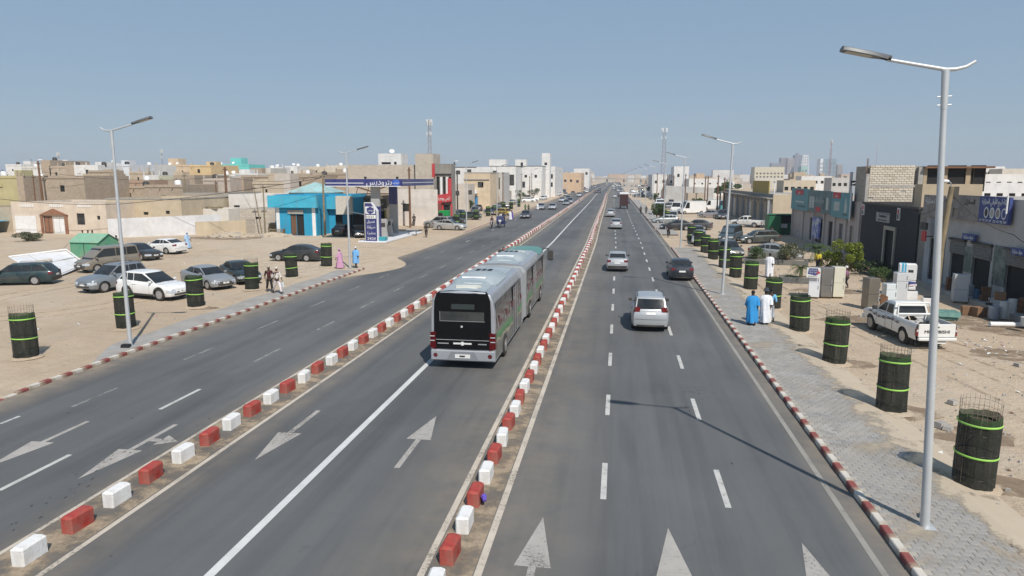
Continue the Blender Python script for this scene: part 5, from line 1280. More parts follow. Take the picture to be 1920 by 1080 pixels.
    b = MB(); b.prism([(-.4, 14.2), (.4, 14.2), (.5, 14.5), (.3, 14.8), (-.3, 14.8), (-.5, 14.5)], 3.08, 3.13); b.build('roof_hatch', MATS['hatch_cream'], t)
    # green front of the roof
    b = MB(); b.loft([[(x, y, z) for x, z in ((-1.18, 2.82), (-1.06, 2.97), (-.84, 3.065), (0, 3.115), (.84, 3.065), (1.06, 2.97), (1.18, 2.82))] for y in (15.6, 18.12)], cap=False, closed=False); b.build('roof_front_panel', m_greenp, t, smooth=50)
    # doors on the right side
    for y in (4.6, 11.9, 16.9):
        d = MB(); d.bb(hw + .004, hw + .018, y, y + 1.2, .45, 2.55); do = d.build('door', m_bglass, t)
        for yy in (y, y + .58, y + 1.16): MB().bb(hw + .015, hw + .03, yy, yy + .04, .45, 2.55).build('door_frame', m_bus, do)
    for s, z in ((1, 2.75), (-1, 2.75)):
        b = MB(); b.tube([(s * 1.1, 18.1, 2.9), (s * 1.45, 18.45, 2.95), (s * 1.55, 18.5, 2.75)], .03, 6); b.cbox(min(s * 1.42, s * 1.78), max(s * 1.42, s * 1.78), 18.40, 18.60, 2.15, 2.8, .05); b.build('mirror', m_trim, t)
    MB().bb(-1.15, 1.15, 18.2, 18.22, 1.1, 2.7).build('windscreen', m_bglass, t)
    MB().bb(-1.1, 1.1, .3, 18.0, .3, .4).build('underbody', m_black, t)
    return t
make_bus()
# ------------------------------------------------------------------ buildings
def wall_face(b, o, u, n, wd, h, ops, depth=.16, m=0):
    """wall with real openings: cells round them, reveals going in"""
    o, u, n = Vector(o), Vector(u), Vector(n); Z = Vector((0, 0, 1))
    us = sorted(set([0, wd] + [q for a in ops for q in (max(0, a[0]), min(wd, a[0] + a[2]))])); zs = sorted(set([0, h] + [q for a in ops for q in (max(0, a[1]), min(h, a[1] + a[3]))]))
    P = lambda x, z, d=0: tuple(o + u * x + Z * z - n * d)
    for i in range(len(us) - 1):
        for j in range(len(zs) - 1):
            cx, cz = (us[i] + us[i + 1]) / 2, (zs[j] + zs[j + 1]) / 2
            if any(a[0] < cx < a[0] + a[2] and a[1] < cz < a[1] + a[3] for a in ops): continue
            b.quad(P(us[i], zs[j]), P(us[i + 1], zs[j]), P(us[i + 1], zs[j + 1]), P(us[i], zs[j + 1]), m=m)
    for a in ops:
        x0, z0, x1, z1 = a[0], a[1], a[0] + a[2], a[1] + a[3]
        for p, q in (((x0, z0), (x1, z0)), ((x1, z0), (x1, z1)), ((x1, z1), (x0, z1)), ((x0, z1), (x0, z0))):
            b.quad(P(*p), P(*p, depth), P(*q, depth), P(*q), m=m)
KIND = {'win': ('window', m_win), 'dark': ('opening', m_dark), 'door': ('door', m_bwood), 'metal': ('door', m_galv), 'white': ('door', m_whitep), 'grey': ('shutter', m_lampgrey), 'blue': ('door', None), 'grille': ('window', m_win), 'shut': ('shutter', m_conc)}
m_bluep = mat('blue_paint', (0.02, 0.22, 0.46), .6, var=.12, dust=.25); m_brownp = mat('brown_paint', (0.27, 0.13, 0.075), .8, var=.2, stain=.4)
KIND['blue'] = ('door', m_bluep); KIND['brown'] = ('door', m_brownp)
FACES = {'S': ((0, 0), (1, 0), (0, -1)), 'E': ((1, 0), (0, 1), (1, 0)), 'N': ((1, 1), (-1, 0), (0, 1)), 'W': ((0, 1), (0, -1), (-1, 0))}
def building(label, x0, x1, y0, y1, h, rgb, cat='house', group=None, m=None, ops={}, parapet=.45, name='house', roof=None, cope=None, rz=0.0, joined=False, merge=None):
    W, D = x1 - x0, y1 - y0; m = m or m_wallc; b = MB(); panes = []
    for F, (o, u, n) in FACES.items():
        wd = W if u[1] == 0 else D; oo = (o[0] * W, o[1] * D, 0); op = ops.get(F, [])
        wall_face(b, oo, (*u, 0), (*n, 0), wd, h, op)
        for a in op: panes.append((oo, u, n, a))
    t_ = .18; b.quad((0, 0, h), (W, 0, h), (W, t_, h), (0, t_, h)); b.quad((0, D - t_, h), (W, D - t_, h), (W, D, h), (0, D, h)); b.quad((0, t_, h), (t_, t_, h), (t_, D - t_, h), (0, D - t_, h)); b.quad((W - t_, t_, h), (W, t_, h), (W, D - t_, h), (W - t_, D - t_, h))
    for p, q in (((t_, t_), (W - t_, t_)), ((W - t_, t_), (W - t_, D - t_)), ((W - t_, D - t_), (t_, D - t_)), ((t_, D - t_), (t_, t_))):
        b.quad((*q, h), (*q, h - parapet), (*p, h - parapet), (*p, h))
    rm_ = roof or m_conc
    if joined:
        b.quad((t_, t_, h - parapet), (W - t_, t_, h - parapet), (W - t_, D - t_, h - parapet), (t_, D - t_, h - parapet), m=1)
        for oo, u, n, a in panes:
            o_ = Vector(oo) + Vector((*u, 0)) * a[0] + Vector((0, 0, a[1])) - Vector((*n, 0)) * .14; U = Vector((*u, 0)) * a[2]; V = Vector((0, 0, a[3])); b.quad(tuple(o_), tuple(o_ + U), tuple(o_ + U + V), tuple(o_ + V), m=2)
        if merge: merge(b, W, D, h)
        o = b.build(name, [m, rm_, m_dark], None, (x0, y0, -.02), rz, color=rgb); return tag(o, label, cat, group)
    t = thing(name, label, cat, (x0, y0, -.02), rz, group)
    b.build('wall', m, t, color=rgb)
    MB().quad((t_, t_, h - parapet), (W - t_, t_, h - parapet), (W - t_, D - t_, h - parapet), (t_, D - t_, h - parapet)).build('roof', rm_, t)
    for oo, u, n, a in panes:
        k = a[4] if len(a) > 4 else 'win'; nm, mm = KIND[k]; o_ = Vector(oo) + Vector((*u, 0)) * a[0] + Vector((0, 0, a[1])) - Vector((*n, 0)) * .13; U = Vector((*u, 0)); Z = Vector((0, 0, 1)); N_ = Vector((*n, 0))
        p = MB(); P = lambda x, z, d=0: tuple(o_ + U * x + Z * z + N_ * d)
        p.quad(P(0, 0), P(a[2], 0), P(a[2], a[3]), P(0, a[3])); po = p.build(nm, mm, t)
        if k in ('win', 'grille', 'door', 'metal', 'white', 'blue', 'brown'):
            f = MB(); fw = min(.06, a[2] * .08)
            def bar(xa, xb, za, zb, d=.03):
                c = [P(xa, za, d), P(xb, za, d), P(xb, zb, d), P(xa, zb, d), P(xa, za, 0.005), P(xb, za, 0.005), P(xb, zb, 0.005), P(xa, zb, 0.005)]; f.add(c, [(0, 1, 2, 3), (0, 4, 5, 1), (1, 5, 6, 2), (2, 6, 7, 3), (3, 7, 4, 0)])
            bar(0, fw, 0, a[3]); bar(a[2] - fw, a[2], 0, a[3]); bar(fw, a[2] - fw, a[3] - fw, a[3]); bar(fw, a[2] - fw, 0, fw)
            if a[2] > .7: bar(a[2] / 2 - fw / 2, a[2] / 2 + fw / 2, fw, a[3] - fw)
            if k == 'grille':
                x = .12
                while x < a[2] - .08: bar(x, x + .035, fw, a[3] - fw, .06); x += .16
            f.build('frame', m_trim if k != 'white' else m_galv, po)
        if k in ('shut', 'grey'):
            f = MB(); z = .06
            while z < a[3]: q = [P(.03, z, .004), P(a[2] - .03, z, .004), P(a[2] - .03, z + .05, .035), P(.03, z + .05, .035), P(a[2] - .03, z + .07, .004), P(.03, z + .07, .004)]; f.add(q, [(0, 1, 2, 3), (3, 2, 4, 5)]); z += .11
            f.build('slats', mm, po)['kind'] = 'stuff'
    if cope:
        c = MB(); e = .06
        c.bb(-e, W + e, -e, 0.0 - .003, h - .16, h + .02); c.bb(W + .003, W + e, -e, D, h - .16, h + .02); c.bb(-e, -.003, 0, D, h - .16, h + .02); c.build('coping', cope, t)
    return t
def house_px(label, p0, p1, ptop, Y, depth, rgb, **kw):
    """house whose camera-facing wall stands at distance Y along the avenue and spans the given bearings"""
    xa, z = at(p0, ptop, Y); xb, _ = at(p1, ptop, Y); z2 = at((p0 + p1) / 2, ptop, Y)[1]
    return building(label, xa, xb, Y, Y + depth, max(2.2, z2), rgb, **kw)
def rops(W, h, n=3, z=1.0, s=.8, k='win'):
    return [(W * (i + .5) / n - s / 2 + uni(-.2, .2), z + uni(-.1, .3), s, s * uni(.9, 1.3), k) for i in range(n)]
CREAM = (0.60, 0.52, 0.41); CREAM2 = (0.54, 0.45, 0.32); TAN = (0.48, 0.39, 0.285); TAN2 = (0.54, 0.45, 0.335); WHT = (0.72, 0.71, 0.69); PEACH = (0.60, 0.43, 0.29); TURQ = (0.16, 0.62, 0.58)

# front house at the far left with the brown portal
xa = at(22, 400, 82.4)[0]; xb = at(199, 400, 82.4)[0]; U = lambda px: at(px, 400, 82.4)[0] - xa; Zp = lambda px, py: at(px, py, 82.4)[1]
W_ = xb - xa
t = building('cream house front with a brown gabled portal and a white and brown door', xa, xb, 82.4, 93, 4.2, (0.66, 0.56, 0.455), parapet=.3,
    ops={'S': [(U(80), 0.02, U(97) - U(80), 2.35, 'brown'), (U(97) + .02, .02, U(120) - U(97), 2.15, 'white'), (U(143), 1.25, U(158) - U(143), 1.5, 'grille'), (U(181), 1.95, U(187) - U(181), .5, 'dark')]})
b = MB(); b.bb(U(76), U(80) - .02, -.16, -.003, 0, 2.5); b.bb(U(120) + .06, U(126), -.16, -.003, 0, 2.5); b.loft([[(U(74), y, 2.5), (U(128), y, 2.5), (U(101), y, 3.35)] for y in (-.22, -.003)]); b.build('portal', m_brownp, t)
MB().bb(U(28), U(67), -.12, -.03, .1, 2.35).build('white_panel', m_whitep, t)
for p in (40, 95, 147):
    for k in range(8): MB().bb(U(p) + k * .26, U(p) + k * .26 + .13, -.07, -.003, 3.55, 3.95).build('baluster', m_whitep, t)
house_px('grey-brown house side wall with a turquoise awning at the left edge', -60, 21, 388, 84, 8, TAN, ops={'S': rops(5, 3, 2)})
b = MB(); b.bb(-86.0, -82.3, 80.6, 80.9, 1.6, 2.9); b.bb(-86.0, -82.6, 80.9, 83.9, 1.55, 1.6); tag(b.build('awning', mat('sky_blue', (0.04, 0.42, 0.62), .7, var=.1, dust=.2)), 'bright turquoise awning fixed at the left picture edge', 'awning')
b = MB(); b.bb(-84.6, -82.9, 81.2, 82.6, 0, 1.5); b.bb(-84.5, -83.6, 81.15, 81.2, .15, 1.3, m=1); tag(b.build('crate', [m_dark, m_bluep]), 'dark kiosk box under the turquoise awning', 'kiosk box')
building('long beige wall with three small dark openings right of the portal house', at(201, 400, 88)[0], at(341, 400, 88)[0], 88, 100, 4.6, CREAM2, ops={'S': [(2.6, 2.2, .5, .5, 'dark'), (5.6, 2.3, .75, .4, 'dark'), (9.0, 2.45, .6, .45, 'dark')]}, parapet=.4, cope=m_conc)
def free_wall(label, p, q, h, rgb, m=None, th=.2, name='wall', h2=None, cat='wall'):
    d = Vector((q[0] - p[0], q[1] - p[1], 0)); n = Vector((-d.y, d.x, 0)).normalized() * th; b = MB(); P, Q = Vector((*p, -.02)), Vector((*q, -.02)); h2 = h2 or h
    b.loft([[tuple(P), tuple(P + n), tuple(P + n + Vector((0, 0, h))), tuple(P + Vector((0, 0, h)))], [tuple(Q), tuple(Q + n), tuple(Q + n + Vector((0, 0, h2))), tuple(Q + Vector((0, 0, h2)))]])
    return tag(b.build(name, m or m_wallc, color=rgb), label, cat)
free_wall('white yard wall between the cream house and the block walls', (-62.6, 77.6), (-52.5, 86.0), 2.35, (0.66, 0.66, 0.67), h2=2.6)
free_wall('low beige yard wall with a dark corner hole', (-54.0, 82.6), (-49.6, 87.2), 1.75, CREAM2)
wb_ = free_wall('grey concrete block yard wall with a square hole', (-49.4, 86.9), (-46.6, 88.6), 1.9, (.3, .3, .3), m=m_block)
wb_ = free_wall('grey concrete block yard wall behind the wood pile', (-46.0, 88.4), (-42.9, 88.2), 1.9, (.3, .3, .3), m=m_block)
MB().bb(-46.9, -46.0, 88.9, 89.0, 0, 1.4).build('opening', m_dark, wb_)
house_px('unplastered grey block house with small rusty pipes', 342, 428, 361, 100, 10, (.3, .3, .3), m=m_block, ops={'S': [(1.8, 2.6, .12, .35, 'dark'), (4.4, 2.6, .12, .35, 'dark')]})
t = house_px('white shack with a rubble covered flat roof', 324, 428, 391, 93, 5, (0.66, 0.63, 0.58), m=m_wallc)
random.seed(21); b = MB()
for _ in range(30): b.box((uni(.2, 7), uni(-.2, 1.5), 2.95 + uni(0, .2)), (uni(.2, 1.4), uni(.08, .3), uni(.05, .16)), rz=uni(-.5, .5))
b.build('rubble', m_wood, t)['kind'] = 'stuff'
house_px('plain white house with one barred window left of the blue shop', 428, 512, 364, 99, 9, (0.68, 0.645, 0.60), ops={'S': [(.8, 2.4, .95, .85, 'grille')]})
building('low grey block house with a slit opening beside the blue shop', at(450, 400, 87.5)[0], at(516, 400, 87.5)[0], 87.5, 94, 3.25, (.3, .3, .3), m=m_blockw, ops={'S': [(2.2, 1.9, .8, .3, 'dark')]}, parapet=.1)
b = MB(); random.seed(4)
for k in range(7):
    for j in range(5): b.cyl((-46.2 + uni(-.1, .1), 86.9 + j * .16, .12 + k * .19), (-44.6 + uni(-.1, .1), 86.9 + j * .16 + uni(-.05, .05), .12 + k * .19), .085, n=6)
tag(b.build('wood_pile', m_wood, kind=None), 'stack of dark logs against the block wall', 'wood pile')
random.seed(9)
def rubble(label, cx, cy, rx, ry, n, hs=.5, m=None, name='rubble_heap'):
    b = MB()
    for j in range(4):
        rr = [(cx + rx * (1 - j * .28) * math.cos(a * .5236) * uni(.8, 1.15), cy + ry * (1 - j * .28) * math.sin(a * .5236) * uni(.8, 1.15), hs * j / 3 * uni(.8, 1.1) - .02) for a in range(12)]
        if j == 0: rings = []
        rings.append(rr)
    b.loft(rings)
    for _ in range(n):
        a = uni(0, 6.28); q = rnd() ** .5; s = uni(.06, .28); b.box((cx + rx * q * math.cos(a), cy + ry * q * math.sin(a), hs * max(0, 1 - q) * .8), (s * uni(.8, 2.5), s, s * uni(.4, .9)), rz=uni(0, 3), taper=.8, m=random.randrange(2))
    return tag(b.build(name, [m_dust, m_conc], kind='stuff'), label, 'rubble')
rubble('heap of pale rubble before the block yard walls', -49.0, 82.5, 3.6, 2.6, 60, .55); rubble('second sandy rubble heap near the wood pile', -43.6, 83.4, 2.9, 1.6, 45, .5)

# blue corner shop
m_cyan = mat('cyan_plaster', (0.055, 0.40, 0.56), .85, var=.12, scale=1.0, stain=.35, bump=.4, bscale=6); m_cyand = mat('blue_plaster', (0.025, 0.31, 0.50), .85, var=.1, scale=1.2, stain=.25)
xs0 = at(519, 440, 84.6)[0]; xs1 = at(595, 443, 84.6)[0]; W_ = xs1 - xs0; Us = lambda px: at(px, 420, 84.6)[0] - xs0
t = building('bright blue corner shop with a deep cyan fascia', xs0, xs1, 84.6, 93, 5.25, (.1, .3, .5), m=m_cyand, name='shop', cat='shop', ops={'S': [(Us(545), 0.02, Us(556) - Us(545), 2.7, 'door'), (Us(556) + .02, .02, Us(570) - Us(556), 2.7, 'dark')]})
MB().bb(-.75, W_ + .35, -.6, -.003, 3.62, 5.15).build('fascia', m_cyan, t)
MB().bb(Us(541), Us(570), -.12, -.003, 2.8, 3.3).build('shutter_box', m_conc, t)
for px in (519, 586): MB().bb(Us(px), Us(px) + .45, -.05, -.002, 0, 3.62).build('white_pilaster', m_whitep, t)
xe = at(662, 440, 88.5)[0]
t = building('blue recessed shop wing with plastered cream end', xs1 + .02, xe, 88.5, 94, 5.2, (.1, .3, .5), m=m_cyand, name='shop', cat='shop', ops={'S': [(.9, .02, 1.0, 2.5, 'dark'), (2.9, .02, 2.6, 2.6, 'dark')]})
MB().bb(0, xe - xs1 - 2.0, -.7, -.003, 3.3, 4.9).build('fascia', m_cyan, t); MB().bb(xe - xs1 - 2.0 + .01, xe - xs1 + .1, -.75, -.003, 2.6, 5.0).build('cream_panel', mat('cream_panel', (0.60, 0.55, 0.47), .9, var=.1, stain=.3), t)
b = MB(); b.tube([(0, 0, 0), (2.6, 0, -.5)], .07, 6); tag(b.build('awning_pole', m_whitep, loc=(xs1 + 3.2, 87.6, 3.0)), 'white slanted pipe sticking out under the cyan fascia', 'pipe')
b = MB(); random.seed(2)
for k in range(5): b.bb(-1.0, 1.0, -.02 + .02 * k * 0, .5, .18 * k + .02, .18 * k + .09); b.bb(-1.0, -.9, 0, .5, .18 * k, .18 * k + .18); b.bb(.9, 1.0, 0, .5, .18 * k, .18 * k + .18)
tag(b.build('pallet', m_wood, loc=(xs0 + .5, 83.5, 0)), 'stacked wooden pallets leaning by the blue shop', 'pallets')
t = thing('hut_roof', 'faded turquoise pyramid roof behind the blue shop', 'roof', (-45.6, 101, 0)); b = MB(); b.loft([[(-3.6, -3, 5.2), (3.6, -3, 5.2), (3.6, 3, 5.2), (-3.6, 3, 5.2)], [(-.15, -.1, 6.7), (.15, -.1, 6.7), (.15, .1, 6.7), (-.15, .1, 6.7)]]); b.build('roof', mat('faded_turquoise', (0.28, 0.50, 0.52), .85, var=.3, scale=.6, dust=.6), t); MB().bb(-3.2, 3.2, -2.6, 2.6, 0, 5.2).build('wall', m_wallc, t, color=CREAM2)
# yellow shop behind the cars of the petrol station
t = building('dark brown and yellow shop front behind the petrol station', at(662, 400, 93)[0], at(712, 400, 93)[0], 93, 101, 4.9, (0.20, 0.17, 0.13), name='shop', cat='shop', ops={'S': [(.3, .02, 1.3, 2.8, 'dark'), (1.9, .02, .9, 2.8, 'win'), (3.1, .02, 1.5, 2.8, 'dark')]})
for x in (1.62, 2.82, 4.62): MB().bb(x, x + .25, -.06, -.003, 0, 3.0).build('yellow_pillar', mat('yellow_plaster', (0.50, 0.38, 0.10), .8, var=.15), t)
MB().bb(.1, 5.0, -.25, -.003, 3.2, 4.5).build('signboard', mat('brown_sign', (0.12, 0.095, 0.065), .7, var=.2), t); text(arabic('مركز الرياض'), .95, mat('sign_pale', (0.55, 0.52, 0.45), .6), t, (2.6, -.27, 3.9), (R(90), 0, 0), width=3.9)
b = MB(); b.bb(0, 4.6, 0, 3, 5.1, 5.2); [b.tube([(q, 0, 4.9), (q + .5, -.3, 6.1)], .05, 5) for q in (0, 1.6, 3.1)]; b.tube([(0, 0, 6.2), (2.4, -.2, 5.5), (4.6, -.1, 6.2)], .12, 6)
tag(b.build('scrap_pile', m_bwood, loc=(at(668, 400, 94)[0], 94, 0)), 'broken timbers piled on the flat roof under the canopy', 'timber')

# white stained wall building and pale block storey behind the canopy
building('stained white plaster building behind the petrol pumps', at(744, 400, 105)[0], at(808, 400, 105)[0], 105, 107.5, 5.6, (0.68, 0.62, 0.56), ops={'S': [(1.0, 2.2, 1.1, 1.2, 'grille'), (6.6, .02, .8, 2.0, 'dark')]})
def roof_room(label, p0, p1, ptop, Y, zbase, rgb, m=None, ops=(), depth=4, name='rooftop_room'):
    xa, z = at(p0, ptop, Y); xb, _ = at(p1, ptop, Y); z = at((p0 + p1) / 2, ptop, Y)[1]
    t = building(label, xa, xb, Y, Y + depth, z - zbase, rgb, m=m, ops={'S': list(ops)}, name=name, cat='rooftop room', parapet=.2); t.location.z = zbase; return t
t_ = house_px('long pale block storey stretching behind the canopy', 652, 806, 309, 122, 3, (.5, .45, .4), m=m_blockw, ops={'S': [(3, 7.2, .5, .4, 'dark'), (9, 7.2, .5, .4, 'dark'), (14, 7.2, .4, .4, 'dark')]})
zr_ = at(706, 310, 122)[1]
roof_room('white rooftop room with dark slit windows and a dish', 709, 752, 288, 126, zr_ - .3, WHT, ops=[(.6, .55, 1.8, .4, 'dark'), (3.0, .5, .5, .5, 'dark')])
roof_room('pale block rooftop tower above the canopy end', 778, 812, 288, 121, 4.0, (.5, .45, .4), m=m_blockw, depth=5, name='rooftop_tower')
b = MB()
for _ in range(4): pass
b.lathe([(0.02, .12), (.35, .2), (.5, .42)], 14); b.cyl((0, 0, -.6), (0, 0, .15), .04, n=6); o = b.build('satellite_dish', m_whitep, loc=(at(735, 288, 127)[0], 127, at(735, 288, 127)[1] + .2), smooth=60); o.rotation_euler = (R(50), 0, R(20)); tag(o, 'white satellite dish on top of the white rooftop room', 'satellite dish')

# red trimmed two-storey shop
xa = at(815, 400, 113)[0]; xb = at(847, 400, 113)[0]; W_ = xb - xa; HR = at(830, 307, 113)[1]
m_redb = mat('red_sign', (0.50, 0.035, 0.045), .6, var=.15, dust=.2); m_gp = mat('grey_plaster', (0.27, 0.25, 0.22), .9, var=.2, scale=1.2, stain=.5)
t = building('grey and red two-storey shop with white columns and red signs', xa, xb, 113, 116, HR, (.3, .3, .3), m=m_gp, name='shop', cat='shop', ops={'S': [(.4, 4.6, .5, 3.0, 'dark'), (1.5, 4.6, .4, 3.0, 'dark'), (2.5, 4.6, .4, 3.0, 'dark'), (.3, .02, W_ * .36, 2.9, 'dark'), (W_ * .52, .02, W_ * .38, 2.9, 'dark')]})
MB().bb(-.25, .22, -.4, -.003, 7.5, HR + .05).build('red_panel', m_redb, t); MB().bb(W_ - .6, W_ + .05, -.12, -.003, 4.2, 7.3).build('red_panel', m_redb, t); MB().bb(.25, W_ + .1, -.3, -.003, HR - 1.6, HR).build('upper_board', m_gp, t)
sg = MB(); sg.loft([[(0, y, 3.2), (W_ + .1, y, 3.5), (W_ + .1, y, 4.9), (0, y, 4.5)] for y in (-.5, -.1)]); so = sg.build('sign', m_redb, t)
text('KOUMBI', .62, m_plate, so, (W_ * .36, -.52, 3.85), (R(90), 0, 0), width=W_ * .5); text(arabic('كومبي'), .75, m_plate, so, (W_ * .8, -.52, 4.05), (R(90), R(-5), 0), width=W_ * .3)
for x in (1.05, 2.05): MB().bb(x, x + .35, -.08, -.003, 4.5, 7.5).build('white_column', m_whitep, t)
for x in (.05, W_ * .44, W_ - .15): MB().bb(x, x + .28, -.1, -.003, 0, 3.2).build('red_pillar', m_redb, t)
t = house_px('small red painted stall left of the red shop', 801, 814, 382, 108, 6, (0.34, 0.07, 0.06), name='stall', cat='stall', ops={'S': [(.3, .02, 1.0, 2.2, 'dark')]})
b = MB(); b.cbox(0, 1.6, 0, 1.3, .75, 2.3, .05); b.cyl((1.1, .6, 0), (1.1, .6, .8), .1, n=6, m=1); tag(b.build('waste_skip', [mat('bright_green', (0.01, 0.30, 0.07), .5, var=.1), m_black], loc=(at(822, 400, 106)[0], 106, 0)), 'bright green box on a post in front of the red shop', 'green box')

# buildings beyond, left of the avenue
house_px('white building with a thin dark roof edge behind the poles', 846, 893, 313, 190, 15, WHT, cope=m_trim, ops={'S': rops(14, 8, 4, 8, 1.2, 'win')})
house_px('pale two-storey house behind the two utility poles', 847, 872, 345, 145, 10, (0.58, 0.52, 0.45), ops={'S': rops(5, 4, 2, 3.6)})
t = house_px('cream two-storey house with a cornice and blue ground-floor doors', 870, 919, 323, 168, 14, (0.62, 0.50, 0.35), ops={'S': [(.5, .02, 1.2, 3.0, 'blue'), (2.0, .02, 1.4, 3.0, 'blue'), (3.4, 5.0, 1.4, 1.4, 'win'), (4.3, 5.2, .5, 1, 'win')]}, cope=m_conc)
MB().bb(-.2, 6.3, -.25, -.003, 6.9, 7.1).build('cornice', m_conc, t); MB().bb(1.6, 3.4, -1.2, -.003, 3.6, 4.4).build('balcony', m_whitep, t)
house_px('narrow grey-white building with tall ribs', 922, 942, 323, 180, 12, (0.48, 0.48, 0.47), ops={'S': [(.4, 4.4, .35, 3.0, 'win'), (1.1, 4.4, .35, 3.0, 'win'), (1.8, 4.4, .35, 3.0, 'win'), (.6, .02, 1.4, 2.6, 'shut')]})
Zc = at(950, 311, 232)[1]
t = house_px('big white three-storey block, left wing with a striped window', 917, 967, 311, 232, 16, WHT, cope=m_trim, ops={'S': [(5.5, 4.8, 3.0, 3.6, 'grille'), (1.0, .02, 2.4, 3, 'shut'), (5.2, .02, 2.4, 3, 'shut')]})
t = house_px('big white three-storey block, right wing with small square windows', 967, 1017, 311, 250, 60, WHT, cope=m_trim, ops={'S': [(3.2, 7.4, .9, 1.0, 'dark'), (6.8, 7.4, .9, 1.0, 'dark'), (1.4, 3.8, 2.0, 2.2, 'grille')], 'E': rops(60, 10, 9, 7.4, 1.2) + rops(60, 5, 9, 4, 1.2)})
t = house_px('white stair tower rising from the big white block', 1016, 1031, 287, 262, 5, WHT, ops={'S': [(1.0, 12.0, 1.0, 1.0, 'dark')]}, name='stair_tower', cat='tower')
house_px('white corner house with dark balconies right of the stair tower', 1031, 1041, 312, 275, 40, WHT, ops={'S': [(.3, 7.0, .9, 1.8, 'dark'), (.3, 3.8, .9, 1.8, 'dark')], 'E': rops(40, 9, 6, 7.4, 1.4)})
roof_room('white rooftop room on the left wing', 917, 948, 299, 236, Zc - .3, WHT); roof_room('white rooftop room with a dark door on the right wing', 966, 986, 299, 256, Zc - .3, WHT, ops=[(2.0, .1, .9, 1.8, 'dark')])
house_px('peach coloured long building with an arched top', 1043, 1090, 324, 350, 30, PEACH, ops={'S': rops(12, 6, 4, 5, 1.2), 'E': rops(30, 6, 6, 5, 1.2)})
house_px('white building rising behind the peach one', 1076, 1105, 316, 470, 30, WHT, ops={'S': rops(10, 6, 3, 9, 1.5)})

# second and third rows of houses at the left: each with its own bearing, distance and colour
def clutter(b, W, D, H):
    """ledge band, roof block, stub columns: what sits on these flat roofs"""
    if W > 4 and rnd() < .6: b.bb(-.07, W + .07, -.09, -.002, H - .45, H - .28)
    if W > 5 and rnd() < .5: a = uni(.1, .6) * W; b.bb(a, a + uni(1.2, 2.8), D * .35, D * .35 + 2.4, H - .3, H + uni(.5, 1.1))
    if rnd() < .4:
        for q in (0.02, .5, .96): b.bb(W * q, W * q + .2, .02, .22, H + .002, H + uni(.4, .9))
    if W > 6 and rnd() < .6: a = uni(.05, .7) * W; b.bb(a, a + .9, -.12, -.003, H - 1.9, H - 1.2)
    if W > 3:
        for q in range(int(W // 2.2)):
            if rnd() < .5: b.bb(.6 + q * 2.2, .72 + q * 2.2, -.35, -.003, H - .62, H - .52)
random.seed(31)
LH = [(-30, 30, 329, 104, (0.46, 0.41, 0.22), 'pale yellow house at the left edge'), (30, 43, 330, 103, TAN, 'narrow tan house side beside the pale yellow house'), (43, 79, 334, 116, (0.50, 0.52, 0.47), 'grey-green house with two dark windows'),
      (78, 157, 329, 98, TAN, 'plain tan two-storey house above the portal house'), (10, 40, 308, 190, WHT, 'white house far off at the left edge'), (42, 77, 312, 175, (0.66, 0.64, 0.58), 'off-white house behind the leaning lamp post'),
      (76, 93, 300, 150, TAN2, 'tall tan stair house'), (92, 123, 311, 150, (0.45, 0.37, 0.29), 'tan house with a window hole'), (122, 139, 309, 146, TAN, 'brown side wall next to the white cube'),
      (138, 183, 309, 142, WHT, 'large white cube-shaped house'), (183, 243, 308, 150, (0.66, 0.68, 0.71), 'white house with a small dark opening'), (183, 212, 305, 165, WHT, 'white upper storey with a dark roof edge'),
      (157, 270, 348, 108, TAN2, 'long low tan block wall house'), (270, 342, 346, 104, TAN, 'darker low tan wall house'), (228, 272, 338, 116, (0.40, 0.27, 0.19), 'reddish brown small house with one window'),
      (246, 275, 309, 170, WHT, 'white house with a shaded roof room'), (268, 300, 328, 135, (0.68, 0.67, 0.64), 'white low house in the middle rows'), (297, 325, 329, 128, (0.48, 0.47, 0.36), 'olive-grey house with a pale door'), (325, 364, 328, 126, TAN, 'brown block house left of the yellow one'),
      (290, 362, 309, 200, (0.62, 0.48, 0.33), 'long peach house with small windows'), (355, 395, 309, 165, (0.66, 0.49, 0.27), 'warm yellow house'), (393, 466, 308, 205, TURQ, 'long turquoise house'), (380, 431, 334, 118, (0.54, 0.46, 0.39), 'pale pinkish plastered house'),
      (431, 456, 333, 122, TAN, 'brown house behind the dark pole'), (400, 440, 327, 140, WHT, 'thin white parapet house'), (452, 522, 328, 128, TAN2, 'tan house in the centre rows'), (469, 491, 315, 180, TAN, 'tan stair room in the distance'), (490, 507, 315, 182, (0.6, 0.57, 0.52), 'off-white house next to the tan stair room'),
      (505, 530, 313, 195, WHT, 'small white house with a dark window'), (534, 557, 311, 200, WHT, 'white cube house with dark roof edge'), (522, 606, 328, 124, TAN2, 'long tan house behind the turquoise roof'), (548, 582, 325, 155, TAN, 'brown parapet house'),
      (579, 613, 312, 190, CREAM, 'cream house with a deep roof ledge'), (612, 652, 310, 180, (0.60, 0.54, 0.45), 'cream house with two slit windows'), (606, 652, 323, 130, TAN2, 'tan wall house behind the wooden pole')]
for i, (a, b_, tp, Y, c, lb) in enumerate(LH):
    if len(lb.split()) < 4: lb += ' in the left quarter'
    W_ = at(b_, tp, Y)[0] - at(a, tp, Y)[0]; h_ = at((a + b_) / 2, tp, Y)[1]; n = max(1, int(W_ / 5)); zz = h_ - uni(2.0, 2.6)
    house_px(lb, a, b_, tp, Y, uni(8, 14), c, joined=True, merge=clutter, m=m_blockt if c in (TAN, TAN2) else m_wallc, group=None, ops={'S': [(W_ * (k + .5) / n - .4 + uni(-.5, .5), max(.3, zz), uni(.5, .9), uni(.6, 1.0)) for k in range(n)] if W_ > 2.5 else []}, parapet=.3)
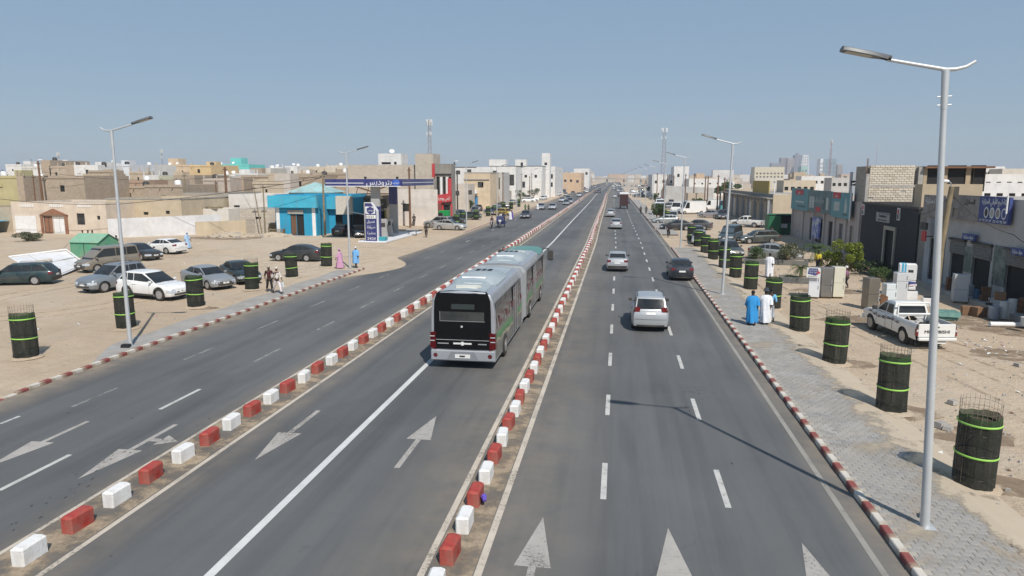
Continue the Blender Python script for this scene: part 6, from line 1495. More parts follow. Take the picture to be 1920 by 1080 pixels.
roof_room('peach stair room above the long peach house', 315, 334, 297, 203, 9.0, (0.62, 0.48, 0.33)); roof_room('turquoise stair room above the long turquoise house', 432, 452, 296, 207, 9.0, TURQ)
WN = ((WHT, 'white'), (CREAM, 'cream'), (CREAM2, 'beige'), (TAN2, 'tan'), ((0.58, 0.52, 0.46), 'pinkish grey'), (TAN, 'brown'))
for i in range(30):
    px = uni(15, 590); Y = uni(112, 188); c, cn_ = random.choice(WN); w_ = uni(2.0, 6.5); xa, z = at(px, uni(321, 347) - (Y - 112) * .12, Y)
    building(f'{"tiny" if w_ < 3.5 else "small"} {cn_} annex in the rear rows ' + ('at far left' if px < 150 else 'over the yard wall' if px < 330 else 'above the block walls' if px < 480 else 'behind the blue shop'), xa, xa + w_, Y, Y + uni(2, 5), max(2.4, z), c, joined=True, merge=clutter, group='small annexes of the left quarter', m=m_blockt if c is TAN and rnd() < .6 else m_wallc, parapet=.2, ops={'S': [(w_ * .4, max(.5, z - 1.9), uni(.4, .7), uni(.4, .8))]})
# everything farther: scattered flat-roofed houses on both sides, single objects
m_far = m_wallc
FC = [WHT, WHT, CREAM, CREAM2, PEACH, TAN2, (0.62, 0.60, 0.56), (0.5, 0.44, 0.36), TAN]; FN = ['white', 'white', 'cream', 'beige', 'peach', 'tan', 'off-white', 'grey-beige', 'brown']
def far_house(x, y, w_, d_, h_, k, label, group):
    n = max(1, int(w_ / 4.5)); nE = max(1, int(d_ / 6)); op = []
    for fl in range(int(h_ // 3.2) or 1):
        z = fl * 3.1 + 1.0
        if z + 1.2 < h_: op += [(w_ * (q + .5) / n - .5, z, 1.0, 1.1) for q in range(n) if rnd() < .7]
    side = 'E' if x < 0 else 'W'; opE = [(d_ * (q + .5) / nE - .6, .9 if rnd() < .5 else 3.9, 1.2, 1.2) for q in range(nE)] if h_ > 5.4 else [(d_ * (q + .5) / nE - .6, .9, 1.2, 1.2) for q in range(nE)]
    def mg(b, W, D, H):
        if rnd() < .6:
            a = uni(0, W * .5); c = uni(2.2, min(5, W * .5)); b.bb(a, a + c, D * .3, D * .3 + 3.5, H - .4, H + uni(1.8, 2.6))
        if rnd() < .5: b.cyl((W * .8, D * .5, H - .4), (W * .8, D * .5, H + 1.1), .6, n=8)
    q = 'tall' if h_ > 7.5 else 'medium-height' if h_ > 5 else 'low'; bd = 'nearer' if y < 420 else 'middle-distance' if y < 700 else 'farthest'; sd_ = 'narrow' if w_ < 11.5 else 'wide'
    building(f'{q} {sd_} {label}, {bd} band', x, x + w_, y, y + d_, h_, FC[k], name='house', group=group, ops={'S': op, side: opE}, joined=True, merge=mg, parapet=.4)
# continuous rows facing the avenue
y = 385
while y < 1000:
    d_ = uni(11, 22); k = random.randrange(9); far_house(-32 - uni(0, 3) + shift(y) - 12, y, 12, d_, uni(4, 10.5), k, f'{FN[k]} building in the distant row left of the avenue', 'distant row left of the avenue'); y += d_ + uni(.5, 7)
y = 300
while y < 1000:
    d_ = uni(11, 22); k = random.randrange(9); far_house(34 + uni(0, 6) + shift(y), y, 13, d_, uni(3.8, 9), k, f'{FN[k]} building in the distant row right of the avenue', 'distant row right of the avenue'); y += d_ + uni(1, 14)
cnt = 0
for _ in range(120):
    y = 210 + 900 * rnd() ** 1.5; x = -48 - (y * .85) * rnd() ; k = random.randrange(9)
    if y < 260 and x > -60: continue
    far_house(x - 12, y, uni(8, 18), uni(8, 16), uni(3.5, 9.5) if y > 300 else uni(3.2, 7), k, f'{FN[k]} house in the far left quarter', 'far houses of the left quarter'); cnt += 1
for _ in range(75):
    y = 260 + 1000 * rnd() ** 1.4; x = 60 + (y * .75) * rnd(); k = random.randrange(9)
    far_house(x, y, uni(9, 20), uni(8, 16), uni(3, 7) if y < 500 else uni(3.5, 11), k, f'{FN[k]} house in the far right quarter', 'far houses of the right quarter'); cnt += 1
# skyline beyond a kilometre, too many to tell apart
random.seed(77); b = MB()
for _ in range(900):
    y = uni(1050, 3800); x = uni(-.92, .80) * y * 1.0; h_ = uni(4, 13) * (1.0 + .25 * y / 3000) * (1.5 if rnd() < .08 else 1); w_ = uni(9, 40); b.bb(x, x + w_, y, y + uni(9, 25), -1, h_, m=random.randrange(4))
o = b.build('far_quarter', [mat('far_white', (0.62, 0.60, 0.57), .9, var=.15, scale=.1), mat('far_cream', (0.52, 0.45, 0.36), .9, var=.15, scale=.1), mat('far_tan', (0.40, 0.32, 0.24), .9, var=.15, scale=.1), mat('far_peach', (0.52, 0.39, 0.29), .9, var=.15, scale=.1)], kind='stuff'); o['label'] = 'pale low city quarter along the whole horizon'
# ------------------------------------------------------------------ petrol station
m_navy = mat('station_blue', (0.020, 0.028, 0.16), .45, var=.08, coat=.3, dust=.12); m_sgrey = mat('station_grey', (0.40, 0.395, 0.38), .7, var=.08, stain=.15); m_swhite = mat('station_white', (0.72, 0.73, 0.76), .5, var=.05)
YC = 77.6; xc0 = at(610, 340, YC)[0]; xc1 = at(752, 340, YC)[0]; z0 = at(700, 349, YC)[1]; z1 = at(700, 336, YC)[1]
t = thing('petrol_canopy', 'dark blue petrol station canopy carrying white Arabic lettering, on two slab pillars', 'petrol station canopy', (xc0, YC, 0)); Wc = xc1 - xc0; Dc = 14.0
MB().bb(.05, Wc - .05, .05, Dc - .05, z0 + .02, z1 - .06).build('roof_slab', m_swhite, t)
for nm, q in (('fascia', (0, Wc, -.08, .047)), ('fascia', (0, Wc, Dc - .047, Dc + .08)), ('fascia', (-.08, .047, .05, Dc - .05)), ('fascia', (Wc - .047, Wc + .08, .05, Dc - .05))):
    fo = MB().bb(*q, z0, z1).build(nm, m_navy, t)
b = MB(); b.bb(.03, Wc * .51, -.1, -.083, (z0 + z1) / 2 - .09, (z0 + z1) / 2 - .01); b.bb(Wc + .083, Wc + .1, .3, Dc - .1, (z0 + z1) / 2 - .06, (z0 + z1) / 2 + .02); b.bb(0, Wc, -.11, -.083, z0 - .05, z0 + .03); b.build('white_stripe', m_swhite, t)
u_ = lambda px: (px - 610) / 142 * Wc
text(arabic('بتروديس'), .95, m_swhite, t, ((u_(688) + u_(735)) / 2, -.10, (z0 + z1) / 2 + .05), (R(90), 0, 0), width=u_(735) - u_(688), extrude=.02)
b = MB(); zc = (z0 + z1) / 2; xc_ = u_(743); b.add([(xc_ + .50 * math.cos(a * math.pi / 3), -.10, zc + .40 * math.sin(a * math.pi / 3)) for a in range(6)], [tuple(range(6))]); em = b.build('emblem', mat('emblem_blue', (0.05, 0.13, 0.50), .4, var=.05), t)
text(arabic('بتروديس'), .3, m_swhite, em, (xc_, -.115, zc), (R(90), 0, 0), width=.75, extrude=.005)
m_blues = MATS['station_blue']
def slab(px0, px1, Y, split, lower, upper, h=z0):
    a = at(px0, 400, Y)[0] - xc0; c = at(px1, 400, Y)[0] - xc0; y = Y - YC; zs = at(px0, split, Y)[1]
    p = MB(); p.bb(a, c, y, y + .45, 0, zs); p.build('pillar', lower, t); p = MB(); p.bb(a + .003, c - .003, y + .003, y + .447, zs, h + .01); p.build('pillar', upper, t)
slab(696, 712, 78.6, 387, m_blues, m_sgrey); slab(730, 744.5, 88.0, 383, m_sgrey, m_blues)
x0, y0 = gp(694, 456); b = MB(); b.cbox(-29.6, -26.2, 76.2, 91.0, 0, .18, .03); tag(b.build('pump_island', m_swhite), 'white painted pump island kerb under the petrol canopy', 'pump island')
b = MB(); b.cbox(-27.6, -26.5, 76.6, 77.6, .18, .62, .05); tag(b.build('teal_box', mat('teal_plastic', (0.04, 0.30, 0.36), .5, var=.1)), 'teal box at the foot of the petrol pylon', 'box')
for k, (px, Y, hgt, lb) in enumerate(((719, 80.5, 2.3, 'grey fuel pump nearest to the petrol pylon'), (729, 83.5, 2.2, 'grey fuel pump between the two blue slab pillars'))):
    xx = at(px, 420, Y)[0]; t2 = thing('fuel_pump', lb, 'fuel pump', (xx, Y, .18), 0, 'fuel pumps'); b = MB(); b.cbox(-.45, .45, -.3, .3, 0, hgt, .04); b.build('cabinet', m_sgrey, t2)
    MB().bb(-.32, .32, -.315, -.302, 1.35, 1.85).build('display', m_trim, t2); b = MB(); b.tube([(.46, 0, 1.7), (.62, 0, 1.2), (.6, 0, .6), (.5, 0, .9), (.47, 0, 1.3)], .025, 5); b.build('hose', m_rubber, t2); MB().bb(.45, .5, -.06, .06, 1.25, 1.55).build('nozzle', m_trim, t2)
# pylon
Yp = 76.4; xa = at(684, 420, Yp)[0]; xb = at(707, 420, Yp)[0]; W_ = xb - xa; hp = at(690, 381, Yp)[1]
t = thing('petrol_pylon', 'tall blue price pylon with cut corner and white Arabic words, beside the canopy pillar', 'pylon sign', (xa, Yp, 0)); hs = hp - .9
b = MB(); b.loft([[(0, y, .15), (W_, y, .15), (W_, y, hs), (W_ * .58, y, hp), (0, y, hp)] for y in (0, .4)]); b.build('panel', m_navy, t)
b = MB(); b.loft([[(W_ - .01, y, 0), (W_ + .09, y, 0), (W_ + .09, y, hs + .06), (W_ * .6, y, hp + .08), (.0, y, hp + .08), (0, y, hp + .005), (W_ * .57, y, hp + .005), (W_ - .01, y, hs)] for y in (-.06, .42)]); b.build('white_edge', m_swhite, t); MB().bb(-.02, .08, -.06, .42, 0, hp).build('side_post', m_sgrey, t); MB().bb(.1, W_, -.05, .38, 0, .15).build('foot', m_swhite, t)
zt_ = hp - 1.0; MB().bb(.12, W_ - .18, -.03, -.003, zt_ - .2, zt_ + .62).build('emblem_field', m_swhite, t)
b = MB(); b.add([(W_ / 2 - .02 + .52 * math.cos(math.pi / 6 + a * math.pi / 3) * .95, -.04, zt_ + .2 + .42 * math.sin(math.pi / 6 + a * math.pi / 3)) for a in range(6)], [tuple(range(6))]); em = b.build('emblem', m_navy, t); text(arabic('بتروديس'), .3, m_swhite, em, (W_ / 2, -.05, zt_ + .2), (R(90), 0, 0), width=.72, extrude=.004)
b = MB(); b.bb(.14, W_ - .12, -.03, -.003, zt_ - .75, zt_ - .33); b.build('price_display', m_plate, t)
for k in range(5): MB().bb(.2 + k * .2, .27 + k * .2, -.04, -.03, zt_ - .68, zt_ - .42).build('price_figure', m_trim, t)
for k, wd in enumerate(('غسيل', 'صيانة', 'بنشرة', '24/24')):
    text(arabic(wd) if k < 3 else wd, .44, m_swhite, t, (W_ / 2 + .02, -.02, zt_ - 1.08 - k * .66), (R(90), 0, 0), width=W_ * .66, extrude=.015)
t = thing('bench_table', 'small steel table frame standing in the canopy shade', 'table', (-26.2, 86.5, 0)); MB().bb(-.8, .8, -.25, .25, .72, .77).build('table_top', m_galv, t)
for sx in (-.5, .5):
    for sy in (-.2, .2): MB().cyl((sx, sy, 0), (sx, sy, .72), .03, n=5).build('leg', m_trim, t)

m_pw_ = mat('enamel', (0.55, 0.56, 0.57), .4, var=.1); m_pg_ = mat('bottle_blue', (0.08, 0.16, 0.28), .5, var=.1)
# ------------------------------------------------------------------ right-hand side buildings (facades face the road, in shade)
Wl = 50
op = []
n = 9
for i in range(n): op.append((Wl - (i + 1) * (Wl / n) + .9, .05, Wl / n - 1.7, 3.5, 'grey' if i % 3 else 'metal'))
t = building('long grey row of closed shops with slender columns and a beige end wall', 22.4, 34, 107, 157, 5.0, (0.50, 0.42, 0.31), name='shop_row', cat='shop row', ops={'W': op}, parapet=.4)
MB().bb(-.03, -.003, 0, 50, 3.7, 5.02).build('grey_band', m_gp, t)
for i in range(n + 1): MB().bb(-.75, -.45, i * (50 / n) - .15 + (.2 if i == 0 else 0), i * (50 / n) + .15, 0, 4.3).build('column', mat('grey_column', (0.32, 0.33, 0.34), .8, var=.15, stain=.2), t)
MB().bb(-.9, -.035, -.1, 50, 4.3, 4.5).build('ledge', m_gp, t)
b = MB(); b.bb(0, .12, 0, 13, 0, 1.9); o = b.build('roof_sign', mat('yellow_sign', (0.36, 0.27, 0.05), .7, var=.25, dust=.3), loc=(22.5, 111, 5.0)); tag(o, 'faded yellow sign board standing on the grey shop row', 'sign board')
b = MB(); b.bb(0, .1, 0, .15, 0, 2.1); b.bb(0, 1.9, 0, .15, 0, .12); tag(b.build('bracket_stand', m_whitep, loc=(22.5, 107.2, 4.9)), 'white metal angle frame at the corner of the shop row roof', 'frame')
# building with the teal boards
t = building('pale pink shop building with slim pilasters under the teal advertising boards', 22.2, 33, 68.2, 94.2, 5.2, (0.46, 0.40, 0.375), name='shop', cat='shop', ops={'W': [(26 - (y - 68.2) - w_, .25, w_, 2.6, k) for y, w_, k in ((70.2, 1.2, 'grey'), (73.6, 1.2, 'grey'), (77.0, 1.4, 'dark'), (80.2, 3.0, 'win'), (84.6, 1.2, 'dark'))]})
for y in (.2, 4.0, 7.6, 11.4, 15.6, 20.2, 25.4): MB().bb(-.18, -.003, y, y + .35, 0, 4.6).build('pilaster', mat('pale_pilaster', (0.50, 0.45, 0.41), .85, var=.1, stain=.25), t)
m_teal = mat('teal_board', (0.085, 0.16, 0.165), .6, var=.25, scale=.9, c2=(0.11, 0.19, 0.20), dust=.2); m_tealb = mat('teal_board_light', (0.10, 0.27, 0.30), .6, var=.1)
t = thing('advertising_board', 'long teal advertising board with red tabs above the pink shop building', 'advertising board', (21.9, 70.3, 0))
b = MB(); b.bb(-.12, .0, 0, 6.2, 3.45, 5.95); b.build('board', m_tealb, t); b = MB(); b.bb(-.14, -.01, 6.21, 15.2, 3.6, 6.0); b.build('board', m_teal, t); b = MB(); b.bb(-.12, .0, 15.21, 23.2, 3.5, 6.1); b.build('board', m_tealb, t)
for y0_, y1_ in ((3.2, 5.6), (17.5, 21)): MB().bb(-.16, -.125, y0_, y1_, 5.35, 5.95).build('red_tab', m_redb, t)
for y0_, y1_ in ((3.2, 5.6), (17.5, 21)):
    text(arabic('جديد'), .45, m_plate, t, (-.165, (y0_ + y1_) / 2, 5.62), (R(90), 0, R(-90)), width=.9)
def pic(y0_, y1_, z0_, z1_, m, x=-.15): MB().bb(x - .01, x, y0_, y1_, z0_, z1_).build('picture', m, t)
m_lt = mat('pic_light', (0.42, 0.47, 0.44), .6, var=.3, scale=5); m_dk = mat('pic_dark', (0.05, 0.10, 0.10), .6, var=.3, scale=5)
b = MB(); b.lathe([(0.02, 0), (.35, .05), (.42, .7), (.25, 1.1), (.12, 1.35), (.01, 1.5)], 12); bo = b.build('bottle_picture', m_lt, t, (-.12, 1.5, 4.0)); bo.scale = (.08, 1, 1)
for y_ in (7.0, 8.4, 12.5, 13.6): pic(y_, y_ + .9, 4.0, 5.3, m_lt if y_ != 8.4 else m_dk)
pic(.8, 2.4, 3.75, 3.9, m_dk, -.122); pic(3.4, 5.2, 4.1, 5.0, m_lt, -.122); pic(9.8, 11.8, 3.7, 4.2, m_redb); pic(16.2, 20, 3.9, 4.1, m_dk, -.122); pic(17, 21, 4.4, 4.6, m_lt, -.122)
MB().cyl((-.18, -.12, 3.3), (-.18, -.12, 6.1), .07, n=8).build('end_post', m_whitep, t)
text(arabic('مواد البناء والدهان'), .9, m_lt, t, (-.155, 10.8, 5.0), (R(90), 0, R(-90)), width=4.0)
t = thing('shop_poster', 'blue and white poster covering the shop window of the pink building', 'poster', (22.0, 80.4, 0)); MB().bb(-.2, -.02, 0, 2.8, .7, 3.0).build('panel', mat('poster_blue', (0.12, 0.16, 0.42), .5, var=.6, scale=3.5, c2=(0.5, 0.52, 0.6)), t); text(arabic('تخفيضات'), .7, m_plate, t, (-.21, 1.4, 2.5), (R(90), 0, R(-90)), width=2.2)
# light pole in front of it and green kiosk
m_kg = mat('kiosk_green', (0.012, 0.13, 0.055), .6, var=.12, stain=.2)
t = thing('kiosk', 'dark green metal kiosk with a black opening against the beige wall', 'kiosk', (19.4, 94.5, 0)); b = MB(); b.bb(0, 1.5, 0, 2.3, 0, 2.5); b.build('cabin', m_kg, t); b = MB(); b.bb(1.52, 4.1, 1.4, 2.3, 0, 2.6); b.build('cabin', m_kg, t); MB().bb(1.6, 4.0, 1.3, 1.395, 1.5, 2.45).build('opening', m_dark, t); MB().bb(1.8, 2.6, 1.25, 1.295, .85, 1.4).build('notice', m_plate, t); MB().bb(-.05, 4.2, -.05, 2.4, 2.62, 2.68).build('roof', m_kg, t)
# pale block wall between teal boards and the dark stone front, one block each
def block_wall(label, o, u, n, nrows, m, bw=.42, bh=.205, cols=(m_conc,), hole=(), par=None, depth=.2, first_z=0.0, name='block_wall', pillars=()):
    t = thing(name, label, 'wall', (o[0], o[1], o[2])); U = Vector((*u, 0)); N_ = Vector((-u[1], u[0], 0)); L = n * bw
    b = MB(); P = lambda x, d, z: tuple(U * x + N_ * d + Vector((0, 0, z)))
    b.add([P(0, .02, 0), P(L, .02, 0), P(L, depth, 0), P(0, depth, 0), P(0, .02, nrows * bh), P(L, .02, nrows * bh), P(L, depth, nrows * bh), P(0, depth, nrows * bh)], [(0, 3, 2, 1), (4, 5, 6, 7), (0, 1, 5, 4), (1, 2, 6, 5), (2, 3, 7, 6), (3, 0, 4, 7)]); b.build('mortar', cols[0], t)
    g_ = .014; pb = MB(); pb.cbox(g_, bw - g_, 0, .06, g_, bh - g_, .008); ang = math.atan2(u[1], u[0])
    me = [pb.mesh('block', mm) for mm in (m if isinstance(m, (list, tuple)) else [m])]
    hb = MB(); hb.cbox(g_, bw / 2 - g_, 0, .06, g_, bh - g_, .008); mh = hb.mesh('block', me[0].materials[0])
    for r in range(nrows):
        k = 0; x = 0
        while x < n:
            if (r % 2 and x == 0) or n - x < .9: w_ = .5
            else: w_ = 1
            skip = any(a <= x * bw <= c and zz0 <= r * bh <= zz1 for a, c, zz0, zz1 in hole)
            if not skip and rnd() > .012:
                o_ = link('block', mh if w_ == .5 else random.choice(me), t, tuple(U * (x * bw) + N_ * (-.035 + uni(-.006, .006)) + Vector((0, 0, r * bh))), ang)
            x += w_
    return t
random.seed(14)
m_bl1 = mat('limestone', (0.60, 0.53, 0.43), .95, var=.14, scale=4, bump=.5); m_bl2 = mat('limestone_dark', (0.50, 0.43, 0.34), .95, var=.14, scale=4, bump=.5)
Yb = 67.9; xa = at(1629, 350, Yb)[0]; xb = at(1722, 350, Yb)[0]; zt_ = at(1680, 309, Yb)[1]; nb = int((xb - xa) / .42)
block_wall('upper storey wall of pale limestone blocks above the dark stone shop', (xa, Yb, 4.6), (1, 0), nb, int((zt_ - 4.6) / .205), [m_bl1, m_bl1, m_bl2])
b = MB(); b.bb(xa - .3, xa - .02, Yb - .06, Yb + .3, 4.4, zt_ + .1 - .9); b.bb(xb - .1, xb + .3, Yb - .06, Yb + .3, 4.4, zt_ - .2); b.bb(xa - .3, xb + .3, Yb - .055, Yb - .04, 6.55, 6.75); tag(b.build('concrete_frame', m_conc), 'concrete posts and beam framing the limestone upper storey', 'concrete frame')
building('unfinished grey building body behind the limestone wall', xa - .2, xb + .2, Yb + .35, 71, zt_ - .1, (.4, .4, .4), m=m_block, name='building', cat='building', parapet=.2)
b = MB(); [b.cyl((xa - .15 + uni(-.1, .1), Yb + .15 + uni(-.1, .1), zt_ - 1.0), (xa - .15 + uni(-.15, .15), Yb + .15, zt_ + .6), .012, n=4) for _ in range(5)]; tag(b.build('rebar', m_bwood), 'bare reinforcing rods sticking up at the limestone corner', 'rebar')
# open unfinished storey right of it
xo0 = xb + .35; xo1 = at(1806, 330, Yb)[0]; xo2 = at(1826, 330, Yb)[0]
t = building('unfinished upper storey with dark open bays and tan end block', xo0, xo2, Yb, 76, at(1770, 314, Yb)[1], (0.40, 0.31, 0.21), name='building', cat='building', ops={'S': [(.3, 6.2, 1.3, 2.3, 'dark'), (2.0, 6.2, 1.5, 2.3, 'dark'), (3.9, 6.2, 1.2, 2.3, 'dark')]}, parapet=.2)
MB().bb(-.1, 5.6, -.5, 1, at(1770, 314, Yb)[1] - .05, at(1770, 314, Yb)[1] + .12).build('roof_edge', m_bwood, t)
building('tan parapet wall storey behind the appliance shop signs', at(1730, 350, 57)[0], at(1843, 350, 57)[0], 57, 58.4, at(1790, 345, 57)[1], (0.47, 0.375, 0.26), name='building', cat='building', parapet=.3)
# dark stone shop
m_stone = blockmat('dark_stone', (0.060, 0.060, 0.062), (0.024, 0.024, 0.026), .3, .12, .8)
t = building('shop front clad in dark stone with a pale framed doorway', 21.9, 29, 55.3, 67.4, 5.25, (.1, .1, .1), m=m_stone, name='shop', cat='shop', ops={'W': [(67.4 - 61.3, .3, 1.9, 2.9, 'dark')]}, cope=m_trim)
dy0, dy1 = 59.4, 61.3; ly = lambda y: y - 55.3
b = MB(); b.bb(-.12, .05, ly(dy0) - .28, ly(dy0), .28, 3.5); b.bb(-.12, .05, ly(dy1), ly(dy1) + .28, .28, 3.5); b.bb(-.12, .05, ly(dy0), ly(dy1), 3.2, 3.5); b.build('door_frame', mat('beige_stone', (0.38, 0.34, 0.27), .8, var=.1), t)
b = MB(); b.bb(-.08, -.01, ly(60.6), ly(63.6), 3.75, 4.55); so = b.build('sign', mat('grey_sign', (0.30, 0.30, 0.30), .6, var=.06), t); text('Tendance', .36, m_trim, so, (-.09, ly(62.1), 4.25), (R(90), 0, R(-90)), width=1.7); text('prêt à porter', .2, m_trim, so, (-.09, ly(62.1), 3.92), (R(90), 0, R(-90)), width=2.0)
for yy in (66.7, 58.6):
    b = MB(); b.bb(-.1, -.01, ly(yy), ly(yy) + .5, 4.1, 5.05); so = b.build('sign', m_plate, t); MB().bb(-.115, -.1, ly(yy) + .1, ly(yy) + .4, 4.6, 4.95).build('sign_red_square', m_redb, so); MB().bb(-.115, -.1, ly(yy) + .1, ly(yy) + .4, 4.18, 4.5).build('sign_mark', m_trim, so)
b = MB(); b.bb(-2.2, .0, 0, 2.0, 0, .28); b.build('step', m_conc, t)
t = building('narrow front with a cream mosaic between dark stone and white shop', 22.0, 29, 53.9, 55.2, 5.0, (.3, .3, .3), m=m_gp, name='shop', cat='shop', ops={})
# white narrow shop
t = building('narrow white tiled shop front with small red and black sign', 21.9, 30, 50.9, 53.8, 5.9, (0.42, 0.43, 0.45), name='shop', cat='shop', ops={'W': [(.8, .3, 1.5, 2.9, 'win')]})
b = MB(); b.bb(-.6, -.5, 1.5, 2.1, 3.0, 3.7); b.bb(-.62, -.48, 1.45, 2.4, 3.8, 4.3, m=1); b.bb(-.5, -.003, 1.7, 1.8, 3.3, 3.36, m=1); b.build('sign', [m_redb, m_trim], t)
# appliance shop
sh = lambda y: y - 34.0
t = building('shaded grey-white hardware shop front with three raised shutters', 22.0, 31, 34.0, 50.8, 6.2, (0.43, 0.42, 0.41), name='shop', cat='shop', ops={'W': [(50.8 - 50.0, .3, 1.9, 2.3, 'dark'), (50.8 - 47.0, .3, 2.1, 2.2, 'dark'), (50.8 - 43.2, .3, 2.3, 2.2, 'dark'), (50.8 - 38.5, .3, 2.6, 2.2, 'dark')]}, parapet=.5)
m_shut = mat('shutter_metal', (0.30, 0.30, 0.29), .6, metal=.3, var=.15, dust=.3)
for y0_, w_ in ((48.1, 1.9), (44.9, 2.1), (40.9, 2.3), (35.9, 2.6)):
    b = MB(); z = 2.5
    while z < 3.3: b.add([(-.02, sh(y0_) - .1, z), (-.02, sh(y0_) + w_ + .1, z), (-.10, sh(y0_) + w_ + .1, z + .07), (-.10, sh(y0_) - .1, z + .07), (-.02, sh(y0_) + w_ + .1, z + .1), (-.02, sh(y0_) - .1, z + .1)], [(0, 3, 2, 1), (3, 5, 4, 2)]); z += .11
    b.build('shutter', m_shut, t)
    MB().bb(-.16, -.003, sh(y0_) - .15, sh(y0_) + w_ + .15, 3.35, 3.5).build('shutter_box', m_trim, t)
for y0_, w_, z, hh, mm in ((46.9, 1.1, 1.5, 1.6, 'p1'), (43.1, 1.4, 1.2, 2.3, 'p2'), (39.4, 1.1, 1.5, 1.7, 'p3')):
    m_ = mat('display_' + mm, (0.10, 0.13, 0.12), .6, var=.6, scale=3, c2=(0.2, 0.22, 0.2)); MB().bb(-.06, -.003, sh(y0_), sh(y0_) + w_, z, z + hh).build('display_panel', m_, t)
m_bsign = mat('blue_sign', (0.035, 0.06, 0.22), .6, var=.2, dust=.1); m_fsign = mat('faded_sign', (0.26, 0.235, 0.22), .7, var=.25, scale=1.1, dust=.2, c2=(0.17, 0.15, 0.145))
for y0_, w_, z in ((46.4, 1.6, 3.55), (41.0, 1.3, 3.2), (36.3, 3.0, 2.85)):
    so = MB().bb(-.3, -.17, sh(y0_), sh(y0_) + w_, z, z + .38).build('small_sign', m_bsign, t); text(arabic('مواد منزلية'), .28, m_plate, so, (-.305, sh(y0_) + w_ / 2, z + .19), (R(90), 0, R(-90)), width=w_ * .75)
MB().bb(-1.3, 0, 0, 16.5, 0, .3).build('step', m_conc, t)
t = thing('shop_sign', 'large sign, blue with white Arabic words and appliance pictures, left half faded', 'shop sign', (21.8, 42.9, 0))
b = MB(); b.bb(-.12, .05, 0, 3.3, 4.75, 6.3); so = b.build('blue_half', m_bsign, t); MB().bb(-.12, .05, 3.32, 7.5, 4.75, 6.3).build('faded_half', m_fsign, t)
text(arabic('مكة لبيع الأواني المنزلية'), .42, m_plate, so, (-.13, 1.6, 6.0), (R(90), 0, R(-90)), width=2.8)
for k, y_ in enumerate((.45, 1.1, 1.75, 2.4)):
    b = MB(); b.add([(-.135, y_ + .27 * math.cos(a * .5236), 5.35 + .33 * math.sin(a * .5236)) for a in range(12)], [tuple(range(12))]); e = b.build('appliance_picture', m_plate, so); b = MB(); b.add([(-.14, y_ + .19 * math.cos(a * .5236), 5.35 + .25 * math.sin(a * .5236)) for a in range(12)], [tuple(range(12))]); b.build('picture_field', (m_bsign, m_fsign, m_sgrey, m_trim)[k], e)
text('37 27 17 47  22 41 92 20', .2, m_plate, so, (-.13, 1.65, 4.87), (R(90), 0, R(-90)), width=3.0)
text(arabic('المنازل'), .4, m_trim, t, (-.13, 4.5, 5.9), (R(90), 0, R(-90)), width=1.3)
for k in range(5): MB().bb(-.135, -.122, 3.6 + k * .75, 4.1 + k * .75, 5.0, 5.5 if k % 2 else 5.3).build('faded_picture', m_fsign if k % 2 else m_gp, t)
t = thing('shop_sign', 'older faded grey shop sign left of the wooden pole', 'shop sign', (21.75, 50.6, 0)); MB().bb(-.1, .05, 0, 3.4, 4.7, 6.2).build('board', m_fsign, t); text(arabic('أدوات منزلية'), .5, m_plate, t, (-.11, 1.8, 5.8), (R(90), 0, R(-90)), width=2.4)
b = MB(); b.cyl((-.12, 0, -.7), (-.12, 0, .3), .05, n=8); tag(b.build('lamp_tube', m_whitep, loc=(21.6, 42.75, 6.1)), 'white floodlight at the right end of the blue sign', 'floodlight')

# goods set out before the hardware shop
random.seed(19)
for i in range(16):
    y_ = 35.2 + i * .95 + uni(-.2, .2); x_ = 21.35 + uni(-.25, .25); b = MB(); k = i % 4
    if k == 0: b.lathe([(.01, 0), (.2, .02), (.26, .3), (.23, .3), (.18, .05), (.01, .04)], 12); nm, m_ = 'basin', m_pw_
    elif k == 1: [b.box((uni(-.03, .03), uni(-.03, .03), j * .27), (.42, .34, .25), rz=uni(-.1, .1)) for j in range(3)]; nm, m_ = 'box_stack', m_bwood
    elif k == 2: b.tube([(0, 0, 0), (0, 0, .5), (0, 0, .55)], [.17, .17, .05], 10); nm, m_ = 'gas_bottle', m_pg_
    else: b.cbox(-.2, .2, -.25, .25, 0, uni(.5, .9), .02); nm, m_ = 'heater', m_galv
    tag(b.build(nm, m_, loc=(x_, y_, .3), rz=uni(-.5, .5)), f'{nm.replace("_", " ")} on the shop step, ' + ('right of the bucket stacks' if y_ < 38 else 'by the middle shutter' if y_ < 43 else 'by the far shutter') + (', nearest to the wall' if x_ > 21.35 else ', out towards the sand'), nm.replace('_', ' '), 'goods on the shop step')
# wheel ruts across the loose sand
def rut(pts, wd=.2):
    b = MB(); P = [Vector((x, y, -.008)) for x, y in pts]; Q = []
    for i in range(len(P) - 1):
        for k in range(8):
            q = k / 8; p0, p1, p2, p3 = P[max(i - 1, 0)], P[i], P[i + 1], P[min(i + 2, len(P) - 1)]; Q.append(.5 * ((2 * p1) + (p2 - p0) * q + (2 * p0 - 5 * p1 + 4 * p2 - p3) * q * q + (3 * p1 - p0 - 3 * p2 + p3) * q ** 3))
    for off in (-.75, .75):
        for a, c in zip(Q, Q[1:]): d = (c - a).normalized(); n_ = Vector((-d.y, d.x, 0)); b.quad(a + n_ * (off - wd / 2), a + n_ * (off + wd / 2), c + n_ * (off + wd / 2), c + n_ * (off - wd / 2))
    return b
m_rut, nt, b_, pos = newmat('rut_sand', .95); nt.links.new(mixc(nt, noise(nt, pos, 5, 5), (0.30, 0.225, 0.155), (0.42, 0.33, 0.235)), b_.inputs['Base Color'])
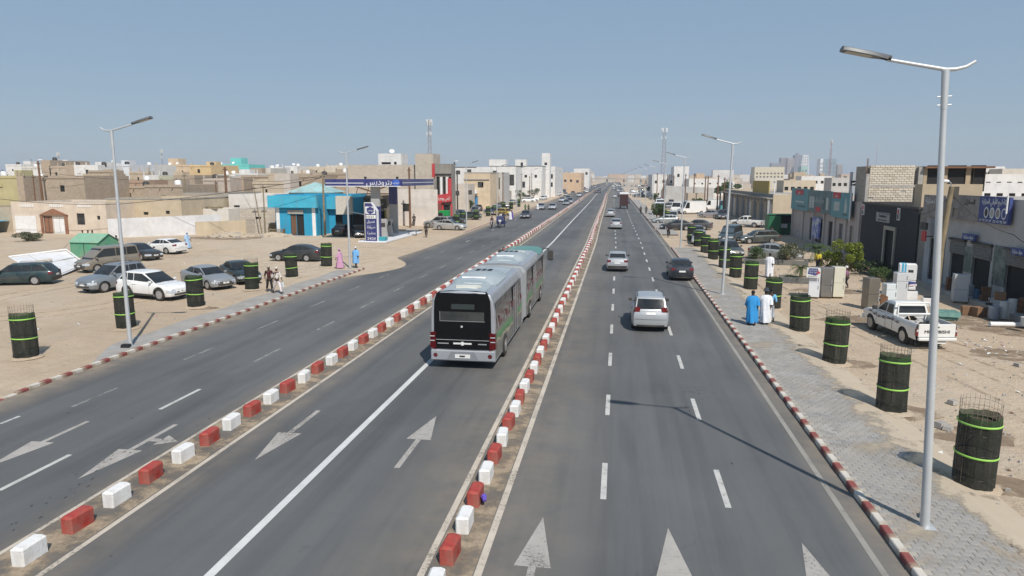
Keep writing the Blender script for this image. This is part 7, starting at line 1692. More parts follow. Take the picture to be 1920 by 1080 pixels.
tr_ = nd(nt, 'ShaderNodeBsdfTransparent'); ms_ = nd(nt, 'ShaderNodeMixShader'); nt.links.new(mapr(nt, noise(nt, pos, 1.6, 7, .7), .36, .58, .42, 1.0), ms_.inputs[0]); nt.links.new(b_.outputs[0], ms_.inputs[1]); nt.links.new(tr_.outputs[0], ms_.inputs[2]); nt.links.new(ms_.outputs[0], nt.nodes['Material Output'].inputs[0])
b = MB()
for i_, p_ in enumerate((((-22, 60), (-26, 50), (-28, 42), (-31, 33), (-40, 27)), ((-22, 62), (-33, 62), (-44, 60), (-58, 66)), ((-24, 66), (-34, 52), (-38, 40), (-36, 28)), ((-22, 70), (-32, 74), (-45, 76), (-62, 72)), ((10, 76), (13, 70), (12, 60), (10.5, 48), (12, 36), (14, 22)), ((16.5, 20), (15.5, 30), (11.5, 42), (10.5, 56), (12, 78), (16, 98)), ((14, 92), (18, 80), (20, 73)))):
    k = rut(p_); k.v = [(x, y, -.012 + .0015 * i_) for x, y, _ in k.v]; b.merge(k)
b.build('wheel_ruts', m_rut, kind='structure')
# wooden pole with lamp, cables
t = thing('utility_pole', 'thick weathered wooden pole with a tangle of cables, right behind the near lamp', 'utility pole', (18.3, 42.9, 0)); b = MB(); b.tube([(0, 0, 0), (.05, 0, 3.5), (.3, 0, 6.9)], [.19, .165, .14], 10); b.build('pole', m_wood, t, smooth=50)
b = MB(); b.tube([(.3, 0, 6.7), (.1, -.3, 7.1), (-.1, -.5, 7.2)], .03, 5); b.build('bracket', m_galv, t); b = MB(); b.sphere((-.35, -.6, 7.2), .16, sq=(1.6, 1, .7)); b.build('lamp', m_whitep, t, smooth=60); b = MB(); b.box((.55, 0, 6.2), (.25, .12, .7)); b.box((.6, 0, 5.2), (.2, .12, .5)); b.build('junction_box', m_trim, t)
def cable(label, pts, sag=.5, r=.018, grp=None):
    b = MB(); P = []
    for a, c in zip(pts, pts[1:]):
        for k in range(10): q = k / 10; P.append((a[0] + (c[0] - a[0]) * q, a[1] + (c[1] - a[1]) * q, a[2] + (c[2] - a[2]) * q - sag * 4 * q * (1 - q)))
    P.append(pts[-1]); b.tube(P, r, 4, cap=False); return tag(b.build('cable', m_cable), label, 'cable', grp)
cable('black cable sagging along the hardware shop front', [(18.6, 42.9, 6.5), (21.5, 41.8, 4.3), (21.6, 38, 4.1), (21.7, 34, 4.0)], .35)
cable('black cable from the wooden pole to the dark stone shop', [(18.5, 42.9, 6.3), (21.7, 56, 4.9), (21.7, 66, 5.0)], .5)
cable('thin cable hanging from the shop wall beside the white floodlight', [(21.8, 41.5, 5.6), (21.6, 40.2, 4.2), (21.4, 39.5, 3.0)], .2, .012)
# left-hand utility poles
def pole(x, y, h, r, label, m=m_wood, group=None, lean=0.0, lamp=False):
    t = thing('utility_pole', label, 'utility pole', (x, y, 0), 0, group); b = MB(); b.tube([(0, 0, 0), (lean * h * .5, 0, h * .5), (lean * h, 0, h)], [r * 1.15, r, r * .8], 8); b.build('pole', m, t, smooth=50)
    b = MB(); b.bb(lean * h - .35, lean * h + .35, -.05, .05, h - .45, h - .35); b.build('crossbar', m_trim, t)
    if lamp: b = MB(); b.cbox(lean * h + .1, lean * h + .8, -.12, .12, h + .1, h + .25, .04); b.build('lamp_head', m_whitep, t)
    return t
x, y = gp(610, 446); pole(-36.3, 82.4, at(607, 325, 82.4)[1], .13, 'wooden utility pole in front of the blue shop')
pole(-30.9, 101, at(770, 314, 101)[1], .16, 'dark brown utility pole behind the petrol canopy', m_bwood)
pole(at(77, 340, 96)[0], 96, at(76, 302, 96)[1], .16, 'dark pole with a white lamp above the portal house', m_bwood, lean=-.02, lamp=True)
pole(at(62, 340, 97)[0], 97, at(62, 328, 97)[1], .1, 'short leaning post left of the dark lamp pole', m_bwood, lean=.01)
pole(at(423, 340, 101)[0], 101, at(420, 313, 101)[1], .2, 'thick dark pole above the grey block house', m_bwood)
pole(at(404, 340, 101)[0], 101, at(403, 338, 101)[1], .1, 'short dark post beside the thick dark pole', m_bwood)
pole(at(491, 430, 85)[0], 85, at(477, 347, 85)[1], .07, 'thin leaning pole left of the blue shop', m_wood, lean=-.13)
pole(at(498, 440, 85)[0], 85, at(496, 346, 85)[1], .08, 'thin upright pole left of the blue shop', m_wood)
pole(at(347, 350, 100.5)[0], 100.5, at(345, 325, 100.5)[1], .07, 'thin dark roof post above the block house', m_wood)
pole(at(853, 400, 128)[0], 128, at(853, 304, 128)[1], .16, 'tall grey pole with a white lamp between red shop and cream house', m_trim, lamp=True)
pole(at(858, 400, 126)[0], 126, at(857, 320, 126)[1], .14, 'shorter grey pole beside the tall lamp pole', m_trim)
for i in range(16):
    y = 175 + i * 22 + uni(-3, 3); pole(-27.5 + shift(y) + uni(-1, 1), y, uni(7.5, 9.5), .12, 'thin utility pole in the far row of the left pavement', m_conc if i % 2 else m_bwood, 'utility poles far left')
for i, (px, Y, tp) in enumerate(((1284, 190, 330), (1262, 205, 333), (1300, 180, 330), (1321, 175, 335), (1326, 165, 334), (1345, 158, 333), (1231, 230, 328), (1243, 222, 331), (1250, 240, 330), (1357, 150, 338))):
    pole(at(px, 380, Y)[0], Y, at(px, tp, Y)[1] + .6, .14, 'thin dark pole on the open ground before the white walls', m_bwood, 'poles on the right open ground')
cable('long black cable crossing the cream portal house', [(at(0, 373, 79)[0], 79, at(0, 373, 79)[1]), (at(226, 375, 80)[0], 80, at(226, 375, 80)[1] - .5), (-36.3, 82.4, 7.4)], .3, .03)
cable('cable climbing to the wooden pole over the blue shop', [(-52, 96, 6.2), (-36.3, 82.4, 7.6)], .9, .022)
cable('cable between the dark poles over the rear houses', [(at(77, 310, 96)[0], 96, 8.3), (at(423, 320, 101)[0], 101, 7.6)], .9, .022)
cable('cable from the thick dark pole to the tan houses', [(at(423, 320, 101)[0], 101, 7.6), (-36.3, 82.4, 7.7)], .8, .022)

# white complex and trees on the right
t = building('large white compound with a raised cube and small windows', at(1223, 340, 262)[0], at(1290, 340, 262)[0], 262, 300, at(1260, 327, 262)[1], WHT, name='building', cat='building', ops={'S': rops(14, 7, 5, 5.4, 1)})
roof_room('white cube tower on the white compound', 1264, 1292, 312, 255, 0.0, WHT, ops=[(1.2, 7.6, .8, 1.1, 'dark')], depth=14, name='tower_block')
building('white building with a row of little windows right of the cube tower', at(1292, 340, 240)[0], at(1337, 340, 240)[0], 240, 262, at(1310, 335, 240)[1], WHT, name='building', cat='building', ops={'S': [(x_, 5.2, .6, .5, 'dark') for x_ in (1.5, 4, 6.5, 9)]})
free_wall('long white compound wall sloping towards the road', (at(1262, 388, 175)[0] + 0, 205), (at(1336, 365, 200)[0], 198), 5.2, (0.66, 0.65, 0.62), h2=4.6)
house_px('low beige wall house left of the trees', 1290, 1322, 362, 178, 5, (0.50, 0.42, 0.33))
t = building('cream hotel block far off with rows of windows', at(1415, 320, 900)[0], at(1471, 320, 900)[0], 900, 925, at(1440, 313, 900)[1], (0.60, 0.55, 0.42), name='building', cat='building', ops={'S': [(2 + 4.2 * i, 3 + 4.2 * j, 2, 2, 'win') for i in range(8) for j in range(3)]})
m_towerglass = mat('tower_glass', (0.20, 0.22, 0.24), .4, var=.1)
def tower(label, p0, p1, tp, Y, rgb, taper=1.0, group=None, cap=None):
    xa, z = at(p0, tp, Y); xb, _ = at(p1, tp, Y); W = xb - xa; t = thing('tower_block', label, 'tower', ((xa + xb) / 2, Y, 0), 0, group); b = MB()
    b.loft([[(-W / 2 * k, -10, zz), (W / 2 * k, -10, zz), (W / 2 * k, 14, zz), (-W / 2 * k, 14, zz)] for zz, k in ((-2, 1.0), (z * .55, (1 + taper) / 2), (z, taper))]); b.build('wall', m_wallc, t, color=rgb)
    g_ = MB(); n = max(2, int(W / 7)); fl = int(z / 8)
    for i in range(n):
        for j in range(1, fl): k = 1 + (taper - 1) * (j / max(1, fl)); g_.bb((-W / 2 + W * (i + .25) / n) * k, (-W / 2 + W * (i + .75) / n) * k, -10.25, -10.02, j * 8 + 1, j * 8 + 5)
    o = g_.build('windows', m_towerglass, t); o['kind'] = 'stuff'
    if cap: MB().bb(-W * .18, W * .18, -4, 8, z, z + cap).build('roof_house', m_wallc, t, color=rgb)
    return t
tower('dark skyline tower with a stepped top', 1463, 1475, 296, 2300, (0.28, 0.24, 0.24)); tower('brown-grey twin skyline tower', 1476, 1488, 297, 2250, (0.38, 0.31, 0.28)); tower('grey skyline tower left of the white wedge tower', 1489, 1502, 291, 2300, (0.24, 0.25, 0.29), cap=6)
tower('white wedge-shaped skyline tower', 1500, 1518, 291, 2200, (0.74, 0.76, 0.77), taper=.6); tower('low dark building at the foot of the skyline towers', 1445, 1462, 306, 2250, (0.27, 0.26, 0.28)); tower('blue-grey glass office block below the red and white mast', 1538, 1566, 298, 1500, (0.22, 0.30, 0.36)); tower('white slab edge of the glass office block', 1536, 1541, 298, 1490, (0.78, 0.8, 0.82))
tower('small turquoise domed block near the wedge tower', 1500, 1512, 312, 1300, (0.32, 0.52, 0.48)); tower('grey far block right of the glass office', 1568, 1578, 309, 1600, (0.32, 0.30, 0.28))
def mast(label, px, base, top, Y, hw_=.9, red=False, solid=True):
    x = at(px, 340, Y)[0]; h = at(px, top, Y)[1]; t = thing('telecom_mast', label, 'telecom mast', (x, Y, 0)); b = MB(); n = 14
    C4 = [(-1, -1), (1, -1), (1, 1), (-1, 1)]; wz = lambda z: hw_ * (1 - .55 * z / h)
    for sx, sy in C4: b.tube([(sx * wz(0), sy * wz(0), 0), (sx * wz(h), sy * wz(h), h)], hw_ * .075, 4)
    for i in range(n):
        z_a, z_b = h * i / n, h * (i + 1) / n
        for k in range(4):
            a, c = C4[k], C4[(k + 1) % 4]; b.tube([(a[0] * wz(z_a), a[1] * wz(z_a), z_a), (c[0] * wz(z_b), c[1] * wz(z_b), z_b)], hw_ * .045, 3); b.tube([(c[0] * wz(z_a), c[1] * wz(z_a), z_a), (a[0] * wz(z_b), a[1] * wz(z_b), z_b)], hw_ * .045, 3)
    if red:
        k = len(b.f)
    b.build('lattice', mat('mast_red', (0.28, 0.13, 0.13), .7, var=.3) if red else mat('mast_grey', (0.33, 0.31, 0.33), .6, var=.2), t)
    for a in range(6):
        c_ = math.cos(a * 1.047) * hw_ * 1.1; d_ = math.sin(a * 1.047) * hw_ * 1.1; MB().bb(c_ - .15 * hw_, c_ + .15 * hw_, d_ - .1, d_ + .1, h * .93, h * 1.0).build('antenna', m_plate, t)
        if a % 2: MB().bb(c_ - .15 * hw_, c_ + .15 * hw_, d_ - .1, d_ + .1, h * .82, h * .86).build('antenna', m_plate, t)
    return t
mast('grey and white lattice mast behind the pale block storey', 807, 300, 224, 180, .62); mast('tall grey lattice mast right of the road end', 1243, 340, 240, 520, 1.7); mast('red and white mast in front of the glass office block', 1554, 320, 262, 700, .8, red=True)
mast('small mast on the houses left of the near left lamp', 307, 310, 280, 230, .35); mast('small mast over the white houses at the left', 114, 310, 286, 200, .35); mast('thin far mast right of the skyline', 1640, 320, 268, 900, .5)
b = MB(); b.sphere((0, 0, 0), 1.1, n=10, k=7, sq=(1, 1, .8)); b.cyl((0, 0, -2.6), (0, 0, -.5), .15, n=5); tag(b.build('water_tank', m_whitep, loc=(at(122, 306, 160)[0], 160, at(122, 306, 160)[1]), smooth=60), 'white round water tank on a tan roof at the left', 'water tank')
# far right houses behind the shops
for p0, p1, tp, Y, c, lb in ((1612, 1652, 322, 150, WHT, 'white building behind the satellite panel roofs'), (1503, 1560, 330, 190, WHT, 'white long house with small dark windows behind the teal boards'), (1560, 1613, 333, 170, (0.5, 0.49, 0.47), 'grey-white house with a terrace behind the teal boards'), (1600, 1627, 322, 104, (0.34, 0.37, 0.41), 'blue-grey metal shed wall beside the limestone storey'),
                             (1826, 1925, 326, 120, WHT, 'white rear building with a row of little windows at the right edge'), (1843, 1960, 343, 92, (0.70, 0.70, 0.70), 'white lower wall house above the blue shop sign'), (1845, 1885, 312, 160, WHT, 'white stair room far right'), (1880, 1990, 316, 155, (0.6, 0.55, 0.48), 'beige house in the far right corner'), (1470, 1530, 338, 140, (0.55, 0.47, 0.36), 'beige flat roofs behind the grey shop row'), (1415, 1470, 333, 260, (0.56, 0.53, 0.47), 'low grey-beige warehouse with white roof edge')):
    W_ = at(p1, tp, Y)[0] - at(p0, tp, Y)[0]; h_ = at((p0 + p1) / 2, tp, Y)[1]; house_px(lb, p0, p1, tp, Y, 1.2 if 'shed' in lb else 6, c, joined=True, ops={'S': [(W_ * (k + .5) / 5 - .4, h_ - 1.9, .7, .7) for k in range(5)]}, parapet=.3)
b = MB(); b.lathe([(0.02, .15), (.5, .25), (.8, .6)], 16); b.cyl((0, 0, -.8), (0, 0, .2), .05, n=6); o = b.build('satellite_dish', m_whitep, loc=(at(1612, 350, 80)[0], 80, 7.0), smooth=60); o.rotation_euler = (R(70), 0, R(60)); tag(o, 'white satellite dish between teal boards and limestone wall', 'satellite dish')
# far footbridge and green banner stands at the end of the avenue
t = thing('overpass', 'long low overpass crossing the avenue at its far end', 'bridge', (-8, 720, 0)); MB().bb(-60, 90, 0, 12, 5.6, 6.8).build('deck', m_conc, t)
for k in range(9): MB().bb(-56 + k * 17, -54.6 + k * 17, 2, 10, 0, 5.6).build('pier', m_conc, t)

# rooftop clutter over the left quarter: tanks, dishes, short masts, drying lines
random.seed(61)
dish_m = None
for i, (a, b_, tp, Y, c, lb) in enumerate(LH):
    for q in range(random.choice((0, 1, 1, 2))):
        px = uni(a + 3, b_ - 3); x_, z_ = at(px, tp, Y); k = (random.random() * .39 + (.0 if q == 0 else .5)); b = MB()
        if k < .4:
            b.lathe([(.01, 0), (.5, 0), (.52, .9), (.3, 1.1), (.01, 1.12)], 10); o = b.build('water_tank', m_trim if rnd() < .4 else m_whitep, loc=(x_, Y + 2.5, z_ - .4), smooth=50); tag(o, 'small round water tank on the ' + ' '.join(lb.split()[:11]), 'water tank')
        elif k < .75:
            b.lathe([(0.02, .08), (.3, .13), (.45, .3)], 10); b.cyl((0, 0, -.7), (0, 0, .1), .03, n=4); o = b.build('satellite_dish', m_whitep, loc=(x_, Y + .8, z_ + .3)); o.rotation_euler = (R(45), 0, uni(-.6, .6)); tag(o, 'small satellite dish on the ' + ' '.join(lb.split()[:11]), 'satellite dish')
        else:
            b.cyl((0, 0, -.3), (0, 0, 2.2), .03, n=4); [b.cyl((-.5, 0, 1.4 + .25 * j), (.5, 0, 1.4 + .25 * j), .015, n=3) for j in range(3)]; o = b.build('aerial', m_trim, loc=(x_, Y + .8, z_)); tag(o, 'thin television aerial on the ' + ' '.join(lb.split()[:11]), 'aerial')
# ------------------------------------------------------------------ vegetation
def leaves(b, c, rx, ry, rz, n, s, shape=1.0, flat=.5):
    for _ in range(n):
        while True:
            p = Vector((uni(-1, 1), uni(-1, 1), uni(-1, 1)))
            if p.length < 1: break
        p = p * (.55 + .45 * rnd()) / max(.3, p.length) if rnd() < .75 else p
        q = Vector((c[0] + p.x * rx, c[1] + p.y * ry, c[2] + p.z * rz)); d = Vector((uni(-1, 1), uni(-1, 1), uni(-.7, .9))).normalized(); e = d.cross(Vector((uni(-1, 1), uni(-1, 1), uni(-1, 1)))).normalized(); l_ = s * uni(.6, 1.3)
        b.quad(q - d * l_, q + e * l_ * flat, q + d * l_, q - e * l_ * flat)
def tree(label, x, y, h, r, m, group=None, n=2600, s=.16, name='tree', trunk=True, seed=0, z0=0.0):
    random.seed(200 + seed); t = thing(name, label, 'tree' if name == 'tree' else 'shrub', (x, y, z0), 0, group); b = MB(); th = h * .38 if trunk else .15; tips = []
    b.tube([(0, 0, -.05), (.05 * r, 0, th * .6), (0, .05 * r, th)], [.06 * r + .03, .045 * r + .02, .04 * r + .02], 7)
    for k in range(9):
        a = uni(0, 6.28); q = uni(.35, .85) * r; zz = uni(th * 1.1, h * .88); b.tube([(0, 0, th * uni(.5, 1)), (q * .5 * math.cos(a), q * .5 * math.sin(a), (th + zz) / 2), (q * math.cos(a), q * math.sin(a), zz)], [.03 * r + .012, .02 * r + .008, .006], 5); tips.append((q * math.cos(a), q * math.sin(a), zz))
    b.build('trunk', m_bwood if trunk else m_wood, t, smooth=60); l = MB(); tips.append((0, 0, h * .75))
    for c in tips: k = uni(.26, .5); leaves(l, c, r * k, r * k, (h - th) * k * .6, n // len(tips), s)
    l.build('crown', m, t); return t
tree('rounded green tree before the white compound, left of a pair', 31.2, 245, 6.6, 3.9, m_leaf, 'trees at the open ground', 2600, .3, seed=1)
tree('rounded green tree before the grey shop row, right of a pair', 33.9, 228, 6.2, 4.2, m_leaf, 'trees at the open ground', 2600, .3, seed=2)
tree('dark bushy tree beside the far white wall', 17.9, 262, 5.4, 3.6, m_leafd, 'trees at the open ground', 1800, .3, seed=3); tree('small dark tree at the far right road edge', 13.4, 280, 4.6, 2.6, m_leafd, 'trees at the open ground', 1500, .26, seed=4)
tree('large bright lime-green shrub before the dark stone shop', 18.3, 58.2, 2.35, 1.35, m_leafy, None, 4200, .085, 'shrub', False, seed=5)
tree('smaller lime-green shrub part beside the large one', 17.0, 59.6, 1.7, .9, m_leafy, None, 1800, .08, 'shrub', False, seed=6)
tree('dark green low shrub right of the lime-green shrub', 19.5, 56.0, 1.2, 1.5, m_leafd, None, 2400, .07, 'shrub', False, seed=7)
tree('low dark shrub behind the white fridge', 18.9, 52.5, 1.1, 1.1, m_leaf, None, 1500, .07, 'shrub', False, seed=17)
tree('pale flowering oleander in the front planter', 14.6, 62.6, 1.45, 1.25, m_leafg, None, 2600, .075, 'shrub', False, seed=8, z0=.3); tree('round green shrub in the front planter', 12.2, 63.4, 1.15, .85, m_leaf, None, 1800, .06, 'shrub', False, seed=9, z0=.3)
tree('grey-green desert bush on the sand before the portal house', *gp(50, 452), 1.15, 1.4, m_leafg, None, 2600, .08, 'bush', False, seed=10); tree('small companion bush right of the desert bush', *gp(68, 449), .6, .7, m_leafg, None, 700, .07, 'bush', False, seed=11)
tree('dark tree crown at the far left edge', at(0, 310, 170)[0], 170, 10.6, 2.4, m_leafd, None, 1600, .25, seed=12)
for i, (px, Y, h_, r_) in enumerate(((1228, 205, 3.4, 1.2), (1240, 118, 3.2, 1.0), (1232, 124, 3.0, .9), (1310, 168, 3, 1.6), (1295, 205, 3.5, 2), (880, 150, 2.6, 1.2), (1000, 230, 4, 2), (975, 225, 4, 1.8))):
    tree(f'{"slender young" if r_ < 1.3 else "small"} roadside tree, ' + ('right of the avenue' if px > 1100 else 'left of the avenue') + (' near the vans' if 1220 < px < 1245 and Y < 130 else ' farther off'), at(px, 380, Y)[0], Y, h_, r_, m_leaf, 'small roadside trees', 700, .16, seed=20 + i)
def palm(label, x, y, h, r, n=22, seed=0, z0=0.0, m=None):
    random.seed(300 + seed); t = thing('palm', label, 'palm', (x, y, z0)); b = MB(); b.tube([(0, 0, 0), (0, 0, h)], [.13, .10], 8); b.build('trunk', m_wood, t, smooth=60); b = MB()
    for k in range(n):
        a = 2 * math.pi * k / n + uni(-.2, .2); el = uni(.1, 1.2); P = []
        for j in range(7): q = j / 6; P.append(Vector((r * q * math.cos(a) * math.cos(el * .6), r * q * math.sin(a) * math.cos(el * .6), h + r * (math.sin(el) * q - .75 * q * q))))
        for j in range(6):
            for sgn in (-1, 1):
                d = (P[j + 1] - P[j]); s_ = d.cross(Vector((0, 0, 1))).normalized() * sgn * r * .2 * (1 - .5 * j / 6); b.quad(P[j], P[j] + d * .35, P[j] + d * .9 + s_ - Vector((0, 0, .06 * r))); b.quad(P[j] + d * .5, P[j] + d * .85, P[j + 1] + d * .4 + s_ - Vector((0, 0, .06 * r)))
    b.build('fronds', m or m_leaf, t); return t
palm('fan palm standing before the pink shop pilasters', 17.6, 65.2, 1.1, 1.5, 26, 1); palm('small palm in the nearer planter bed', 13.0, 51.6, .75, .95, 22, 2, .3)
palm('low spiky agave left in the nearer planter', 12.2, 51.8, .12, .5, 16, 3, .3); palm('low spiky agave right in the nearer planter', 13.8, 51.4, .12, .55, 16, 4, .3)
m_pl = mat('planter_grey', (0.12, 0.13, 0.135), .8, var=.15, dust=.35)
def planter(label, c, l, w_, rz):
    t = thing('planter', label, 'planter', (*c, 0), rz, 'grey planter beds'); b = MB(); b.bb(-l / 2, l / 2, -w_ / 2, -w_ / 2 + .12, 0, .4); b.bb(-l / 2, l / 2, w_ / 2 - .12, w_ / 2, 0, .4); b.bb(-l / 2, -l / 2 + .12, -w_ / 2 + .12, w_ / 2 - .12, 0, .4); b.bb(l / 2 - .12, l / 2, -w_ / 2 + .12, w_ / 2 - .12, 0, .4); b.build('curb', m_pl, t); MB().bb(-l / 2 + .1, l / 2 - .1, -w_ / 2 + .1, w_ / 2 - .1, 0, .3).build('soil', m_dust, t)
planter('low dark grey planter holding the oleander and round shrub', (13.6, 62.8), 5.2, 1.6, R(-8)); planter('low dark grey planter with a small palm and agaves', (13.0, 51.6), 2.9, 1.2, R(-10)); planter('raised grey planter edge beside the lime-green shrub', (16.4, 57.2), 2.6, 1.2, R(-20))

# ------------------------------------------------------------------ appliances outside the shop
def fridge(x, y, w_, d_, h_, rz, rgb, split, label, group='fridges outside the shop', metal=False, pallet=True):
    t = thing('fridge', label, 'fridge', (x, y, 0), rz, group); m = m_metal if metal else m_paint; z0 = .08 if pallet else .03
    b = MB(); b.cbox(-w_ / 2, w_ / 2, -d_ / 2 + .06, d_ / 2, z0, h_, .02); b.build('cabinet', m, t, color=rgb)
    for a, c in ((z0 + .01, split), (split + .015, h_ - .005)): b = MB(); b.cbox(-w_ / 2, w_ / 2, -d_ / 2, -d_ / 2 + .055, a, c, .015); b.build('door', m, t, color=rgb)
    for z_ in (split - .35, split + .12): MB().cbox(w_ / 2 - .09, w_ / 2 - .06, -d_ / 2 - .04, -d_ / 2 - .004, z_, z_ + .25, .008).build('handle', m_galv, t)
    if pallet: MB().bb(-w_ / 2 + .05, w_ / 2 - .05, -d_ / 2 + .1, d_ / 2 - .05, 0, .075).build('pallet', m_wood, t)
    return t
GM = (0.22, 0.215, 0.205)
fridge(12.15, 45.0, .62, .66, 1.86, R(-12), (0.74, 0.76, 0.80), .95, 'white fridge carrying the blue poster, leftmost of the front three')
fridge(12.9, 45.15, .64, .64, 1.9, R(-5), GM, .8, 'grey steel fridge in the middle of the front three', metal=True)
fridge(13.6, 45.25, .66, .64, 1.95, R(2), (0.66, 0.64, 0.52), .95, 'cream fridge with two handles, rightmost of the front three')
fridge(14.3, 41.55, .66, .66, 1.8, R(14), (0.20, 0.18, 0.15), .85, 'dark bronze fridge standing alone in front', metal=True)
fridge(15.4, 41.85, .60, .62, 1.45, R(4), (0.66, 0.72, 0.74), 1.1, 'short white fridge right of the dark bronze one', pallet=False)
fridge(16.65, 43.7, .64, .64, 1.85, R(-2), (0.58, 0.60, 0.62), 1.35, 'white upright fridge with a steel stripe beside the blue-wrapped stack', pallet=False)
fridge(20.35, 44.6, .78, .72, 1.72, R(-14), (0.52, 0.54, 0.56), .8, 'white fridge in the shade against the shop front')
t = thing('poster', 'blue and red advertising poster hung on the white fridge', 'poster', (11.98, 44.55, 0), R(-12)); MB().bb(-.42, .34, -.03, 0, 1.32, 1.94).build('sheet', m_plate, t)
b = MB(); b.add([(-.36, -.036, 1.55), (-.1, -.036, 1.5), (.1, -.036, 1.45), (.34, -.036, 1.62), (.24, -.036, 1.75), (.2, -.036, 1.9), (-.3, -.036, 1.9)], [tuple(range(7))]); bl = b.build('blue_field', m_bsign, t); b = MB(); b.add([(.1, -.04, 1.5), (.36, -.04, 1.65), (.2, -.04, 1.78), (.16, -.04, 1.6)], [(0, 1, 2, 3)]); b.build('red_tip', m_redb, t)
text(arabic('المنزل السعيد'), .16, m_plate, bl, (-.06, -.042, 1.81), (R(90), 0, 0), width=.44, extrude=.003); text(arabic('أجهزة منزلية'), .14, m_plate, bl, (-.06, -.042, 1.66), (R(90), 0, 0), width=.46, extrude=.003); text('45 25 63 11', .09, m_trim, t, (-.08, -.036, 1.4), (R(90), 0, 0), width=.5, extrude=.003)
# washing machines in cartons with blue straps, two on top of each other
m_strap = mat('blue_strap', (0.08, 0.45, 0.70), .4, var=.1)
for k, lb in enumerate(('white wrapped washing machine with blue tape, lower of the two stacked', 'white wrapped washing machine with blue tape, upper of the two stacked')):
    t = thing('washing_machine', lb, 'washing machine', (18.1, 46.6, .03 + k * 1.02), R(-16), 'stacked washing machines'); b = MB(); b.cbox(-.48, .48, -.4, .4, 0, 1.0, .03); b.build('carton', m_whitep, t); MB().bb(-.34, -.24, -.415, .415, -.0, 1.01).build('strap', m_strap, t); MB().bb(-.18, -.1, -.415, .415, -.0, 1.01).build('strap', m_strap, t); MB().bb(.02, .3, -.41, -.402, .5, .66).build('label_print', m_trim, t)
    b = MB(); [b.bb(.47, .5, -.4, .4, .08 + .14 * j, .14 + .14 * j) for j in range(6)]; b.build('foam_edge', m_plate, t)
for i, (x_, y_, w_, h_, lb, c_) in enumerate(((17.35, 43.9, .62, .75, 'white cooker beside the upright striped fridge', WHITE), (17.6, 45.0, .6, .85, 'white small washing machine under folded cartons', WHITE), (17.95, 43.0, .6, .5, 'low white appliance with a black hob', WHITE))):
    t = thing('appliance', lb, 'appliance', (x_, y_, 0), R(-10)); b = MB(); b.cbox(-w_ / 2, w_ / 2, -.3, .3, 0, h_, .02); b.build('cabinet', m_paint, t, color=c_); MB().bb(-w_ / 2 + .05, w_ / 2 - .05, -.31, -.302, .1, h_ * .55).build('door', m_plate, t); MB().bb(-.22, .22, -.2, .2, h_, h_ + .03).build('top_plate', m_black if i == 2 else m_trim, t)
b = MB(); b.box((0, 0, 0), (.75, .5, .12), rz=.3); b.box((.05, 0, .13), (.6, .45, .1), rz=.5, m=1); tag(b.build('folded_carton', [mat('carton_pale', (0.55, 0.48, 0.5), .8, var=.2), m_bsign], loc=(17.6, 45.0, .89)), 'folded cartons on the small washing machine', 'cartons')
b = MB(); b.loft([[(-.02, 0, 0), (.4, -.05, 0), (.35, -.05, .75), (.0, 0, .9)], [(-.02, .08, 0), (.4, .03, 0), (.35, .03, .75), (.0, .08, .9)]]); tag(b.build('brown_board', m_bwood, loc=(14.85, 41.5, 0)), 'broken brown board leaning on the short white fridge', 'board')
b = MB(); b.cbox(-.5, .5, -.3, .3, 0, .45, .04); b.loft([[(-.55, -.36, .44), (.55, -.36, .46), (.52, -.42, .2), (-.5, -.42, .24)], [(-.55, .36, .50), (.55, .36, .48), (.5, .42, .26), (-.52, .42, .2)]], m=0); tag(b.build('covered_stall', mat('sea_green_cloth', (0.12, 0.24, 0.21), .8, var=.25), loc=(17.2, 38.9, 0)), 'sea-green cloth covered table behind the white pickup', 'covered table')
b = MB(); b.tube([(0, 0, .12), (2.3, .1, .12), (4.6, .9, .14)], .13, 8); tag(b.build('white_pipe', m_whitep, loc=(18.6, 37.4, 0), smooth=50), 'long white pipe lying along the shop step', 'pipe')
def barrel(x, y, r, h, label, m, rings=3, group='buckets before the hardware shop', z=0.0, cat='bucket', name='bucket'):
    t = thing(name, label, cat, (x, y, z), 0, group); b = MB(); b.lathe([(0.0, 0), (r * .88, 0), (r, h), (r * .5, h * .99), (0, h * .99)], 14); b.build('shell', m, t, smooth=50)
    b = MB(); [b.lathe([(r * (.89 + .11 * k / rings), h * k / rings - .012), (r * (.9 + .11 * k / rings) + .012, h * k / rings - .01), (r * (.9 + .11 * k / rings) + .012, h * k / rings + .012), (r * (.89 + .11 * k / rings), h * k / rings + .015)], 14) for k in range(1, rings + 1)]; b.build('rim', m, t, smooth=50); return t
m_pw = mat('plastic_white', (0.62, 0.62, 0.60), .5, var=.1, dust=.2); m_pb = mat('plastic_blue_grey', (0.30, 0.34, 0.40), .5, var=.1, dust=.2)
for i in range(2):
    for j in range(4): barrel(20.15 + i * .42, 37.0 - i * .1, .18, .36, ('left', 'right')[i] + f'-hand stack of white paint buckets, {("bottom", "second", "third", "top")[j]} bucket', m_pw, 2, z=.3 + j * .355)
for i, (x_, y_, r_, h_, lb) in enumerate(((20.3, 39.6, .2, .9, 'tall pale drum, left of two by the raised shutter'), (20.85, 39.9, .2, 1.0, 'tall pale drum, right of two by the raised shutter'), (19.75, 39.4, .26, .65, 'grey-blue squat tub beside the cardboard boxes'), (19.7, 36.4, .22, .4, 'white tub on the shop step at the right edge'))): barrel(x_, y_, r_, h_, lb, m_pb if i == 2 else m_pw, 4, z=.02 if i != 3 else .3)
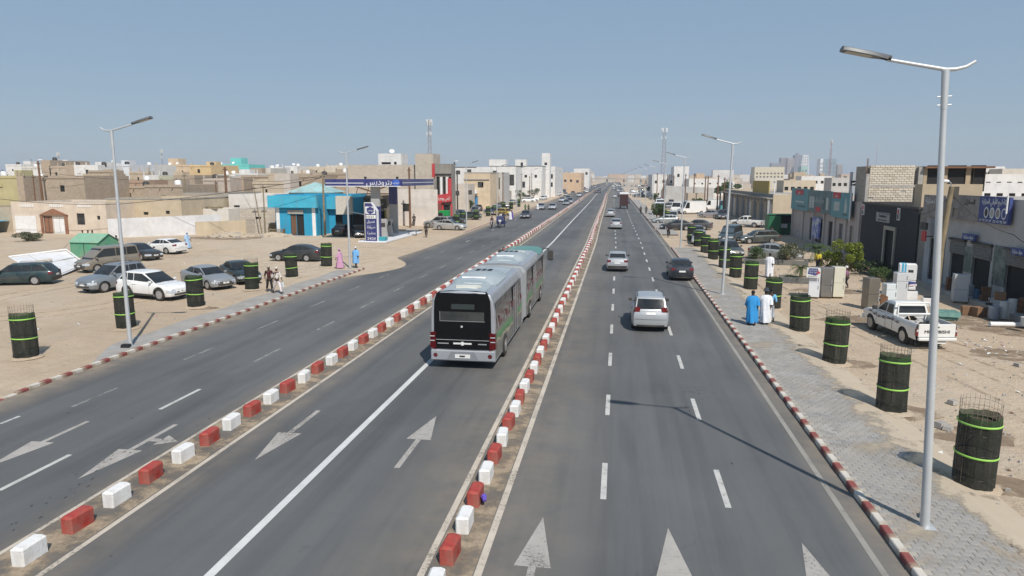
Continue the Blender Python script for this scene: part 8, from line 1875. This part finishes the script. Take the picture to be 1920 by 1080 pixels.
for x_, y_, s_, z_, lb in ((19.0, 40.6, .55, 0, 'brown carton left of the grey-blue tub'), (19.4, 40.2, .6, 0, 'bigger brown carton next to the grey-blue tub'), (20.4, 40.3, .5, .9, 'brown carton lying on the pale drums')):
    b = MB(); b.cbox(-s_ / 2, s_ / 2, -s_ * .4, s_ * .4, 0, s_ * .85, .01); tag(b.build('carton', mat('cardboard', (0.22, 0.125, 0.07), .85, var=.15), loc=(x_, y_, z_), rz=uni(-.4, .4)), lb, 'carton', 'cartons before the hardware shop')
b = MB(); b.tube([(0, 0, 0), (.2, .3, 1.6)], .02, 5); b.box((-.05, -.05, 0), (.3, .1, .1)); tag(b.build('broom', m_trim, loc=(20.9, 42.3, .3)), 'broom leaning on the shop wall', 'broom')

# ------------------------------------------------------------------ tent, banner, litter
m_tent = mat('tent_green', (0.09, 0.33, 0.20), .8, var=.12, scale=1.5, dust=.35); m_tentr = mat('tent_roof', (0.20, 0.42, 0.29), .8, var=.1, dust=.35)
t = thing('tent', 'green canvas ridge tent pitched behind the parked cars', 'tent', (-50.9, 58.0, 0), R(-4)); Lx, Ly, hw_, hr = 3.1, 2.5, 1.45, 2.15
b = MB(); b.add([(0, 0, 0), (Lx, 0, 0), (Lx, Ly, 0), (0, Ly, 0), (0, 0, hw_), (Lx, 0, hw_), (Lx, Ly, hw_), (0, Ly, hw_), (0, Ly / 2, hr), (Lx, Ly / 2, hr)], [(0, 1, 5, 4), (1, 2, 6, 9, 5), (2, 3, 7, 6), (3, 0, 4, 8, 7)]); b.build('wall', m_tent, t); b = MB(); b.add([(-.12, -.12, hw_ - .05), (Lx + .12, -.12, hw_ - .05), (Lx + .12, Ly / 2, hr + .02), (-.12, Ly / 2, hr + .02), (-.12, Ly + .12, hw_ - .05), (Lx + .12, Ly + .12, hw_ - .05)], [(0, 1, 2, 3), (3, 2, 5, 4)]); b.build('roof', m_tentr, t)
b = MB(); b.bb(Lx * .48, Lx * .5, -.02, -.003, 0, hw_ - .06); [b.tube([(sx * Lx, -.1, hw_ - .1), (sx * Lx + (.8 if sx else -.8), -1.0, 0)], .012, 4) for sx in (0, 1)]; b.build('seam', m_trim, t)
m_sheet = mat('banner_white', (0.70, 0.71, 0.73), .7, var=.06, scale=1.0, dust=.3)
t = thing('fallen_billboard', 'big white billboard frame collapsed on the sand behind the estate car', 'billboard', (0, 0, 0))
P0 = (*gp(20, 512), .1); P1 = (*gp(108, 523), .05); P2 = (*gp(158, 499), .15); P3 = (*gp(122, 484), .9)
A_ = Vector((*gp(17, 484, .9), .9)); B_ = Vector((*gp(124, 470, 1.3), 1.3)); C_ = Vector((*gp(160, 496, .25), .25)); D_ = Vector((*gp(88, 527, .05), .05))
b = MB(); n = 8; v = []
for i in range(n + 1):
    for j in range(n + 1): s_, q = i / n, j / n; p = (A_ * (1 - s_) + B_ * s_) * (1 - q) + (D_ * (1 - s_) + C_ * s_) * q; v.append((p.x, p.y, p.z + .1 * math.sin(3.1 * s_ + 2 * q) * math.sin(math.pi * q) + .06 * math.sin(9 * q + 4 * s_)))
b.add(v, [(i * (n + 1) + j, i * (n + 1) + j + 1, (i + 1) * (n + 1) + j + 1, (i + 1) * (n + 1) + j) for i in range(n) for j in range(n)]); b.build('sheet', m_sheet, t, smooth=70)
for k, (p, q) in enumerate(((A_, B_), (A_, D_), (B_, C_), (D_, C_), ((A_ + D_) / 2, (B_ + C_) / 2), ((A_ * 2 + B_) / 3, (D_ * 2 + C_) / 3))):
    MB().tube([tuple(p + Vector((0, 0, .12))), tuple(q + Vector((0, 0, .10)))], .07 if k == 0 else .05, 6).build('frame_bar', m_whitep, t)
MB().tube([(*gp(40, 498, .8), .8), (*gp(95, 487, .9), .9)], .16, 7).build('rolled_canvas', m_cloth, t, color=(0.62, 0.57, 0.50))
random.seed(41)
for i, (px, py, s_, lb) in enumerate(((1786, 756, .3, 'grey concrete block lying on the sand near the second guard'), (1906, 686, .22, 'small grey block at the far right sand'), (1768, 920, .25, 'broken paving lumps beside the nearest guard'), (1790, 922, .2, 'second broken lump beside the nearest guard'), (1808, 935, .3, 'flat stone in front of the nearest guard'), (1745, 985, .2, 'stone at the foot of the near lamp'), (1806, 972, .16, 'black rag on the sand by the pavement'), (1770, 802, .35, 'flat broken slab left of the nearest guard'), (236, 652, .3, 'dark round weight at the foot of the left lamp'))):
    x_, y_ = gp(px, py); b = MB()
    for _ in range(1 if i in (0, 1, 5, 8) else 3): b.box((uni(-.15, .15), uni(-.15, .15), 0), (s_ * uni(.7, 1.3), s_ * uni(.5, .9), s_ * uni(.25, .6)), rz=uni(0, 3), taper=.85)
    tag(b.build('stone', m_conc if i not in (6, 8) else m_black, loc=(x_, y_, .0 if px > 1750 or px < 1000 else .12)), lb, 'stone' if i not in (6, 8) else ('rag' if i == 6 else 'weight'))
b = MB()
for _ in range(1500):                              # gravel and crumbs over the sand
    if rnd() < .6: x_ = uni(8.2, 19); y_ = 12 + 50 * rnd() ** 1.5
    else: x_ = -uni(21.5, 50); y_ = uni(22, 70)
    s_ = uni(.015, .06) * (1.6 if rnd() < .1 else 1); b.box((x_, y_, -.02), (s_ * 1.5, s_, s_ * .7 + .02), rz=uni(0, 3), taper=.7)
b.build('gravel', m_conc, kind='stuff')['label'] = 'small stones scattered over the sand'
b = MB(); cols = [m_plate, mat('litter_pink', (0.40, 0.25, 0.25), .8), m_plate, m_conc, m_bwood]
for _ in range(120):
    x_, y_ = (uni(15.4, 17.6), uni(31, 34.5)) if rnd() < .35 else ((uni(8.3, 19), uni(13, 55)) if rnd() < .6 else (-uni(21, 45), uni(24, 60))); s_ = uni(.04, .12); a = uni(0, 3); q = Vector((x_, y_, .01)); d = Vector((math.cos(a), math.sin(a), uni(0, .4))) * s_; e = Vector((-math.sin(a), math.cos(a), uni(0, .4))) * s_ * .6
    b.quad(q - d, q + e, q + d, q - e + Vector((0, 0, .02)), m=random.randrange(5))
b.build('litter', cols, kind='stuff')['label'] = 'bits of litter and plastic blown over the sand'
m_disturb, nt, b_, pos = newmat('damp_sand', .95); nt.links.new(mixc(nt, noise(nt, pos, 3, 6), (0.20, 0.14, 0.09), (0.32, 0.235, 0.16)), b_.inputs['Base Color'])
tr_ = nd(nt, 'ShaderNodeBsdfTransparent'); ms_ = nd(nt, 'ShaderNodeMixShader'); nt.links.new(mapr(nt, noise(nt, pos, 1.3, 7, .7), .4, .6, .1, .95), ms_.inputs[0]); nt.links.new(b_.outputs[0], ms_.inputs[1]); nt.links.new(tr_.outputs[0], ms_.inputs[2]); nt.links.new(ms_.outputs[0], nt.nodes['Material Output'].inputs[0])
b = MB()
for cx, cy, rx, ry in ((9.4, 17.6, .9, .7), (9.3, 23.0, .9, .8), (9.4, 28.9, 1.0, .7), (10.3, 21.0, 1.1, .8), (16.5, 31.5, 1.6, 1.0), (12.5, 38, 1.8, 1.3), (14, 48, 2.2, 1.5), (-48, 80, 5, 2.5), (-23.6, 36.1, 1.0, .6), (19, 38, 2.0, 3)):
    b.quad(*[(cx + rx * uni(.8, 1.2) * math.cos(a * .4488), cy + ry * uni(.8, 1.2) * math.sin(a * .4488), -.012) for a in range(14)])
b.build('damp_sand', m_disturb, kind='structure')
# ------------------------------------------------------------------ people
def person(x, y, head, label, shirt=None, robe=None, legs=None, hat=None, skinc=None, height=1.74, stride=.3, group=None, arms=(.25, -.2), carry=None, scarf=None, z=0.0, sit=False, fingers=False, cap=None):
    """head: compass of the gaze, degrees from +x; clothes are loose layers over one continuous body"""
    t = thing('person', label, 'person', (x, y, z), R(head), group); k = height / 1.74
    s = stride; hip = .92; kn = .5
    P = [(0, 0, hip), (0, 0, 1.12), (0.01, 0, 1.34), (.01, 0, 1.46), (.015, 0, 1.56), (.02, 0, 1.66), (.02, 0, 1.72)]
    Rr = [(.14, .11), (.125, .095), (.15, .10), (.06, .06), (.072, .08), (.082, .095), (.05, .06)]
    E = [(0, 1), (1, 2), (2, 3), (3, 4), (4, 5), (5, 6)]
    def add(p, r, par): P.append(p); Rr.append((r, r) if not isinstance(r, tuple) else r); E.append((par, len(P) - 1)); return len(P) - 1
    legsP = []
    for sg, ph in ((1, 1), (-1, -1)):
        if sit: a = add((.06, sg * .1, hip - .04), .09, 0); b = add((.42, sg * .14, hip), .07, a); c = add((.44, sg * .14, hip - .38), .045, b); d = add((.56, sg * .14, hip - .42), .035, c)
        else: a = add((0.02 * ph, sg * .095, hip - .1), .085, 0); b = add((.5 * s * ph + .05, sg * .10, .49), .06, a); c = add((s * ph - (.06 if ph < 0 else 0), sg * .10, .09 + (.05 if ph < 0 else 0)), .038, b); d = add((s * ph + .13 - (.06 if ph < 0 else 0), sg * .115, .035), (.035, .028), c)
        legsP.append((a, b, c, d))
    armsP = []
    for sg, sw in ((1, arms[0]), (-1, arms[1])):
        a = add((0, sg * .17, 1.40), .055, 2); b = add((sw * .4 - .03, sg * .23, 1.14), .042, a); c = add((sw + .04, sg * .22, .90), .030, b); d = add((sw + .06, sg * .215, .83), (.035, .018), c)
        armsP.append((a, b, c, d))
    P = [(a * k, b * k, c * k) for a, b, c in P]
    body = skin('body', P, E, Rr, skinc or m_skin, t, 1)
    # fingers and thumb, joined to the hand
    fb = MB()
    for (a, b, c, d), sg in zip(armsP, (1, -1)):
        h = Vector(P[d])
        for j, ln in enumerate((.062, .072, .068, .052)): o_ = Vector(((j - 1.5) * .018, 0, -.02)); fb.tube([h + o_, h + o_ + Vector((.004, -sg * .006, -ln * .55)), h + o_ + Vector((.012, -sg * .018, -ln))], [.009, .008, .006], 5)
        fb.tube([h + Vector((.025, 0, .02)), h + Vector((.05, -sg * .012, -.01)), h + Vector((.052, -sg * .02, -.045))], [.011, .009, .007], 5)
    # face
    hc = Vector((.02 * k, 0, 1.645 * k)); fb.sphere(tuple(hc + Vector((.088, 0, .0))), .016, n=6, k=4); 
    for sg in (1, -1): fb.sphere(tuple(hc + Vector((.0, sg * .085, 0))), .022, n=6, k=4, sq=(.8, .5, 1.2))
    fb.build('hands_and_face', skinc or m_skin, body, smooth=60)
    eb = MB(); [eb.sphere(tuple(hc + Vector((.082, sg * .03, .015))), .008, n=5, k=4) for sg in (1, -1)]; eb.bb(hc.x + .080, hc.x + .087, -.022, .022, hc.z - .045, hc.z - .038); eb.build('eyes_and_mouth', m_hair, body)
    hb = MB(); hb.sphere((hc.x - .008, 0, hc.z + .035), .102, n=12, k=8, sq=(1.02, .88, .92)); hb.v = [(a, b, c) for a, b, c in hb.v]
    if cap: hb.build('cap', m_cloth, t, smooth=60, color=cap)
    else: hb.build('hair', m_hair, t, smooth=60)
    if hat:
        b = MB(); b.lathe([(.16, 1.70), (.15, 1.73), (.11, 1.74), (.105, 1.80), (.09, 1.845), (0, 1.855)], 14, (hc.x, 0, 0)); b.v = [(a, bb_, c * k) for a, bb_, c in b.v]; b.lathe([(.0, 1.70 * k), (.17, 1.70 * k), (.0, 1.715 * k)], 14, (hc.x, 0, 0)); b.build('hat', m_cloth, t, smooth=50, color=hat)
    if robe:
        rb, wid, ln = robe; b = MB(); rings = []; n = 26; random.seed(int(abs(x) * 100))
        for z_, rx, ry, dx in ((1.50, .07, .10, .01), (1.46, .10, .17, 0), (1.40, .13, .22, 0), (1.2, .16, .25 * wid, -.01), (.95, .19, .27 * wid, -.01), (.65, .22 + .1 * s, .28 * wid, 0), (.38, .24 + .22 * s, .28 * wid, .0), (ln, .25 + .3 * s, .27 * wid, .0)):
            fold = .0 if z_ > 1.38 else .018 + .02 * (1.38 - z_); rings.append([((dx + (rx + fold * math.sin(5 * a + z_ * 2)) * math.cos(a)) * k, (ry + fold * math.sin(7 * a + 1)) * math.sin(a) * k, z_ * k) for a in (2 * math.pi * j / n for j in range(n))])
        b.loft(rings, cap=False)
        for (a, bb_, c, d), sg in zip(armsP, (1, -1)):
            A_, B_, C_ = Vector(P[a]), Vector(P[bb_]), Vector(P[c]); b.tube([A_ + Vector((0, -sg * .05, .03)), A_ + Vector((0, sg * .03, -.03)), B_ + Vector((0, sg * .01, 0)), B_ * .45 + C_ * .55 + Vector((0, sg * .01, 0))], [.085, .10 * wid, .10 * wid, .11 * wid], 10, cap=False)
        b.build('robe', m_cloth, t, smooth=70, color=rb)
    if shirt:
        pts = [P[0], P[1], P[2], (P[3][0], 0, P[3][2] - .03 * k)]; ed = [(0, 1), (1, 2), (2, 3)]; rr = [(.165, .125), (.150, .118), (.168, .118), (.075, .07)]
        for (a, bb_, c, d), sg in zip(armsP, (1, -1)):
            i = len(pts); pts += [P[a], P[bb_], tuple(Vector(P[bb_]) * .6 + Vector(P[c]) * .4)]; ed += [(2, i), (i, i + 1), (i + 1, i + 2)]; rr += [(.073, .073), (.060, .060), (.055, .055)]
        skin('shirt', pts, ed, rr, m_cloth, t, 1, color=shirt)
    if legs:
        pts = [P[0]]; ed = []; rr = [(.150, .120)]
        for a, bb_, c, d in legsP:
            i = len(pts); pts += [P[a], P[bb_], tuple(Vector(P[c]) + Vector((0, 0, .05)))]; ed += [(0, i), (i, i + 1), (i + 1, i + 2)]; rr += [(.105, .105), (.080, .080), (.062, .062)]
        skin('trousers', pts, ed, rr, m_cloth, t, 1, color=legs)
    b = MB()
    for a, bb_, c, d in legsP:
        q = Vector(P[c]); b.sphere((q.x + .06, q.y, q.z - .045 if not sit else q.z - .02), .05, n=8, k=5, sq=(2.6, 1.0, .75))
    b.build('shoes', m_trim, t, smooth=60)
    if carry:
        q = Vector(P[armsP[0][3]]); b = MB(); b.cbox(q.x - .15, q.x + .15, q.y - .05, q.y + .05, q.z - .4, q.z - .08, .03); b.tube([(q.x - .08, q.y, q.z - .1), (q.x, q.y, q.z - .02), (q.x + .08, q.y, q.z - .1)], .008, 4); o = b.build('bag', m_cloth, None, (x, y, z), R(head), color=carry); tag(o, 'small bag hanging from the hand of the ' + label[:40].rsplit(' ', 1)[0], 'bag')
    if scarf:
        b = MB(); b.tube([(-.08, -.1, 1.44), (.06, -.06, 1.46), (.1, .05, 1.42), (.0, .14, 1.40), (-.1, .08, 1.42)], [.04, .05, .05, .05, .04], 7); b.v = [(a * k, bb_ * k, c * k) for a, bb_, c in b.v]; b.build('scarf', m_cloth, t, smooth=60, color=scarf)
    return t
BLUE = (0.03, 0.26, 0.58); LBLUE = (0.16, 0.42, 0.62); PWH = (0.72, 0.73, 0.76)
person(6.72, 35.4, 92, 'man in a wide bright blue robe walking away on the right pavement', robe=(BLUE, .98, .16), z=.11, stride=.22)
person(7.42, 35.75, 88, 'man in a long white robe and dark bucket hat between two men in blue', robe=(PWH, .95, .12), hat=(0.05, 0.06, 0.08), z=.11, stride=.16)
person(7.85, 36.6, 90, 'man in a light blue shirt walking right of the white robe', shirt=LBLUE, legs=(0.35, 0.38, 0.42), z=.06, stride=.22)
person(11.3, 53.95, 75, 'man in a white robe walking off between the tree guards and the palms', robe=(PWH, .95, .1), height=1.8)
person(-22.42, 41.85, -50, 'man in a dark red shirt and black trousers walking at the left kerb', shirt=(0.07, 0.012, 0.016), legs=(0.012, 0.012, 0.014), cap=(0.42, 0.34, 0.30), stride=.3)
person(-21.6, 41.3, -38, 'man in white shirt and trousers with a pale cap beside the man in dark red', shirt=(0.66, 0.62, 0.58), legs=(0.66, 0.60, 0.60), cap=(0.62, 0.55, 0.48), scarf=(0.42, 0.26, 0.20), carry=(0.6, 0.64, 0.66), stride=.36)
person(-22.65, 54.1, 190, 'woman wrapped in a pink robe and veil by the second left lamp', robe=((0.56, 0.30, 0.46), 1.1, .06), cap=(0.56, 0.30, 0.46), height=1.62)
person(-21.45, 54.6, 95, 'man in a blue and white robe right of the second left lamp', robe=((0.16, 0.38, 0.66), .9, .42), cap=(0.62, 0.68, 0.74), stride=.2)
person(-23.75, 84.3, -80, 'man in dark clothes walking on the sand right of the petrol station', shirt=(0.02, 0.018, 0.02), legs=(0.018, 0.018, 0.022), stride=.22)
person(at(776, 400, 104)[0], 104, 100, 'man in black standing beside the brown pole behind the canopy', shirt=(0.015, 0.015, 0.016), legs=(0.015, 0.015, 0.018), height=1.85, stride=.18)
person(6.25, 88.9, -100, 'person in a dark jacket walking at the broken right kerb', shirt=(0.03, 0.016, 0.03), legs=(0.014, 0.014, 0.016), carry=(0.02, 0.02, 0.02), stride=.2)
person(4.5, 144.2, 90, 'person with a dark bundle at the far right road edge, left of two', shirt=(0.03, 0.025, 0.03), legs=(0.02, 0.02, 0.02), stride=.2)
person(5.6, 144.5, 90, 'person in dark clothes at the far right road edge, right of two', shirt=(0.05, 0.04, 0.03), legs=(0.04, 0.03, 0.02), stride=.2)
person(*gp(220, 473), 60, 'woman in a deep blue robe behind the green tent', robe=((0.03, 0.02, 0.22), 1.0, .05), height=1.68)
person(*gp(352, 466), 20, 'person in a pale blue robe behind the white saloon', robe=((0.36, 0.52, 0.72), 1.2, .1), cap=(0.5, 0.6, 0.72))
for i, (px, c_) in enumerate(((157, (0.05, 0.05, 0.05)), (167, (0.5, 0.45, 0.45)), (175, (0.06, 0.05, 0.06)))):
    person(*gp(px, 459), uni(0, 360), f'person standing behind the ridge of the green tent, {("left", "middle", "right")[i]} one of three', shirt=c_, legs=(0.05, 0.05, 0.06), height=1.6, stride=.05, group='people behind the tent')
person(at(868, 400, 112)[0], 112, -60, 'person in a white robe and violet scarf beside the third left lamp', robe=(PWH, 1.0, .1), scarf=(0.2, 0.05, 0.25))
person(at(956, 400, 121)[0], 121.5, 180, 'person in a white robe crossing beside the left roadside', robe=(PWH, 1.05, .1)); person(at(960, 400, 123)[0], 123, 180, 'person in a violet robe next to the crossing white robe', robe=((0.12, 0.08, 0.3), 1.0, .1), height=1.65)
person(at(985, 390, 150)[0], 150, 90, 'person in green at the far left kerb', shirt=(0.05, 0.25, 0.1), legs=(0.1, 0.2, 0.1), stride=.2); person(at(991, 390, 149)[0], 149, 90, 'person in dark green beside the one in green at the far left kerb', shirt=(0.02, 0.06, 0.03), legs=(0.02, 0.03, 0.02), stride=.2)
person(at(1008, 390, 160)[0], 160, 0, 'person in white at the far left roadside', robe=(PWH, 1.1, .2), stride=.3)
person(at(1497, 430, 91.5)[0], 91.2, 200, 'person in a pale shirt in front of the green kiosk', shirt=(0.4, 0.42, 0.36), legs=(0.05, 0.05, 0.06), stride=.1)
person(at(1447, 440, 86)[0], 86, 100, 'person in black behind the grey parked saloon', shirt=(0.02, 0.02, 0.02), legs=(0.02, 0.02, 0.02), stride=.1)
person(16.0, 58.6, 60, 'person in a yellow vest behind the front three fridges', shirt=(0.62, 0.50, 0.04), legs=(0.03, 0.03, 0.04), stride=.1, height=1.6)
person(15.3, 49.2, 150, 'person with a white head cloth sitting between the fridges', shirt=(0.25, 0.12, 0.2), legs=(0.03, 0.03, 0.04), cap=(0.7, 0.7, 0.7), height=1.5, stride=.1)

# cargo tricycle with riders, coming along the left carriageway; seen with a motorcycle beside it
def moto(x, y, head, label, trike=False, cab=(0.02, 0.03, 0.12)):
    t = thing('cargo_tricycle' if trike else 'motorcycle', label, 'cargo tricycle' if trike else 'motorcycle', (x, y, 0), R(head))
    def wheel(wx, wy): 
        b = MB(); b.tube([(0, -.05, 0), (0, -.03, 0), (0, .03, 0), (0, .05, 0)], [.25, .29, .29, .25], 16); o = b.build('wheel', m_rubber, t, (wx, wy, .29), smooth=40); r_ = MB(); r_.cyl((0, -.055, 0), (0, .055, 0), .06, n=8); [r_.quad((.02 * math.sin(a), .0, .02 * math.cos(a)), (.24 * math.cos(a), .004, .24 * math.sin(a)), (.24 * math.cos(a + .12), .004, .24 * math.sin(a + .12))) for a in (k * .785 for k in range(8))]; r_.build('hub', m_rim, o)
    wheel(.72, 0)
    if trike: wheel(-1.0, .5); wheel(-1.0, -.5)
    else: wheel(-.6, 0)
    b = MB(); b.tube([(.72, 0, .29), (.5, 0, .9), (.44, 0, 1.05)], .035, 6); b.tube([(.45, -.35, 1.05), (.48, 0, 1.0), (.45, .35, 1.05)], .02, 6); b.build('fork', m_galv, t)
    b = MB(); b.cbox(-.35, .35, -.13, .13, .45, .8, .06); b.cbox(.0, .4, -.14, .14, .8, .98, .06); b.build('frame', m_paint, t, color=cab); b = MB(); b.cbox(-.6, .02, -.14, .14, .8, .9, .03); b.build('seat', m_trim, t); MB().cbox(.52, .62, -.09, .09, .82, 1.0, .03).build('headlight', m_head, t)
    if trike:
        b = MB(); b.bb(-1.9, -.55, -.62, .62, .5, .56); b.bb(-1.9, -.55, -.64, -.6, .56, .95); b.bb(-1.9, -.55, .6, .64, .56, .95); b.bb(-1.92, -1.88, -.64, .64, .5, .95); b.bb(-.57, -.53, -.64, .64, .56, .95); b.build('cargo_box', m_paint, t, color=cab)
        b = MB(); b.loft([[(.45, y_, .7), (.55, y_, 1.0), (.42, y_, 1.75), (.36, y_, 1.75), (.45, y_, 1.0), (.38, y_, .7)] for y_ in (-.55, .55)]); b.build('front_shield', m_paint, t, color=cab); MB().bb(.565, .575, -.2, .2, .95, 1.2).build('plate', m_plate, t)
    return t
moto(-17.4, 102.5, -88, 'dark blue cargo tricycle carrying people, coming on the left carriageway', True); moto(-18.6, 101.8, -85, 'motorcycle riding beside the cargo tricycle', False, (0.1, 0.01, 0.01))
person(-17.4, 102.7, -88, 'rider in pale blue steering the cargo tricycle', shirt=(0.35, 0.42, 0.55), legs=(0.03, 0.03, 0.05), sit=True, arms=(.4, .4), z=.02); person(-17.7, 103.9, -88, 'passenger in white standing in the cargo tricycle', shirt=(0.6, 0.62, 0.66), legs=(0.05, 0.06, 0.1), z=.56, stride=.05); person(-17.1, 104.0, -88, 'passenger in dark blue standing in the cargo tricycle', shirt=(0.04, 0.05, 0.1), legs=(0.03, 0.03, 0.04), z=.56, stride=.05)
person(-18.6, 102.0, -85, 'rider in dark red on the motorcycle beside the tricycle', shirt=(0.1, 0.03, 0.05), legs=(0.03, 0.03, 0.04), sit=True, arms=(.4, .4), z=.02)
# tall loaded lorry ahead on the right carriageway
t = thing('lorry', 'lorry with a high dark red load and white top, far ahead on the right', 'lorry', (1.25, 171.5, 0), R(90)); hl = 2.6
b = MB(); b.bb(-hl, 1.0, -1.0, 1.0, .75, .9); b.build('bed', m_trim, t); b = MB(); b.cbox(-hl, .9, -1.0, 1.0, .9, 3.55, .06); b.build('load', mat('red_load', (0.09, 0.03, 0.028), .8, var=.5, scale=4), t); b = MB(); b.loft([[(-hl - .05, y_, 3.5), (1.0, y_, 3.5), (1.0, y_, 3.9), (-hl - .05, y_, 3.75)] for y_ in (-1.05, 1.05)]); b.build('tarpaulin', m_whitep, t); b = MB(); b.cbox(1.1, 2.6, -.95, .95, .5, 2.4, .1); b.build('cab', m_paint, t, color=(0.3, 0.3, 0.3))
for k in range(4): MB().bb(-hl - .06, -hl - .003, -.8 + k * .45, -.6 + k * .45, 1.0, 3.3).build('load_stripe', m_black, t)
for xx in (-1.6, 1.9):
    for s in (-1, 1): b = MB(); b.cyl((0, -.15, 0), (0, .15, 0), .45, n=16); b.build('wheel', m_rubber, t, (xx, s * .85, .45), smooth=40)
for s in (-1, 1): MB().bb(-hl - .05, -hl - .002, s * .85 - .1, s * .85 + .1, .7, .85).build('tail_light', m_tail, t)

# ------------------------------------------------------------------ haze
hz = bpy.data.materials.new('haze'); hz.use_nodes = True; nt = hz.node_tree; nt.nodes.remove(nt.nodes['Principled BSDF'])
pv_ = nd(nt, 'ShaderNodeVolumePrincipled'); pv_.inputs['Color'].default_value = (0.80, 0.88, 1.0, 1); pv_.inputs['Density'].default_value = HAZE; pv_.inputs['Anisotropy'].default_value = 0.0
nt.links.new(pv_.outputs[0], nt.nodes['Material Output'].inputs['Volume'])
b = MB().bb(-5600, 5600, -120, 7300, -1.5, 75); b.build('haze', hz, kind='stuff')
